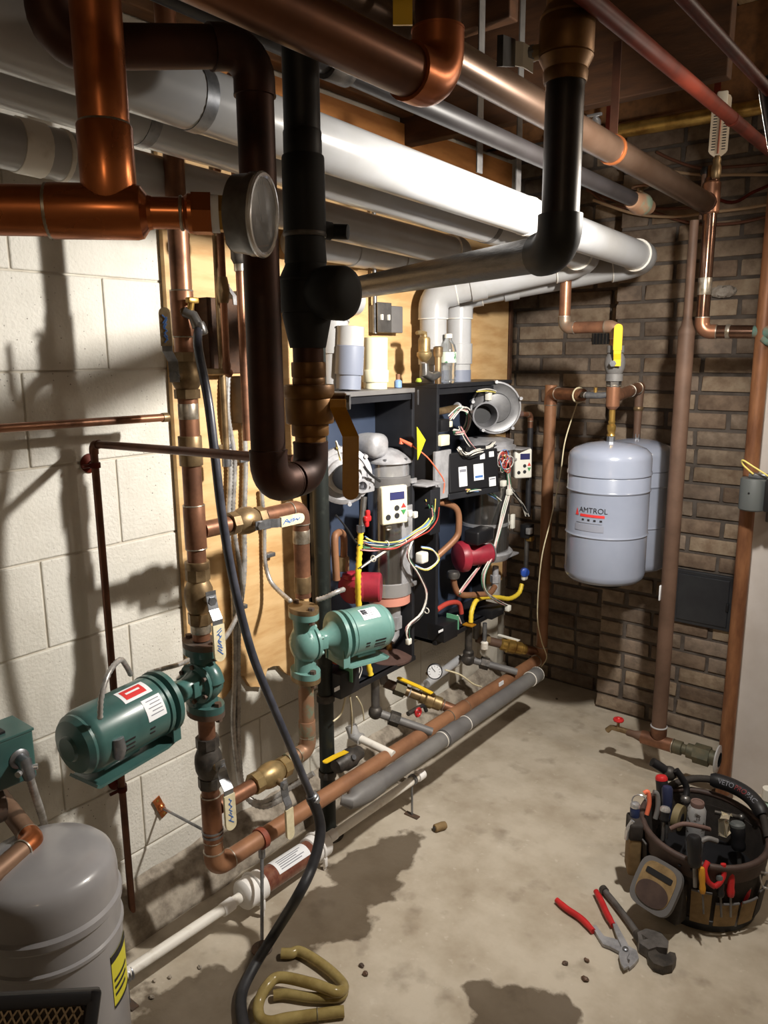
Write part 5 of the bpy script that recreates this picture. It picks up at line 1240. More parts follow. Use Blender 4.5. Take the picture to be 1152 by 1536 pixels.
# ---- switch box, conduits and boxes on the plywood
def electrics():
    def box_at(name, label, px0, py0, px1, py1, x0, dx, m_, cat='junction box', extra=None):
        a = A(px0, py0, x=x0); b = A(px1, py1, x=x0)
        t = thing(name, label, cat, (x0, (a.y+b.y)/2, min(a.z, b.z)))
        MB().box((x0+dx/2, (a.y+b.y)/2, (a.z+b.z)/2), (dx, abs(b.y-a.y), abs(a.z-b.z)), bev=.003).build('body', m_, t, smooth=False)
        return t, a, b
    t, a, b = box_at('switch_box', 'grey twin switch box on the plywood above the first boiler', 553, 458, 590, 500, .020, .04, M_GREYP)
    c = A(577, 476, x=.062)
    for sg in (-1, 1): MB().box(c+Yd*sg*.017, (.014, .008, .018), bev=.002).build('toggle', M_WHT, t)
    MB().box(c-Xd*.001+Zd*.0, (.003, .07, .09), bev=.001).build('cover_plate', M_STEEL, t)
    a = A(564, 450, x=.05); MB().cyl((.045, a.y, A(564, 500, x=.045).z), (.045, a.y, 1.95), .007).build('conduit', M_ZINC, t)
    t, a, b = box_at('junction_box', 'dull brown electrical box on the plywood behind the dark loop', 345, 564, 373, 632, .020, .05, mat('box_brown', (122, 98, 70), .6, 0, (96, 76, 54), 16))
    t, a, b = box_at('panel_board', 'dark wood block on the plywood behind the upper gas lines', 290, 447, 345, 560, .020, .05, M_WOOD, 'wood block')
    t, a, b = box_at('relay_box', 'grey relay box on the plywood left of the dark loop', 343, 437, 362, 545, .020, .06, M_PVCG, 'relay box')
    # small copper lines in the corner between riser and loop
    defs = [((318, 375), (346, 690), .10, .0085, M_BRASS, 'thin brass-coloured line behind the hose, with a chrome tap'), ((330, 350), (340, 545), .13, .009, M_COP, 'thin copper line with a bronze valve behind the round gauge'), ((352, 395), (378, 660), .18, .0105, M_COP, 'copper line with a dark valve just beside the dark loop')]
    for (p0, p1, x, r, m_, lab) in defs:
        a = A(*p0, x=x); b = A(*p1, x=x)
        y = (a.y+b.y)/2
        t = thing('copper_line', lab, 'pipe', (x, y, b.z))
        MB().cyl((x, y, 2.05), (x, y, b.z), r, seg=14).build('pipe', m_, t)
        if p0[0] == 318:
            q = A(322, 432, x=x); MB().box((x+.02, y, q.z), (.03, .016, .02), bev=.004).build('tap', M_CHROME, t); MB().strip([V((x+.035, y, q.z)), V((x+.045, y+.01, q.z-.02)), V((x+.045, y+.012, q.z-.04))], Yd*.012, .003).build('tap_lever', M_CHROME, t)
            MB().strip([V((x+.03, y-.01, q.z-.02)), V((x+.03, y-.008, q.z-.10))], Yd*.016, .003).build('yellow_tag', M_YELD, t)
            sleeve(t, V((x, y, b.z)), Zd, .03, r*1.4, M_ZINC)
        elif p0[0] == 330:
            q = A(334, 435, x=x); MB().lathe((x, y, q.z-.03), Zd, [(.011, 0), (.014, .008), (.016, .03), (.013, .05), (.011, .06)], 16).build('valve_body', M_BRASS, t)
            e = V((x, y, b.z)); MB().tube([e, e-Zd*.02, e-Zd*.025+Yd*.01], r*1.2, 12).build('elbow', m_, t)
            MB().cyl(e-Zd*.02, V((x-.08, y-.06, b.z-.02)), r*.9).build('branch', M_BRASS, t)
        else:
            q = A(352, 375, x=x); MB().lathe((x, y, q.z-.03), Zd, [(.014, 0), (.02, .012), (.02, .03), (.03, .045), (.03, .06), (.016, .07)], 18).build('valve_body', M_IRON, t)
            sleeve(t, V((x, y, A(354, 400, x=x).z)), Zd, .02, r*1.3, M_SOLD)
    # flexible armoured conduits: ribbed tubes
    def flex(label, pts, r=.0072, nm='flex_conduit'):
        path = spline(pts, 26); 
        L = [0]
        for i in range(1, len(path)): L.append(L[-1]+(path[i]-path[i-1]).length)
        N = max(20, int(L[-1]/.005)); res = []; j = 0
        for k in range(N+1):
            s = L[-1]*k/N
            while j < len(L)-2 and L[j+1] < s: j += 1
            f = (s-L[j])/max(L[j+1]-L[j], 1e-6); res.append(path[j].lerp(path[j+1], min(max(f, 0), 1)))
        rs = [r*(1.0 if i % 2 else .80) for i in range(len(res))]
        o = MB().tube(res, rs, 9).build(nm, M_CONDUIT, smooth=True, ang=80); tag(o, label, 'conduit', 'armoured conduits'); return o
    x = .032
    P = lambda px, py, xx=x: A(px, py, x=xx)
    flex('armoured conduit dropping down the plywood and looping to the left pump valve', [P(343, 552), P(342, 620), P(352, 690), P(350, 780), P(362, 870), P(360, 910, .05), P(345, 945, .09), P(330, 965, .13)])
    flex(r=.0085, label='armoured conduit dropping straight down the plywood behind the hose', pts=[P(337, 556), P(336, 620), P(345, 700), P(342, 800), P(350, 900), P(352, 1000), P(350, 1090), P(358, 1165), P(366, 1190, .06), P(392, 1204, .10), P(430, 1185, .14), P(470, 1160, .2)])
    flex(r=.0085, label='armoured conduit from the brown box down past the branch valve', pts=[P(366, 634), P(368, 700), P(366, 780), P(366, 860), P(358, 940), P(357, 1040), P(357, 1110), P(362, 1170), P(372, 1198, .07), P(396, 1210, .11), P(428, 1196, .15)])
    flex('armoured conduit curving from the plywood to the light green pump', [P(392, 735), P(396, 790), P(397, 838), P(405, 870, .05), P(420, 888, .09), P(436, 902, .15)])
    q = MS2
    flex('armoured conduit reaching over to the top of the light green pump', [P(474, 900, .27), P(488, 896, .29), P(505, 888, .31), P(516, 884, .31)])
    g = CON1
    flex('armoured conduit arching over the dark green pump motor', [A(150, 1078, x=.34), A(152, 1045, x=.345), A(163, 1010, x=.33), A(180, 990, x=.30), A(190, 1000, x=.27), A(196, 1012, x=.25)], .006)
    flex('armoured conduit from behind the pump neck to the wall', [A(222, 1010, x=.20), A(245, 1003, x=.18), A(270, 996, x=.15), A(292, 985, x=.10)], .006)
    for px, py in ((338, 670), (404, 832), (398, 790), (364, 690), (362, 910)):
        o = MB().box(A(px, py, x=.03), (.02, .03, .012), bev=.002).build('conduit_clip', M_ZINC); tag(o, 'small zinc clip pinning the armoured conduits to the plywood', 'clip', 'conduit clips')
    return flex
FLEX = electrics()
# ================================================================= EXPANSION TANKS AND RIGHT-HAND PIPING
def text_mesh(body, size, ext=.0006):
    cu = bpy.data.curves.new('txt', 'FONT'); cu.body = body; cu.size = size; cu.align_x = 'CENTER'; cu.align_y = 'CENTER'; cu.extrude = 0
    o = bpy.data.objects.new('txt', cu); COL.objects.link(o)
    dg = bpy.context.evaluated_depsgraph_get(); dg.update()
    me = bpy.data.meshes.new_from_object(o.evaluated_get(dg)); vs = [v.co.copy() for v in me.vertices]; fs = [tuple(p.vertices) for p in me.polygons]
    bpy.data.objects.remove(o); bpy.data.curves.remove(cu); bpy.data.meshes.remove(me)
    return vs, fs
def tanks():
    yT = 2.40; c = A(911, 760, y=yT); r = rad(c, 120); xT = c.x
    zt = A(914, 662, y=yT).z; zb = A(906, 872, y=yT).z
    def tank(label, x, y, zt, zb, r, decal):
        t = thing('expansion_tank', label, 'expansion tank', (x, y, zb), 'grey expansion tanks')
        h = zt-zb; s = h*.15
        prof = [(.01, 0), (r*.5, .004), (r*.9, .018), (r*.97, .03), (r*.99, .045), (r*.985, h*.36), (r*1.0, h*.365), (r*1.012, h*.37), (r*1.0, h*.378), (r*.99, h*.385), (r*.99, h*.665), (r*1.01, h*.67), (r*1.018, h*.678), (r*1.0, h*.685), (r*1.0, h*.772), (r*.985, h*.778), (r*1.02, h*.784), (r*1.015, h*.80), (r*1.0, h*.81), (r*1.0, h*.89), (r*.97, h*.925), (r*.86, h*.955), (r*.6, h*.982), (r*.3, h*.996), (.012, h)]
        MB().lathe((x, y, zb), Zd, prof, 64).build('shell', M_TANK, t)
        MB().lathe((x, y, zb+.002), -Zd, [(r*.5, 0), (r*.5, .006), (r*.2, .01)], 32).build('base_plate', M_BLKP, t)
        MB().hexp((x, y, zt-.004), (x, y, zt+.018), .013).build('nipple', M_ZINC, t)
        if decal:
            ang0 = math.atan2(CAM.y-y, CAM.x-x)-.42
            def wrap(vs, fs, nm, m_, zc, off, lift=.0012):
                out = []
                for v in vs:
                    a = ang0+(v.x+off)/r; out.append(V((x+math.cos(a)*(r*.99+lift), y+math.sin(a)*(r*.99+lift), zc+v.y)))
                MB().add(out, fs).build(nm, m_, t, smooth=False)
            def rect(w_, h_, n=10):
                vs = []; fs = []
                for i in range(n+1): vs += [V((-w_/2+w_*i/n, -h_/2, 0)), V((-w_/2+w_*i/n, h_/2, 0))]
                for i in range(n): fs.append((2*i, 2*i+2, 2*i+3, 2*i+1))
                return vs, fs
            z = zb+h*.535
            wrap(*text_mesh('AMTROL', .024), 'brand_lettering', M_INKK, z+.011, .010)
            wrap(*rect(.082, .0085), 'red_bar', M_INKR, z-.006, .008)
            wrap([V((-.007, -.012, 0)), V((.007, -.012, 0)), V((0, .012, 0))], [(0, 1, 2)], 'red_emblem', M_INKR, z+.004, -.046)
            for k in range(4): wrap(*rect(.008, .006, 3), 'approval_mark', M_INKK, z-.020, -.022+.020*k)
            wrap(*rect(.10, .022), 'print_block', mat('pale_print', (140, 144, 158), .5), z-.046, -.002)
            wrap(*rect(.09, .002), 'print_line', M_INKG, z-.030, -.002)
        return t
    tank('blue-grey expansion tank with a red and black maker decal, in front of its twin', xT, yT, zt, zb, r, True)
    c2 = A(950, 740, y=2.715); 
    tank('blue-grey expansion tank half hidden behind its decalled twin', c2.x, 2.715, A(955, 658, y=2.715).z, A(945, 853, y=2.715).z, r, False)
    # piping above tank 1
    t = thing('tank_feed_pipe', 'copper and bronze feed assembly standing on the front expansion tank', 'pipe', (xT, yT, zt+.02))
    zz = lambda py: A(917, py, y=yT).z
    MB().lathe((xT, yT, zt+.016), Zd, [(.012, 0), (.014, .004), (.011, .012), (.014, .022), (.014, .036), (.010, .04), (.012, .05)], 16).build('brass_cock', M_BRASSY, t)
    MB().cyl((xT, yT, zz(655)), (xT, yT, zz(605)), .010).build('brass_nipple', M_BRASSY, t)
    MB().lathe((xT, yT, zz(614)), Zd, [(.012, 0), (.021, .01), (.0215, .02), (.0215, zz(580)-zz(614)), (.019, zz(580)-zz(614)+.002)], 24).build('reducing_tee', M_COP, t)
    MB().torus((xT, yT, zz(578)), Zd, .020, .0025).build('solder_ring', M_SOLD, t)
    MB().hexp((xT, yT, zz(580)), (xT, yT, zz(566)), .024).build('adapter', M_IRON, t)
    # branch to second tank and branch left
    bz = zz(596)
    MB().cyl((xT, yT, bz), (c2.x, 2.715, bz+.02), .019, seg=20).build('branch_pipe', M_COP, t)
    dd = (V((c2.x, 2.715, bz+.02))-V((xT, yT, bz))).normalized()
    for f in (.62, .9): MB().torus(V((xT, yT, bz)).lerp(V((c2.x, 2.715, bz+.02)), f), dd, .02, .0022).build('solder_ring', M_SOLD, t)
    MB().tube([V((c2.x, 2.715, bz+.02)), V((c2.x, 2.715, bz-.01)), V((c2.x, 2.715, A(955, 656, y=2.715).z))], [.019, .016, .012], 16).build('second_drop', M_RUST, t)
    MB().sph((c2.x, 2.715, bz-.055), .018, 14, (1, 1, .8)).build('brass_wheel_valve', M_BRASS, t)
    l0 = A(893, 593, y=yT); MB().tube([V((xT, yT, bz+.012)), l0+Xd*.02, l0, l0-Xd*.03], [.008, .010, .011, .011], 14).build('drain_cock', M_ZINC, t); MB().cyl(l0, l0+Zd*.025, .006).build('drain_stem', M_BRASSY, t)
    # ball valve with yellow lever
    c = V((xT, yT, zz(545))); sd = (Xd*.25-Yd*.9).normalized(); k = c+sd*.045
    w_ = (sd.cross(Zd)).normalized()
    ball_valve('ball_valve', 'iron ball valve with a bright yellow lever above the expansion tanks', c, Zd, .0205, zz(515)-zz(568), M_GREYP, stem_dir=sd, stemL=.045, hpath=[k-Zd*.008-w_*.012, k+Zd*.012-w_*.012, k+Zd*.03+sd*.008-w_*.012, k+Zd*.12+sd*.010-w_*.012], hw=w_*.022, hmat=M_YEL, grip=M_YEL, hexa=False)
    # feed from above: drop, elbow, level piece, elbow, down to valve
    t = thing('tank_feed_pipe', 'copper feed pipe dropping from the vents and stepping over to the yellow-lever valve', 'pipe', (.5, yT, 1.5))
    a = A(853, 420, y=yT+.02); b = A(850, 490, y=yT+.02)
    zl = A(880, 491, y=yT).z
    run(t, [V((a.x, yT, A(853, 418, y=yT).z)), V((a.x, yT, zl)), V((xT, yT, zl)), V((xT, yT, zz(520)))], .0185, M_COP, M_COPW, bend=1.0, sleeve=.7, ring=M_SOLD, seg=20)
    # left copper riser top: elbow to drain cock
    t = thing('header_return', 'copper elbow piece joining the tall copper riser to the tank drain cock', 'pipe', (XR, 2.6, 1.3))
    yend = A(812, 988, x=XR).y
    q = A(822, 588, x=XR); zq = A(820, 588, x=XR).z; 
    run(t, [V((XR, yend, 1.26)), V((XR, yend, zq-.006)), V((XR+.17, yend-.09, zq-.004))], .0225, M_COP, bend=1.0, sleeve=.7, ring=M_SOLD, seg=20)
    p0 = V((XR+.17, yend-.09, zq-.004)); MB().cyl(p0, p0+(l0-Xd*.03-p0), .011).build('iron_nipple', M_IRON, t)
    MB().torus(p0+V((-.02, .01, -.002)), Xd-Yd*.5, .027, .003, 20, 6).build('wire_tie', M_CREAM, t)
    o = MB().tube(spline([p0+V((-.02, .0, -.03)), A(848, 660, x=.42), A(840, 715, x=.41), A(826, 780, x=.39), A(812, 840, x=.36), A(806, 920, x=.32), A(812, 960, x=.30), A(820, 985, x=.29), A(812, 1000, x=.285)], 8), .0022, 8).build('hanging_wire', M_CREAM)
    tag(o, 'thin cream wire hanging from the pipe tie beside the front expansion tank', 'wire')
M_COPW = mat('copper_elbow_grey', (150, 118, 96), 0.45, 0.5, (128, 120, 108), 14)
tanks()
def right_side():
    # tall rusty drop with foot tee, drain tap and union
    T = A(987, 1110, z=.15); x, y = T.x, T.y; r = .0245
    zt = A(1037, 330, y=y).z
    t = thing('rusty_drop_pipe', 'tall dull brown drop pipe standing before the chimney bricks', 'pipe', (x, y, .12))
    zb = .165
    MB().cyl((x, y, A(1048, 330, y=y).z), (x, y, A(1040, 500, y=y).z), .013, seg=18).build('upper_pipe', M_RUST, t)
    MB().cyl((x, y, A(1038, 498, y=y).z), (x, y, zb+.03), r, seg=22).build('pipe', M_RUST, t)
    MB().lathe((x, y, A(1038, 502, y=y).z), Zd, [(r*1.02, 0), (r*1.05, .01), (r*.7, .03), (.014, .045)], 20).build('reducer', M_RUST, t)
    MB().torus((x, y, zb+.036), Zd, r*1.02, .003).build('white_ring', M_PVC, t)
    MB().lathe((x, y, zb-.005), Zd, [(r*.9, 0), (r*1.1, .012), (r*1.1, .04), (r, .042)], 22).build('tee_branch', M_COP, t)
    hd = Xd
    xl = A(955, 1103, y=y).x
    MB().cyl((x-.055, y, zb-.02), (x+.05, y, zb-.02), r*.95, seg=20).build('tee_run', M_COP, t)
    MB().torus((x+.05, y, zb-.02), hd, r*.95, .002).build('solder_ring', M_SOLD, t)
    MB().lathe((x+.05, y, zb-.02), hd, [(r*.8, 0), (r*.95, .004), (r*.95, .03), (r*.7, .032), (r*.7, .045), (r*1.0, .048), (r*1.0, .085), (r*.8, .09)], 20).build('adapter', M_BRASSD2, t)
    MB().hexp((x+.12, y, zb-.02), (x+.17, y, zb-.02), r*1.35).build('union_nut', M_BRASSD2, t)
    MB().cyl((x+.165, y, zb-.02), (x+.20, y, zb-.02), r*1.0, seg=18).build('nipple', M_BRASSD2, t)
    MB().lathe((x+.192, y, zb-.02), hd, [(r*1.9, 0), (r*1.9, .004), (r*1.0, .008)], 22).build('escutcheon', M_PVC, t)
    MB().lathe((x-.055, y, zb-.02), -hd, [(r*.7, 0), (r*.75, .004), (.012, .03), (.012, .05), (.009, .055)], 18).build('reducer_nipple', M_RUST, t)
    c = V((x-.14, y, zb-.018))
    dv = thing('drain_tap', 'small drain tap with a red wheel at the foot of the rusty drop pipe', 'valve', c)
    MB().cyl(c+Xd*.04, c, .010).build('body', M_BRASS, dv); MB().tube([c, c-Xd*.025-Zd*.002, c-Xd*.038-Zd*.018], [.010, .009, .010], 12).build('spout', M_BRASS, dv); MB().cyl(c, c+Zd*.03, .005).build('stem', M_BRASS, dv)
    m = MB().torus(c+Zd*.034, Zd, .013, .006, 16, 8); m.sph(c+Zd*.036, .010, 10); m.build('wheel', M_REDH, dv)
    # small white tag taped on the drop
    q = A(998, 888, y=y); MB().box((x-.020, y-.017, q.z), (.004, .018, .05), bev=.001).build('white_tag', M_PAPER, t)
    # polished drop with elbow to corroded valve
    e = A(1058, 304, y=2.45); xs = e.x
    t = thing('copper_drop_pipe', 'polished copper drop below the overhead main with an elbow toward the corroded valve', 'pipe', (xs, 2.45, 1.4))
    zel = A(1055, 497, y=2.45).z
    el = V((xs+.01, 2.47, zel)); rt = .0195
    run(t, [V((xs+.01, 2.47, e.z+.07)), el, V((xs+.15, 2.49, zel-.004))], rt, M_COPS2, M_COP, bend=1.05, sleeve=.8, ring=M_SOLD, seg=20)
    MB().lathe((xs+.01, 2.47, e.z-.03), Zd, [(rt*1.05, 0), (rt*1.25, .004), (rt*1.25, .085), (rt*1.0, .09)], 20).build('tee', M_COP, t)
    z = A(1052, 430, y=2.47).z; sleeve(t, (xs+.01, 2.47, z), Zd, .05, rt*1.05, M_SOLD, 'tinned_band'); sleeve(t, (xs+.085, 2.48, zel-.002), Xd, .012, rt*1.12, M_SOLD, 'solder_band')
    z = A(1065, 262, y=2.47).z; sleeve(t, (xs+.012, 2.47, z), Zd, .045, rt*.9, M_BRASSD, 'brass_plug')
    MB().cyl((xs-.02, 2.50, A(1056, 262, y=2.5).z), (xs-.02, 2.50, A(1050, 330, y=2.5).z), .011).build('side_stub', M_RUST, t); MB().lathe((xs-.02, 2.50, A(1056, 262, y=2.5).z), Zd, [(.015, 0), (.016, .012), (.012, .02)], 14).build('side_cap', M_BLACK, t)
    c = V((xs+.19, 2.50, zel-.004))
    v = thing('corroded_valve', 'green corroded valve at the end of the polished copper drop', 'valve', c)
    MB().lathe(c-Xd*.045, Xd, [(.015, 0), (.018, .006), (.018, .03), (.024, .036), (.024, .07), (.016, .078), (.016, .09)], 18).build('body', M_PATG, v)
    MB().tube(spline([c+V((-.01, -.02, -.02)), c+V((.01, -.024, -.032)), c+V((.03, -.02, -.02)), c+V((.04, -.01, .004)), c+V((.045, -.01, .03))], 4), .009, 10).build('bent_handle', M_PATG, v); MB().box(c+V((.045, -.01, .035)), (.02, .014, .016), bev=.003).build('white_cap', M_WHT, v)
    # second thin rust line beside the polished drop is part of the rusty drop; thermometer above
    b = A(1076, 236, y=2.43); tp = A(1084, 142, y=2.43)
    t = thing('tube_thermometer', 'white tube thermometer standing on the polished copper drop', 'thermometer', b)
    n = (CAM-b); n.z = 0; n.normalize(); s = Zd.cross(n).normalized()
    up = (tp-b).normalized(); L = (tp-b).length; W = .05
    poly = []
    for u, w2 in ((0, .16), (.06, .42), (.10, .5), (.92, .5), (.97, .42), (1.0, .25)): poly.append((u, w2))
    pts = [b+up*L*u+s*W*w2 for u, w2 in poly]+[b+up*L*u-s*W*w2 for u, w2 in reversed(poly)]
    MB().prism(pts, n*.006).build('scale_plate', M_PVCT, t)
    f = b+n*.0068
    MB().cyl(f+up*L*.05, f+up*L*.9, .0028, seg=10).build('glass_tube', mat('red_spirit', (170, 110, 90), .3), t)
    m = MB()
    for k in range(14):
        for sg in (-1, 1): m.box(f+up*L*(.12+.045*k)+s*sg*W*.27, (W*.2, .0012, .004 if False else .0026), (s, n, up))
    m.build('scale_marks', M_INKK, t, smooth=False)
    MB().box(b+up*L*.9+n*.004, (.030, .012, .05), (s, n, up), bev=.005).build('top_guard', M_WHT, t)
    MB().lathe(b+up*.004, -up, [(.009, 0), (.012, .012), (.010, .02), (.014, .03), (.014, .05), (.010, .06)], 16).build('brass_well', M_BRASS, t)
    # tall copper pipe before the partition
    yc = 2.50; q = A(1118, 800, y=yc)
    t = thing('copper_upright', 'tall copper pipe rising in front of the white partition', 'pipe', (q.x, yc, 0))
    MB().cyl((q.x, yc, 0), (q.x, yc, 2.2), rad(q, 20)*1.05, seg=20).build('pipe', M_COPB2, t)
    MB().lathe((q.x, yc, 0), Zd, [(.034, 0), (.034, .003), (.024, .008)], 22).build('floor_plate', M_RUST, t)
    # relay strapped to it
    c = A(1130, 740, y=2.44)
    t = thing('flow_switch', 'small grey relay box wired in front of the tall copper pipe', 'relay', c-Zd*.05)
    MB().lathe(c-Zd*.05, Zd, [(.034, 0), (.038, .004), (.038, .092), (.035, .096)], 28).build('housing', M_GREYD, t)
    MB().box(c+Zd*.054+Xd*.01, (.05, .03, .014), bev=.003).build('terminal', M_ZINC, t); MB().box(c+Xd*.07, (.07, .06, .095), bev=.006).build('side_body', M_BLKP, t)
    MB().cyl(c-Yd*.0385+Zd*.005-Xd*.004, c-Yd*.034+Zd*.005-Xd*.004, .003).build('screw', M_BLKP, t)
    MB().tube(spline([c+V((.05, -.03, .055)), c+V((.0, -.035, .085)), c+V((-.03, -.03, .10)), c+V((-.03, -.02, .085)), c+V((0, -.02, .06))], 6), .0025, 8).build('lead_wire', M_WIREY, t)
    c = A(1152, 771, y=2.57); o = MB().box(c+Xd*.01, (.03, .02, .05), bev=.004).build('door_latch', M_STEEL); tag(o, 'small steel latch on the white partition beside the relay box', 'latch')
    # cleanout door on the chimney
    a = A(1012, 852, y=CHY-.012); b = A(1103, 948, y=CHY-.012); a2 = A(1014, 932, y=CHY-.012)
    t = thing('cleanout_door', 'dark grey metal cleanout door set in the chimney bricks', 'access door', ((a.x+b.x)/2, CHY, a2.z))
    zc = (a.z+a2.z)/2; h = a.z-a2.z; w_ = b.x-a.x; xc = (a.x+b.x)/2
    MB().box((xc, CHY-.008, zc), (w_, .014, h), bev=.003).build('frame', M_DOORDK, t, smooth=False); MB().box((xc-.006, CHY-.017, zc), (w_-.05, .006, h-.03), bev=.002).build('door', M_DOORDK, t, smooth=False); MB().box((xc+w_*.36, CHY-.022, zc-.01), (.01, .008, .03), bev=.002).build('catch', M_BLKP, t)
    # small black louvre in the recess bricks
    a = A(888, 500, y=RCY-.01); b = A(912, 516, y=RCY-.01)
    t = thing('air_grille', 'small black slotted grille in the bricks beside the yellow lever', 'grille', ((a.x+b.x)/2, RCY, b.z))
    MB().box(((a.x+b.x)/2, RCY-.004, (a.z+b.z)/2), (b.x-a.x, .006, a.z-b.z)).build('back', M_BLKP, t)
    for k in range(5): MB().box((a.x+(b.x-a.x)*(.1+.2*k), RCY-.009, (a.z+b.z)/2), (.004, .006, a.z-b.z)).build('slat', M_IRON, t)
    # rag stuck on the chimney, by the drop
    c = A(1086, 437, y=CHY-.01); m = MB().sph(c, .03, 16, (1.5, .5, .6))
    for p in m.v: p += V((random.uniform(-.006, .006), random.uniform(-.004, .004), random.uniform(-.006, .006)))
    tag(m.build('mortar_lump', M_PLASTER), 'lump of pale plaster stuck on the sooty chimney bricks', 'plaster lump')
    # loose cables along the bricks
    labs = ['brown cable sagging across the bricks behind the thermometer', 'pale cable strung straight across the top bricks', 'brown cable looping low behind the polished copper drop', 'dark red cable running from the main to the right edge', 'thin brown cable crossing under the vent elbow', 'thin tan cable hanging in a shallow curve on the bricks', 'dark cable bundle rising to the joist beside the main']
    P = [[(985, 228), (1010, 240), (1050, 252), (1100, 250), (1150, 246)], [(960, 240), (1000, 255), (1050, 262), (1110, 262), (1160, 262)], [(880, 285), (920, 300), (980, 318), (1040, 335), (1100, 335), (1150, 325)], [(945, 230), (980, 252), (1020, 266), (1090, 303), (1130, 288), (1160, 275)], [(870, 270), (910, 306), (960, 312), (1010, 313), (1050, 310)], [(890, 300), (950, 320), (1010, 325), (1070, 318), (1120, 312), (1160, 305)], [(935, 222), (950, 240), (985, 258), (1030, 272)]]
    ms_ = [M_WIREBR, M_CREAM2, M_WIREBR, M_COPR, M_WIREBR, M_CREAM2, M_WIREBR]
    for i, pl in enumerate(P):
        pts = [A(px, py, y=CHY-.02-.006*i) for px, py in pl]
        o = MB().tube(spline(pts, 7), .005, 8).build('wall_cable', ms_[i]); tag(o, labs[i], 'cable', 'cables on the bricks')
M_BRASSD2 = mat('corroded_bronze', (104, 96, 76), 0.55, 0.4, (76, 78, 66), 20)
M_COPS2 = mat('copper_chromed', (140, 110, 94), 0.18, 0.9, (96, 68, 54), 5)
M_PATG = mat('verdigris', (92, 122, 112), 0.8, 0.0, (120, 96, 76), 30)
M_PVCT = mat('scale_cream', (226, 214, 196), 0.5)
M_COPB2 = mat('copper_orange_stain', (146, 100, 68), 0.5, 0.25, (104, 66, 44), 8, stretch=(3, 3, .6))
M_GREYD = mat('dark_grey_plastic', (84, 88, 88), 0.55)
M_PLASTER = mat('pale_plaster', (176, 168, 158), .9, 0, (140, 130, 120), 40)
M_CREAM2 = mat('cable_tan', (176, 148, 118), .6)
right_side()
def work_light():
    n = V((-.965, .10, -.24)).normalized(); s = Zd.cross(n).normalized(); u = n.cross(s)
    t = thing('work_light', 'black framed portable work light hanging at the right, turned to the boilers', 'work light', LED_POS-Zd*.15)
    c = LED_POS-n*.012
    MB().box(c, (.15, .23, .026), (s, u, n), bev=.008, seg=3).build('housing', M_BLKP, t)
    MB().box(c+n*.014, (.134, .21, .006), (s, u, n), bev=.002).build('bezel', M_ZINC, t)
    MB().box(c+n*.0182, (.115, .19, .002), (s, u, n)).build('led_panel', emit('led_glow', (255, 246, 228), 30), t)
    MB().tube([c+u*.11-n*.004, c+u*.14-n*.01, c+u*.15+s*.0], .004, 8).build('hook', M_ZINC, t)
    MB().cyl(c+u*.12-n*.01, V((c.x+.01, c.y, 2.2)), .0025, seg=8).build('cord', M_BLKP, t)
work_light()
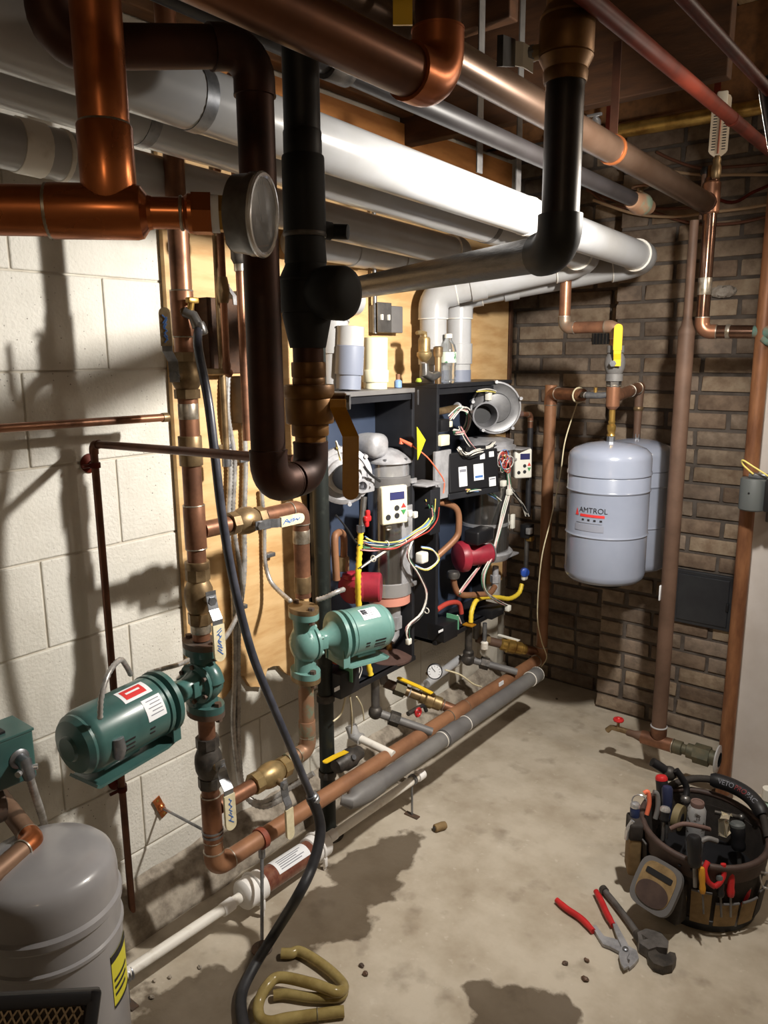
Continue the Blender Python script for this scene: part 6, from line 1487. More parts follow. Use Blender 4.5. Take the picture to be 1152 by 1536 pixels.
# ================================================================= PIPING UNDER THE BOILERS
def under():
    def xrun(label, name, p0, p1, y_from, x0, x1, z, r, m_, parts, cat='pipe'):
        pass
    # boiler 1 supply: bronze union and valve into the header tee
    yq = A(686, 1054, x=XR).y; z = ZF+.0
    t = thing('boiler_branch', 'bronze union and valve joining the first boiler to the copper header', 'pipe', (.14, yq, z-.03))
    a = A(580, 1025, x=.06); 
    base = V((XR, yq, z-.004)); far = A(585, 1027, y=yq-.12)
    far = V((.02, yq-.03, z+.03)); far = A(577, 1024, x=.05)
    d = (far-base).normalized(); L = (far-base).length
    MB().cyl(base, base+d*L*.28, .018, seg=18).build('stub', M_COP, t)
    MB().lathe(base+d*L*.22, d, [(.020, 0), (.024, .004), (.024, .03), (.028, .034), (.028, .06), (.022, .066), (.022, .08)], 20).build('valve_body', M_BRASSY2, t)
    MB().torus(base+d*L*.2, d, .0195, .002).build('solder_ring', M_SOLD, t)
    MB().cyl(base+d*L*.4, base+d*L*.72, .017, seg=18).build('pipe', M_BRASS, t); MB().torus(base+d*L*.66, d, .0175, .002).build('solder_ring', M_PVC, t)
    MB().hexp(base+d*L*.72, base+d*L*.86, .026).build('union_nut', M_BRASSD2, t); MB().cyl(base+d*L*.84, far, .017).build('tailpiece', M_RUST, t)
    MB().tube([far, far+d*.01+Zd*.03, V((far.x, far.y, B1[2]))], .016, 16).build('riser', M_STEEL, t)
    c = base+d*L*.30; k = c-Yd*.02+Zd*.04
    MB().cyl(c, k, .007).build('stem', M_BRASS, t); MB().strip([k, k+d*.05+Zd*.006, k+d*.13+Zd*.01], Yd*.018, .004, True).build('lever', M_YEL, t, smooth=False)
    # small bleed valve with red wheel
    c = A(620, 1066, x=.17)
    t = thing('drain_tap', 'small drain tap with a red wheel below the first boiler', 'valve', c-Zd*.02)
    MB().cyl(c-Yd*.03, c+Yd*.03, .008).build('body', M_IRON, t); m = MB().torus(c+Xd*.02, Xd, .013, .005, 14, 6); m.cyl(c, c+Xd*.022, .004); m.build('wheel', M_REDH, t)
    MB().tube(spline([c+Yd*.03, c+Yd*.06-Zd*.005, c+Yd*.075-Zd*.03], 5), .007, 10).build('spout', M_RUBBER, t)
    # grey gas branch of boiler 1
    t = thing('gas_branch', 'dark iron gas branch with union dropping from the first boiler to the grey header', 'pipe', (.18, 1.5, .2))
    top = A(563, 1040, x=.13); kn = V((top.x, top.y, A(560, 1070, x=.13).z)); en = A(645, 1098, x=.30)
    en = V((.30, kn.y+.03, .245))
    en = A(648, 1098, x=.28)
    MB().cyl((top.x, top.y, B1[2]), kn, .014).build('pipe', M_STEEL, t); MB().sph(kn, .024, 14).build('elbow', M_IRON, t)
    d = (en-kn).normalized(); L = (en-kn).length
    MB().cyl(kn, en, .0135).build('pipe', M_GREYP, t); MB().hexp(kn+d*L*.25, kn+d*L*.42, .024).build('union_nut', M_IRON, t)
    # white pvc trap
    t = thing('condensate_drop', 'white plastic elbow and pipe below the first boiler reaching under the header', 'pipe', (.14, 1.4, .2))
    a = A(530, 1103, x=.12); b = A(585, 1130, x=.25)
    b = a+ (A(590, 1132, x=.27)-a)
    MB().tube([a+Zd*.03-Xd*.01, a+Zd*.008, a, a+(b-a).normalized()*.03], .019, 16).build('elbow', M_PVC, t); MB().cyl(a, b, .0125).build('pipe', M_PVCD, t)
    # white level pipe by the wall
    t = thing('condensate_line', 'short white plastic pipe lying level behind the dial gauge', 'pipe', (.06, 2.0, .2))
    a = A(600, 1080, x=.06); b = A(690, 985, x=.06); zc = A(690, 985, x=.06).z
    MB().cyl((.07, A(640, 1030, x=.07).y, A(650, 1020, x=.07).z), (.07, A(690, 985, x=.07).y, A(690, 988, x=.07).z), .016).build('pipe', M_PVC, t)
    # dial gauge
    c = A(652, 1007, x=.16); n = (CAM-c).normalized()*.6-Yd*.5+Xd*.3; n.normalize()
    t = thing('dial_gauge', 'small black-rimmed white dial gauge below the boilers', 'gauge', c)
    R = rad(c, 22)
    MB().lathe(c-n*.014, n, [(R*.8, 0), (R*1.05, .003), (R*1.08, .018), (R*.95, .02)], 26).build('case', M_BLKP, t); MB().lathe(c+n*.005, n, [(R*.93, 0), (R*.93, .0018)], 26).build('dial', M_PAPER, t)
    f, s, q = frame(n); MB().strip([c+n*.0075-s*R*.1, c+n*.0075+(s*.5+q*.7)*R*.8], n.cross(s*.5+q*.7).normalized()*.002, .0006).build('needle', M_INKK, t); m = MB()
    for k in range(9):
        a_ = math.radians(30*k-30); dd = s*math.cos(a_)+q*math.sin(a_); m.strip([c+n*.0074+dd*R*.65, c+n*.0074+dd*R*.82], n.cross(dd)*.0014, .0004)
    m.build('dial_marks', M_INKK, t); MB().cyl(c-n*.012, c-n*.05, .006).build('stem', M_BRASS, t); MB().cyl(c-n*.045, V((c.x-.05, c.y+.02, c.z-.03)), .006).build('shank', M_BRASS, t)
    # concrete rubble and broken tiles below
    rn = random.Random(5)
    for i, (px, py, s_) in enumerate(((655, 1095, .05), (600, 1135, .06), (560, 1150, .05), (700, 1040, .05), (610, 1165, .035), (745, 1000, .045))):
        p = A(px, py, z=.015); m = MB().box(p, (s_*1.4, s_*1.8, .03), bev=.006)
        for v in m.v: v += V((rn.uniform(-.008, .008), rn.uniform(-.008, .008), rn.uniform(-.003, .003)))
        tag(m.build('concrete_chunk', M_CURB, smooth=False), 'flat grey chunk of broken concrete on the floor under the headers', 'concrete chunk', 'concrete chunks under the headers')
    # boiler 2 branches
    yend = A(812, 988, x=XR).y
    t = thing('boiler_branch', 'bronze check valve and unions joining the second boiler to the far header elbow', 'pipe', (.1, yend, .22))
    base = V((XR, yend, ZF+.005)); far = A(715, 957, x=.06); d = (far-base).normalized(); L = (far-base).length
    MB().cyl(base, base+d*L*.35, .019).build('stub', M_COP, t)
    MB().lathe(base+d*L*.24, d, [(.019, 0), (.022, .004), (.022, .02), (.026, .024), (.026, .05), (.030, .055), (.030, .085), (.024, .09), (.024, .11), (.019, .115)], 20).build('check_valve', M_BRASSY, t); MB().cyl(base+d*L*.5, far, .018).build('pipe', M_RUST, t); MB().hexp(base+d*L*.82, base+d*L*.93, .026).build('union_nut', M_BRASS, t)
    MB().cyl(far, V((far.x, far.y, B2[2])), .016).build('riser', M_STEEL, t)
    MB().strip([base+d*L*.35+Zd*.032, base+d*L*.68+Zd*.036], Yd*.016, .004, True).build('white_lever', M_WHT, t, smooth=False)
    t = thing('gas_branch', 'dark iron gas branch with tee dropping from the second boiler to the grey header', 'pipe', (.15, 2.1, .2))
    top = A(703, 950, x=.13); kn = V((top.x, top.y, A(703, 988, x=.13).z)); en = A(775, 1008, x=.28)
    MB().cyl((top.x, top.y, B2[2]), kn, .014).build('pipe', M_IRON, t); MB().sph(kn, .026, 14).build('tee', M_IRON, t); MB().lathe((top.x, top.y, kn.z+.01), Zd, [(.019, 0), (.021, .006), (.021, .02), (.016, .026)], 16).build('collar', M_IRON, t)
    d = (en-kn).normalized(); L = (en-kn).length; MB().cyl(kn, en, .0135).build('pipe', M_GREYP, t); MB().hexp(kn+d*L*.25, kn+d*L*.42, .024).build('union_nut', M_IRON, t)
    t = thing('boiler_tail', 'thin steel tailpiece dropping from the far end of the second boiler', 'pipe', A(727, 950, x=.2)); q = A(727, 950, x=.2)
    MB().cyl((.2, q.y, B2[2]), (.2, q.y, q.z-.03), .008).build('pipe', M_ZINC, t); MB().lathe((.2, q.y, q.z-.03), -Zd, [(.008, 0), (.014, .006), (.014, .03), (.006, .036)], 14).build('cap', M_PVCD, t)
    o = MB().tube(spline([A(668, 1005, x=.2), A(690, 1012, x=.22), A(710, 1026, x=.24), A(722, 1030, x=.24)], 6), .003, 8).build('loose_wire', M_CREAM); tag(o, 'thin cream wire looping from the dial gauge to the copper header', 'wire')
under()

# ================================================================= LOWER LEFT: TANK, THIRD PUMP, GRILLE
def lower_left():
    c = A(66, 1300, x=.40); R = rad(c, 206); zt = A(66, 1292, x=.40).z+.012
    t = thing('storage_tank', 'round grey water tank standing in the near corner with a yellow warning label', 'tank', (c.x, c.y, 0))
    prof = [(.01, 0), (R*.98, .002), (R*1.0, .02), (R*1.0, zt-.150), (R*1.03, zt-.146), (R*1.03, zt-.140), (R*1.0, zt-.136), (R*1.0, zt-.100), (R*1.04, zt-.094), (R*1.04, zt-.082), (R*1.0, zt-.076), (R*1.0, zt-.045), (R*.985, zt-.028), (R*.95, zt-.015), (R*.88, zt-.006), (R*.6, zt+.004), (.01, zt+.008)]
    MB().lathe((c.x, c.y, 0), Zd, prof, 64).build('shell', M_TANKG, t)
    a0 = math.atan2(CAM.y-c.y, CAM.x-c.x)+.98
    def wrap(w0, w1, z0, z1, nm, m_, lift):
        vs = []; fs = []
        for i in range(7):
            a = a0+w0+(w1-w0)*i/6; vs += [V((c.x+math.cos(a)*(R+lift), c.y+math.sin(a)*(R+lift), z0)), V((c.x+math.cos(a)*(R+lift), c.y+math.sin(a)*(R+lift), z1))]
        for i in range(6): fs.append((2*i, 2*i+2, 2*i+3, 2*i+1))
        return MB().add(vs, fs).build(nm, m_, t, smooth=False)
    lz = zt-.25
    wrap(-.16, .40, lz-.03, lz+.075, 'warning_label', mat('label_yellow', (214, 206, 60), .5), .001)
    wrap(-.16, .40, lz+.06, lz+.075, 'label_band', M_INKK, .0016)
    for k in range(3): wrap(-.12, .3-.05*k, lz+.02-.014*k, lz+.026-.014*k, 'print_line', M_INKK, .0016)
    wrap(-.16, .40, lz-.03, lz-.024, 'label_edge', M_INKK, .0016)
    # copper elbow of the third pump crossing over the tank
    t = thing('copper_elbow_pipe', 'copper pipe elbow crossing above the grey tank from the third pump', 'pipe', (c.x, c.y, zt))
    e = A(50, 1262, x=.36); a = A(-5, 1195, x=.24); b = A(-60, 1325, x=.50)
    zlev = e.z; e2 = V((e.x, e.y, zlev)); a2 = e2+(A(0, 1196, z=zlev)-e2)*1.5; b2 = e2+(A(0, 1304, z=zlev)-e2)*1.7
    run(t, [a2, e2, b2], .0175, M_COPE, M_COPB, bend=1.0, sleeve=.7, ring=M_SOLD, seg=20)
    # third pump fragment: green box with conduit elbow, iron flange
    bc = A(12, 1130, x=.28)
    t = thing('circulator_pump', 'dark green terminal box of a third pump above the grey tank', 'circulator pump', bc-Zd*.1)
    s = rad(bc, 74)
    MB().box(bc-Yd*.012, (.075, .085, .09), bev=.003).build('terminal_box', M_GREEN, t, smooth=False); MB().box(bc-Yd*.012+Zd*.047, (.079, .089, .005), bev=.001).build('lid', M_GREEN, t, smooth=False)
    MB().box(bc-Yd*.015+Zd*.052+Xd*.01, (.02, .012, .004)).build('lid_clip', M_BLKP, t)
    MB().box(bc-Yd*.13+V((0, 0, -.02)), (.13, .15, .13), bev=.05, seg=4).build('motor', M_GREEN, t)
    MB().lathe(A(-4, 1200, x=.26)-Yd*.05, Yd, [(.035, 0), (.04, .004), (.04, .05), (.03, .055)], 24).build('flange', M_RUSTF, t)
    q = A(32, 1140, x=.325); MB().lathe(q-Xd*.012, Xd, [(.018, 0), (.018, .006), (.012, .01)], 18).build('knockout_ring', M_ZINC, t)
    q2 = A(40, 1155, x=.34); MB().tube([q-Xd*.004, q+Xd*.012, q2, q2-Zd*.016+Yd*.004], [.011, .012, .011, .0105], 14).build('conduit_elbow', M_ZINC, t)
    for sg in (-1, 1): MB().cyl(q2+Yd*sg*.012, q2+Yd*sg*.018+Xd*.004, .0055).build('clamp_screw', M_CHROME, t)
    FLEX('armoured conduit dropping from the third pump box behind the grey tank', [q2-Zd*.01+Yd*.003, A(52, 1190, x=.31), A(62, 1220, x=.26), A(70, 1252, x=.2), A(74, 1290, x=.16)], .0075)
    # framed mesh panel leaning against the tank
    tr = A(153, 1483, d=.90); pc = A(60, 1540, d=.88)
    n = (CAM-pc).normalized(); n.z *= .75; n.normalize(); s = RT.copy(); s.z = 0; s = (s-n*s.dot(n)).normalized(); u = n.cross(s)
    if u.z < 0: u = -u
    H = tr.z/u.z-.004; W = .34; zt2 = H; D = .028
    t = thing('mesh_panel', 'black framed panel of tan diamond mesh leaning before the grey tank', 'mesh panel', V((tr.x, tr.y, 0)))
    ctr = tr-u*(H/2)-s*(W/2)
    MB().box(ctr-n*.02, (W, H, .012), (s, u, n), bev=.003).build('back', M_BLKP, t)
    fcn = ctr
    for sg in (-1, 1): MB().box(ctr-n*.008+s*sg*(W/2-.008), (.016, H, D), (s, u, n), bev=.004).build('frame_side', M_BLKP, t)
    for sg in (-1, 1): MB().box(ctr-n*.008+u*sg*(H/2-.008), (W, .016, D), (s, u, n), bev=.004).build('frame_rail', M_BLKP, t)
    MB().box(ctr-n*.012, (W-.03, H-.03, .004), (s, u, n)).build('mesh_backing', mat('mesh_backing_brown', (60, 52, 44), .7), t, smooth=False)  # dark brown sheet behind the diamond mesh
    fcn = ctr-n*.008
    m = MB(); hw, hh = (W-.034)/2, (zt2-.034)/2; st = .0092
    k = -int((hw+hh*.62)/st)-2
    for i in range(-70, 71):
        for sg in (-1, 1):
            # line: x = i*st + sg*.62*y, clipped
            seg = []
            y0, y1 = -hh, hh; sl = sg*.62
            lo, hi = sorted(((-hw-i*st)/sl, (hw-i*st)/sl)); y0 = max(y0, lo); y1 = min(y1, hi)
            if y1-y0 > .004:
                a_ = fcn+s*(i*st+sl*y0)+u*y0+n*.002; b_ = fcn+s*(i*st+sl*y1)+u*y1+n*.002; dd = (b_-a_).normalized()
                m.strip([a_, b_], dd.cross(n)*.0019, .0018)
    m.build('diamond_mesh', mat('mesh_tan', (186, 168, 140), .45, .2, (150, 132, 106), 20), t, smooth=False)['kind'] = 'stuff'
M_COPE = mat('copper_dusty', (136, 106, 84), 0.5, 0.4, (112, 84, 66), 10)
lower_left()

# ================================================================= HOSES
def hoses():
    h0 = HOSE0
    up = spline([h0, A(297, 520, x=.33), A(312, 600, x=.37), A(322, 680, x=.39), A(334, 780, x=.40), A(352, 880, x=.405), A(378, 980, x=.41), A(410, 1060, x=.42), A(440, 1130, x=.43), A(466, 1192, x=.43)], 8)
    t = thing('drain_hose', 'black drain hose sweeping from the riser down across the pumps to the floor', 'hose', h0)
    MB().tube(up, .0092, 14).build('upper_hose', mat('hose_blue_black', (50, 52, 62), .38, 0, (70, 72, 82), 20, coat=.2), t)
    j = A(470, 1200, x=.43)
    dn = spline([A(466, 1194, x=.43), A(478, 1225, x=.44), A(480, 1255, x=.45), A(468, 1300, x=.46), A(446, 1345, x=.46), A(412, 1400, z=.05), A(380, 1452, z=.022), A(362, 1495, z=.014), A(368, 1545, z=.014), A(395, 1600, z=.014)], 8)
    MB().tube(dn, .0128, 16).build('lower_hose', M_RUBBER, t)
    d = (up[-1]-up[-3]).normalized(); MB().lathe(j-d*.02, d, [(.011, 0), (.014, .003), (.014, .010), (.016, .012), (.016, .024), (.013, .028)], 18).build('ferrule', M_ZINC, t)
    MB().lathe(h0+V((0, 0, .012)), -Zd+V((.2, .2, 0)), [(.011, 0), (.0125, .006), (.0125, .022), (.010, .026)], 16).build('swivel_nut', M_STEEL, t)
    # amber tubing coil on the floor
    r = .0125; z = r+.001
    F = lambda px, py, zz=z: A(px, py, z=zz)
    pts = [F(422, 1430), F(436, 1430), F(452, 1428), F(490, 1452), F(515, 1478), F(505, 1488, .030), F(470, 1476, .036), F(420, 1466, .036), F(400, 1480, .034), F(388, 1505, .02), F(390, 1526), F(405, 1533), F(430, 1528), F(475, 1522), F(516, 1517)]
    t = thing('amber_tubing', 'loop of stiff amber plastic tubing lying on the wet floor', 'tubing', F(440, 1480))
    MB().tube(spline(pts, 8), r, 16).build('tube', M_HOSEY, t)
    e = spline(pts, 8); MB().torus(A(476, 1522, z=z), (e[-1]-e[-4]), r*1.04, .0015, 18, 5).build('crease_ring', M_BRASSD2, t)
    pts2 = [F(516, 1478), F(514, 1492), F(500, 1497), F(465, 1496), F(430, 1491), F(410, 1493)]
    MB().tube(spline(pts2, 6), r*.9, 14).build('under_loop', M_HOSEY, t)
    # little floor bits: cork-like stub, blue bit
    p = A(660, 1240, z=.012); d = (Xd*.4+Yd*.9).normalized()
    t = thing('wood_plug', 'short tan plug lying loose on the bare concrete', 'plug', p-Zd*.012); MB().lathe(p-d*.02, d, [(.009, 0), (.012, .002), (.013, .03), (.011, .04), (.009, .041)], 14).build('plug_body', M_TAN, t); MB().cyl(p-d*.022, p-d*.019, .007).build('hole', M_BLKP, t)
    rn = random.Random(9)
    for px, py in ((543, 1448), (548, 1460), (848, 1444), (878, 1468), (880, 1440), (232, 1470), (255, 1465), (228, 1495), (300, 1450), (835, 1048)):
        p = A(px, py, z=.004); m = MB().sph(p, rn.uniform(.004, .008), 8, (1.3, 1, .6))
        for v in m.v: v += V((rn.uniform(-.0015, .0015), rn.uniform(-.0015, .0015), rn.uniform(-.001, .001)))
        tag(m.build('debris_crumb', M_CURB if px < 400 else M_RUSTF, smooth=False), 'tiny crumb of debris on the concrete floor', 'debris', 'floor debris')
hoses()
# ================================================================= TOOL BAG AND FLOOR TOOLS
def bag():
    bx, by = A(1047, 1342, z=0).x, A(1047, 1342, z=0).y
    f = V((CAM.x-bx, CAM.y-by, 0)).normalized(); g = Zd.cross(f).normalized()    # f to camera, g to picture right
    if g.dot(RT) < 0: g = -g
    C0 = V((bx, by, 0)); R0, R1 = .138, .158
    zr = A(1047, 1236, y=by).z
    D = lambda a, r, z: C0+(f*math.cos(a)+g*math.sin(a))*r+Zd*z
    t = thing('tool_bag', 'open round tool bag with tan pockets and a padded lettered handle', 'tool bag', C0)
    n = 48
    def shell(z0, z1, r0, r1, th, a0=0, a1=2*math.pi, dip=0.0, closed=True, m=10):
        vs = []; fs = []; N = n if closed else 14
        cnt = N if closed else N+1
        for j in range(m+1):
            u = j/m
            for i in range(cnt):
                a = a0+(a1-a0)*i/N; zt = z1(a) if callable(z1) else z1
                z = z0+(zt-z0)*u; r = r0+(r1-r0)*((z-z0)/max(zt-z0, 1e-5))
                vs.append(D(a, r, z))
        for j in range(m+1):
            u = j/m
            for i in range(cnt):
                a = a0+(a1-a0)*i/N; zt = z1(a) if callable(z1) else z1
                z = z0+(zt-z0)*u; r = r0+(r1-r0)*((z-z0)/max(zt-z0, 1e-5)); vs.append(D(a, r-th, z))
        o = (m+1)*cnt
        K = N
        for j in range(m):
            for i in range(K):
                i2 = (i+1) % cnt; a_, b_, c_, d_ = j*cnt+i, j*cnt+i2, (j+1)*cnt+i2, (j+1)*cnt+i
                fs.append((a_, b_, c_, d_)); fs.append((o+d_, o+c_, o+b_, o+a_))
        for i in range(K):
            i2 = (i+1) % cnt; fs.append((m*cnt+i, m*cnt+i2, o+m*cnt+i2, o+m*cnt+i)); fs.append((i2, i, o+i, o+i2))
        if not closed:
            for j in range(m):
                for i in (0, cnt-1): fs.append((j*cnt+i, (j+1)*cnt+i, o+(j+1)*cnt+i, o+j*cnt+i))
        return MB().add(vs, fs)
    wob = lambda a: zr+.012*math.cos(a*1.0+2.6)
    shell(.004, wob, R0, R1, .008).build('bag_body', M_CANVAS, t)
    MB().lathe(C0+Zd*.002, Zd, [(R0*1.02, 0), (R0*1.04, .004), (R0*1.04, .03), (R0*1.0, .034)], 48).build('base_tub', M_BLKP, t)
    shell(zr-.055, lambda a: wob(a)-.004, R1*.985, R1*1.01, .003, m=3).build('rim_band', M_LEATHER, t)
    MB().tube([D(2*math.pi*i/n, R1-.002, wob(2*math.pi*i/n)) for i in range(n)], .0085, 10, closed=True).build('rim_piping', M_LEATHER, t)
    MB().lathe(C0+Zd*(zr-.115), Zd, [(R1*.9, 0), (R1*.9, .004)], 40).build('inner_floor', M_BLKP, t)
    for k in range(3):   # inner divider
        pass
    shell(zr-.11, zr-.02, R1*.93, R1*.95, .004, 2.2, 4.2, closed=False).build('inner_pocket', M_CANVAS, t)
    # outside pockets
    for (a0, a1, z0, z1, m_, lift) in ((-.10, .20, .03, .125, M_TAN, .010), (.26, .62, .03, .10, M_TAN, .012), (.68, .98, .03, .10, M_TAN, .012), (-.55, -.16, .03, .10, M_TAN, .008), (-1.55, -1.2, .05, .165, M_TAN, .012), (-1.15, -.95, .05, .175, M_CANVAS, .012), (1.05, 1.4, .03, .11, M_CANVAS, .010)):
        po = shell(z0, z1, R0+lift+.004, R0+lift+.014, .003, a0, a1, closed=False, m=5).build('pocket', m_, t)
        cnt = 9; MB().tube([D(a0+(a1-a0)*i/cnt, R0+lift+.013, z1) for i in range(cnt+1)], .003, 8).build('pocket_binding', M_GREYF, po)
    # big flap pouch at front left
    fc = A(983, 1330, y=D(-.62, R1+.02, .1).y); a_ = -.50
    fn = (f*math.cos(a_)+g*math.sin(a_)); fs_ = Zd.cross(fn).normalized()
    if fs_.dot(RT) < 0: fs_ = -fs_
    up = (Zd*.80-fn*.60).normalized(); nn = (fn*.80+Zd*.60).normalized()
    top = D(-.50, R1+.002, zr-.040)
    W, H = .118, .125
    def sup(w, h, off, p=4.0, k=32):
        pts = []
        for i in range(k):
            q = 2*math.pi*i/k; cx, sy = math.cos(q), math.sin(q)
            px = math.copysign(abs(cx)**(2/p), cx)*w/2; py = math.copysign(abs(sy)**(2/p), sy)*h/2
            if py > 0: py = py
            pts.append(top+fs_*px+up*(py-H/2)+nn*off)
        return pts
    MB().prism(sup(W, H, .0), nn*.012).build('flap', M_GREYF, t)
    MB().prism([p+up*.002 for p in sup(W*.80, H*.82, .0122, 3.5)], nn*.0015).build('flap_panel', M_TAN, t)
    MB().prism([p-up*.022 for p in sup(W*.74, H*.48, .0138, 2.2)], nn*.0012).build('flap_oval', M_LEATHER, t)
    MB().prism([p+up*.026 for p in sup(W*.62, H*.12, .0142, 9)], nn*.0012).build('flap_badge', M_BLKP, t)
    # pouch box below flap
    pc = D(-.50, R0+.022, .082); MB().box(pc, (.105, .05, .12), (fs_, fn, Zd), bev=.012, seg=3).build('pouch', M_CANVAS, t)
    # padded handle arching over the back
    P = [D(math.radians(q), R1-.004, zr+h) for q, h in ((95, .0), (118, .035), (140, .052), (165, .055), (190, .05), (215, .03), (232, .0))]
    hp = spline(P, 6); MB().tube(hp, .010, 12).build('handle_strap', M_CANVAS, t)
    mid = hp[5:22]
    hb = MB().tube(mid, [.016]+[.0205]*(len(mid)-2)+[.016], 14).build('handle_pad', M_BLKP, t)
    # lettering along the pad, facing the camera
    for word, off, m_ in (('VETO', -.040, M_INKG), ('PRO', .004, mat('dull_red_print', (128, 50, 54), .6)), ('PAC', .040, M_INKG)):
        vs, fs = text_mesh(word, .019)
        ml = [p for p in mid]; L = [0]
        for i in range(1, len(ml)): L.append(L[-1]+(ml[i]-ml[i-1]).length)
        out = []
        # order the path left-to-right in the picture
        if (ml[-1]-ml[0]).dot(RT) < 0: ml = ml[::-1]; L = [0]; [L.append(L[-1]+(ml[i]-ml[i-1]).length) for i in range(1, len(ml))]
        for v in vs:
            s = L[-1]*.5+off+v.x; j = max(0, min(len(L)-2, next((i for i in range(len(L)-1) if L[i+1] >= s), len(L)-2)))
            q = ml[j].lerp(ml[j+1], (s-L[j])/(L[j+1]-L[j])); tn = (ml[j+1]-ml[j]).normalized()
            vc = (CAM-q).normalized(); vc = (vc-tn*vc.dot(tn)).normalized(); uu = vc.cross(tn).normalized()
            if uu.z < 0: uu = -uu
            th = v.y/.0205; out.append(q+(vc*math.cos(th)+uu*math.sin(th))*.0211)
        MB().add(out, fs).build('handle_lettering', m_, hb, smooth=False)
    sp = D(-1.28, R1+.018, .135); sn = (f*math.cos(-1.28)+g*math.sin(-1.28)); sg_ = Zd.cross(sn)
    MB().box(sp, (.062, .034, .15), (sg_, sn, Zd), bev=.008, seg=3).build('side_sleeve', M_TAN, t); MB().box(sp+Zd*.055, (.066, .038, .05), (sg_, sn, Zd), bev=.008, seg=3).build('sleeve_collar', M_CANVAS, t)
    # D-ring and key ring on the sides
    c = D(1.15, R1+.010, zr-.06); o = MB().tube(spline([c+g*-.018+Zd*.012, c+g*.022+Zd*.010, c+g*.02-Zd*.02, c-g*.006-Zd*.028, c-g*.018+Zd*.012], 5), .0025, 8).build('d_ring', M_CHROME, t)
    c = D(-1.75, R1+.012, zr+.01); MB().torus(c, (f+Zd*.2), .020, .002, 24, 6).build('key_ring', M_CHROME, t)
    for a in (-.3, -.12, .1): MB().lathe(D(a, R1*1.012, zr-.03), f*math.cos(a)+g*math.sin(a), [(.004, -.002), (.004, .002), (.002, .003)], 10).build('rivet', M_BLKP, t)
    # tools standing in the bag: each its own thing
    zi = zr-.11
    def tool(name, label, cat, base): return thing(name, label, cat, base, None)
    dc = dep(C0+Zd*zr)
    def Q(px, py, dd=0.0): return A(px, py, d=dc+dd)
    # tin can with pipe sealant
    b = Q(1044, 1232, .0); b0 = V((b.x, b.y, zi+.005)); zt = Q(1044, 1203, 0).z
    t = tool('sealant_can', 'stained silver can of pipe sealant standing in the tool bag', 'can', b0); r = .0235
    MB().lathe(b0, Zd, [(r*.97, 0), (r, .002), (r, zt-b0.z-.016), (r*.8, zt-b0.z-.006), (r*.76, zt-b0.z-.004)], 30).build('can_body', mat('can_silver', (196, 198, 202), .35, .5, (90, 84, 80), 45, lo=.56, hi=.62), t); MB().lathe(V((b0.x, b0.y, zt-.006)), Zd, [(r*.74, 0), (r*.74, .012), (r*.7, .014), (r*.55, .013), (r*.5, .011)], 26).build('cap', M_RUSTF2, t)
    # roll of tape behind it
    b = Q(1018, 1225, .02); t = tool('tape_roll', 'olive roll of thread tape beside the sealant can', 'tape roll', b-Zd*.03); MB().lathe(b-g*.010, g+f*.3, [(.014, 0), (.034, .001), (.034, .019), (.014, .02)], 28).build('roll', mat('tape_olive', (116, 104, 74), .6), t); MB().lathe(b-g*.011, g+f*.3, [(.008, 0), (.0138, .0005), (.0138, .0215), (.008, .022)], 20).build('core', M_BLKP, t)
    def driver(label, p_top, p_bot, r, m_, cap=None, name='screwdriver', cat='screwdriver', ribs=True):
        a, b2 = V(p_top), V(p_bot); d = (a-b2).normalized(); L = (a-b2).length
        t = tool(name, label, cat, b2)
        prof = [(r*.7, 0), (r*.9, L*.06), (r, L*.2), (r*.86, L*.35), (r, L*.55), (r, L*.9), (r*.8, L*.97), (r*.3, L)]
        MB().lathe(b2, d, prof, 10 if ribs else 20).build('grip', m_, t)
        if cap: MB().lathe(a-d*.008, d, [(r*1.02, 0), (r*1.02, .006), (r*.8, .011), (r*.2, .013)], 16).build('end_cap', cap, t)
        MB().cyl(b2+d*.004, b2-d*.05, r*.3).build('shaft', M_STEEL, t)
        return t
    driver('black screwdriver with a red end cap at the left side of the tool bag', Q(992, 1165, .06), Q(996, 1215, .06), .016, M_BLKP, M_REDH)
    driver('dark blue handled nut driver leaning beside the red-capped screwdriver', Q(1001, 1178, .03), Q(1000, 1230, .03), .0145, mat('tool_navy', (38, 44, 72), .4), None, 'nut_driver', 'nut driver')
    driver('black torch with a bright lens lying low in the tool bag', Q(998, 1212, -.03), Q(996, 1232, -.03), .013, M_BLKP, M_CHROME, 'torch', 'torch', False)
    driver('black cylindrical torch standing at the right inside the tool bag', Q(1106, 1235, .0), Q(1108, 1275, .0), .019, M_BLKP, M_GREYD, 'torch', 'torch', False)
    driver('black screwdriver standing in the front sleeve of the tool bag', Q(1041, 1252, -.16), Q(1042, 1300, -.16), .017, M_BLKP, None)
    driver('small black screwdriver hooked on the front pocket of the bag', Q(1080, 1315, -.15), Q(1081, 1345, -.15), .0095, M_BLKP, M_GREYD)
    driver('red handled screwdriver in the front right pocket', Q(1096, 1303, -.14), Q(1096, 1345, -.14), .010, M_REDH, None)
    driver('red handled nut driver with an open socket end in the right pocket', Q(1120, 1325, -.10), Q(1110, 1360, -.10), .0145, M_REDH, M_STEEL, 'nut_driver', 'nut driver')
    driver('thin red screwdriver at the back of the right pocket', Q(1110, 1298, -.11), Q(1110, 1340, -.11), .008, M_REDH, None)
    driver('navy handled driver in the outer left pocket', sp+Zd*.115-sg_*.012, sp+Zd*.04-sg_*.01, .013, mat('tool_navy2', (40, 52, 88), .4), M_CHROME)
    driver('orange grip screwdriver at the bag edge beside the partition', Q(1146, 1232, .02), Q(1146, 1285, .02), .014, mat('tool_orange', (150, 62, 40), .5), None)
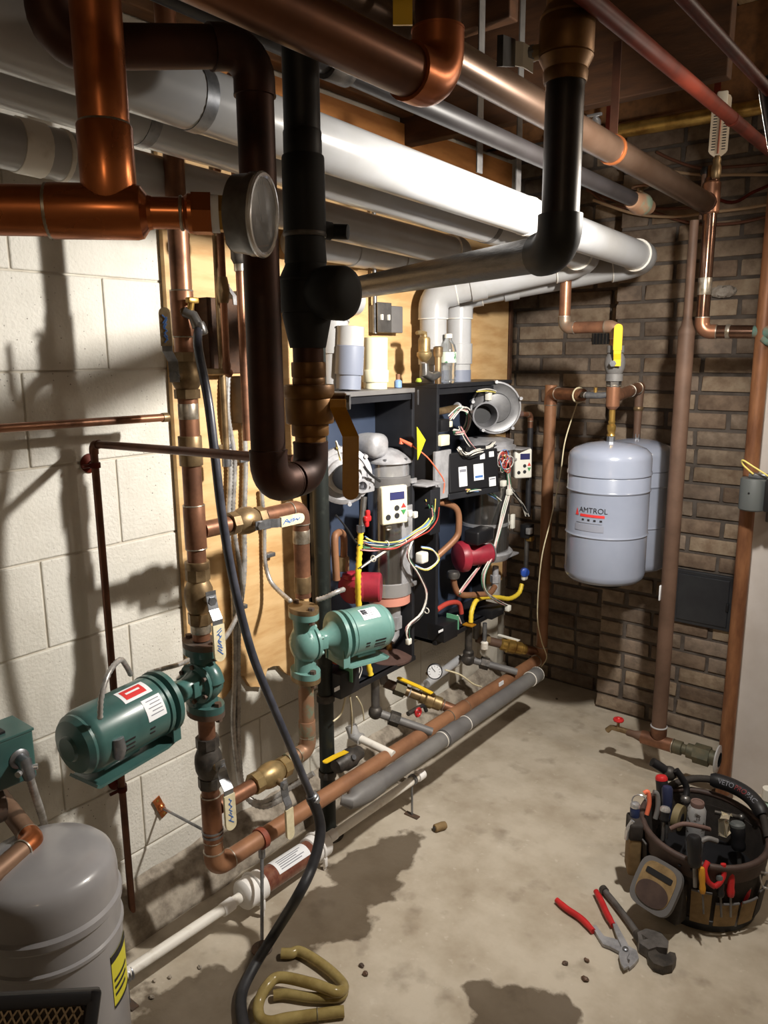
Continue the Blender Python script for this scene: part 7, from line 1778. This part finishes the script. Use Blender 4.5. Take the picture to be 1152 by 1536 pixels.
    driver('yellow handled chisel driver in the front pocket', Q(1052, 1300, -.165), Q(1054, 1340, -.165), .008, mat('tool_amber', (196, 138, 40), .4), None)
    # black pliers handles at the back left, black strap and metal bits
    def loop(label, name, cat, pts, r, m_, m2=None):
        t = tool(name, label, cat, pts[-1]); MB().tube(spline(pts, 5), r, 10).build('handle', m_, t)
        if m2: MB().sph(pts[-1], r*1.6, 10).build('joint', m2, t)
        return t
    loop('black tube cutter lying across the back left rim', 'tube_cutter', 'tube cutter', [Q(978, 1143, .12), Q(990, 1150, .12), Q(1004, 1160, .12)], .013, M_BLKP, M_IRON)
    loop('black gripped pliers sticking up at the back of the bag', 'bag_pliers', 'pliers', [Q(1014, 1155, .10), Q(1022, 1166, .10), Q(1030, 1182, .10), Q(1028, 1200, .09)], .009, M_BLKP, M_STEEL)
    t = loop('orange and grey scissors tucked at the left side of the bag', 'snips', 'snips', [Q(966, 1190, .02), Q(972, 1188, .02), Q(974, 1205, .02), Q(970, 1222, .02)], .006, M_ORANGE); MB().tube(spline([Q(980, 1188, .01), Q(986, 1192, .01), Q(987, 1210, .01), Q(983, 1228, .01)], 5), .0065, 10).build('handle', M_GREYP, t)
    t = loop('red handled pliers hooked upside down on the front of the bag', 'bag_pliers', 'pliers', [Q(1062, 1292, -.15), Q(1057, 1305, -.155), Q(1062, 1322, -.155), Q(1072, 1330, -.155)], .0065, M_REDH); MB().tube(spline([Q(1085, 1296, -.15), Q(1086, 1310, -.15), Q(1080, 1324, -.155), Q(1072, 1330, -.155)], 5), .0065, 10).build('handle', M_REDH, t)
    t = loop('wooden handled torch striker lying across the middle of the bag', 'striker', 'striker', [Q(1006, 1243, -.06), Q(1025, 1236, -.07), Q(1050, 1240, -.07), Q(1064, 1244, -.06)], .006, M_RUSTF2); 
    b = Q(1087, 1237, -.03); t = tool('foil_packet', 'crumpled shiny foil packet among the tools in the bag', 'packet', b-Zd*.02); m = MB().box(b, (.022, .03, .05), bev=.004)
    rn = random.Random(2)
    for v in m.v: v += V((rn.uniform(-.006, .006), rn.uniform(-.006, .006), rn.uniform(-.006, .006)))
    m.build('packet', mat('foil', (214, 206, 184), .25, .6), t, smooth=False)
    loop('short steel wrench lying across the right side of the bag', 'bag_wrench', 'wrench', [Q(1072, 1218, .06), Q(1090, 1222, .05), Q(1112, 1226, .05)], .006, M_IRON, M_STEEL)
    loop('grey loop handled cutter by the front rim of the bag', 'cutter', 'cutter', [Q(1052, 1262, -.10), Q(1062, 1258, -.10), Q(1076, 1262, -.10)], .007, M_GREYP)
    loop('silver key set clipped on the outer left pocket', 'key_set', 'keys', [sp+Zd*.085+sg_*.02+sn*.01, sp+Zd*.06+sg_*.022+sn*.022, sp+Zd*.03+sg_*.02+sn*.024], .006, M_CHROME)
    # pale bottle by the partition
    b = A(1150, 1222, y=2.30); b.z = 0
    zt = A(1150, 1196, y=2.30).z
    t = tool('spray_bottle', 'pale green bottle standing on the floor behind the tool bag', 'bottle', b)
    MB().lathe(b, Zd, [(.03, 0), (.034, .004), (.034, zt*.7), (.026, zt*.85), (.014, zt*.93), (.014, zt)], 22).build('bottle_body', mat('pale_green_plastic', (150, 176, 160), .35), t); MB().cyl(V((b.x, b.y, zt-.004)), V((b.x, b.y, zt+.03)), .018).build('cap', M_WHT, t)
bag()
M_TOOLD = mat('dark_tool_steel', (110, 106, 104), .4, .3, (84, 80, 78), 30)
def floor_tools():
    F = lambda px, py, z=.008: A(px, py, z=z)
    t = thing('tongue_groove_pliers', 'tongue and groove pliers with red grips lying open on the concrete', 'pliers', F(930, 1420, 0))
    MB().tube(spline([F(835, 1350, .010), F(850, 1363, .010), F(872, 1378, .010), F(890, 1397, .009)], 5), [.0075]*3+[.0085]*10+[.0075]*3, 12).build('red_grip', M_REDH, t)
    MB().tube(spline([F(894, 1337, .014), F(902, 1352, .014), F(910, 1370, .013), F(920, 1388, .012)], 5), [.0075]*3+[.0085]*10+[.0075]*3, 12).build('red_grip', M_REDH, t)
    def slab(pts, z0, th, nm, m_):
        poly = [A(px, py, z=z0) for px, py in pts]; MB().prism(poly, Zd*th).build(nm, m_, t, smooth=False)
    slab([(888, 1394), (893, 1391), (906, 1408), (922, 1412), (938, 1420), (955, 1430), (958, 1441), (952, 1449), (944, 1456), (942, 1452), (945, 1444), (936, 1440), (930, 1432), (915, 1424), (904, 1420)], .003, .008, 'fixed_jaw', M_TOOL)
    slab([(918, 1386), (923, 1384), (932, 1402), (941, 1418), (944, 1432), (940, 1440), (943, 1452), (936, 1456), (931, 1448), (928, 1434), (932, 1422), (924, 1404)], .011, .006, 'moving_jaw', M_TOOL)
    c = F(938, 1424, .018); MB().lathe(c, Zd, [(.007, 0), (.007, .003), (.004, .005)], 14).build('pivot_bolt', M_ZINC, t)
    t = thing('basin_wrench', 'dark steel pipe wrench with a hooked jaw beside the red pliers', 'wrench', F(975, 1420, 0))
    MB().tube(spline([F(904, 1333, .012), F(920, 1352, .012), F(940, 1378, .012), F(957, 1402, .013)], 5), [.010, .0105]+[.0085]*14, 12).build('handle', M_TOOLD, t)
    MB().tube([F(904, 1333, .012)-ray(904, 1333)*0, F(908, 1338, .0125)], .0115, 12).build('handle_end', M_IRON, t)
    q0, q1 = F(955, 1400, .016), F(968, 1416, .016); MB().tube([q0, q1], [.012, .016], 12).build('collar', M_IRON, t)
    poly = [A(px, py, z=.004) for px, py in ((955, 1412), (968, 1406), (990, 1412), (1002, 1426), (1000, 1436), (984, 1434), (972, 1438), (958, 1428))]; MB().prism(poly, Zd*.026).build('head', M_TOOLD, t, smooth=False)
    poly = [A(px, py, z=.004) for px, py in ((970, 1434), (980, 1432), (988, 1440), (998, 1443), (1004, 1438), (1012, 1440), (1014, 1448), (1008, 1458), (994, 1461), (980, 1456), (972, 1446))]; MB().prism(poly, Zd*.02).build('hook_jaw', M_IRON, t, smooth=False)
floor_tools()
# drop helper properties
for o in bpy.data.objects:
    if '_o' in o: del o['_o']
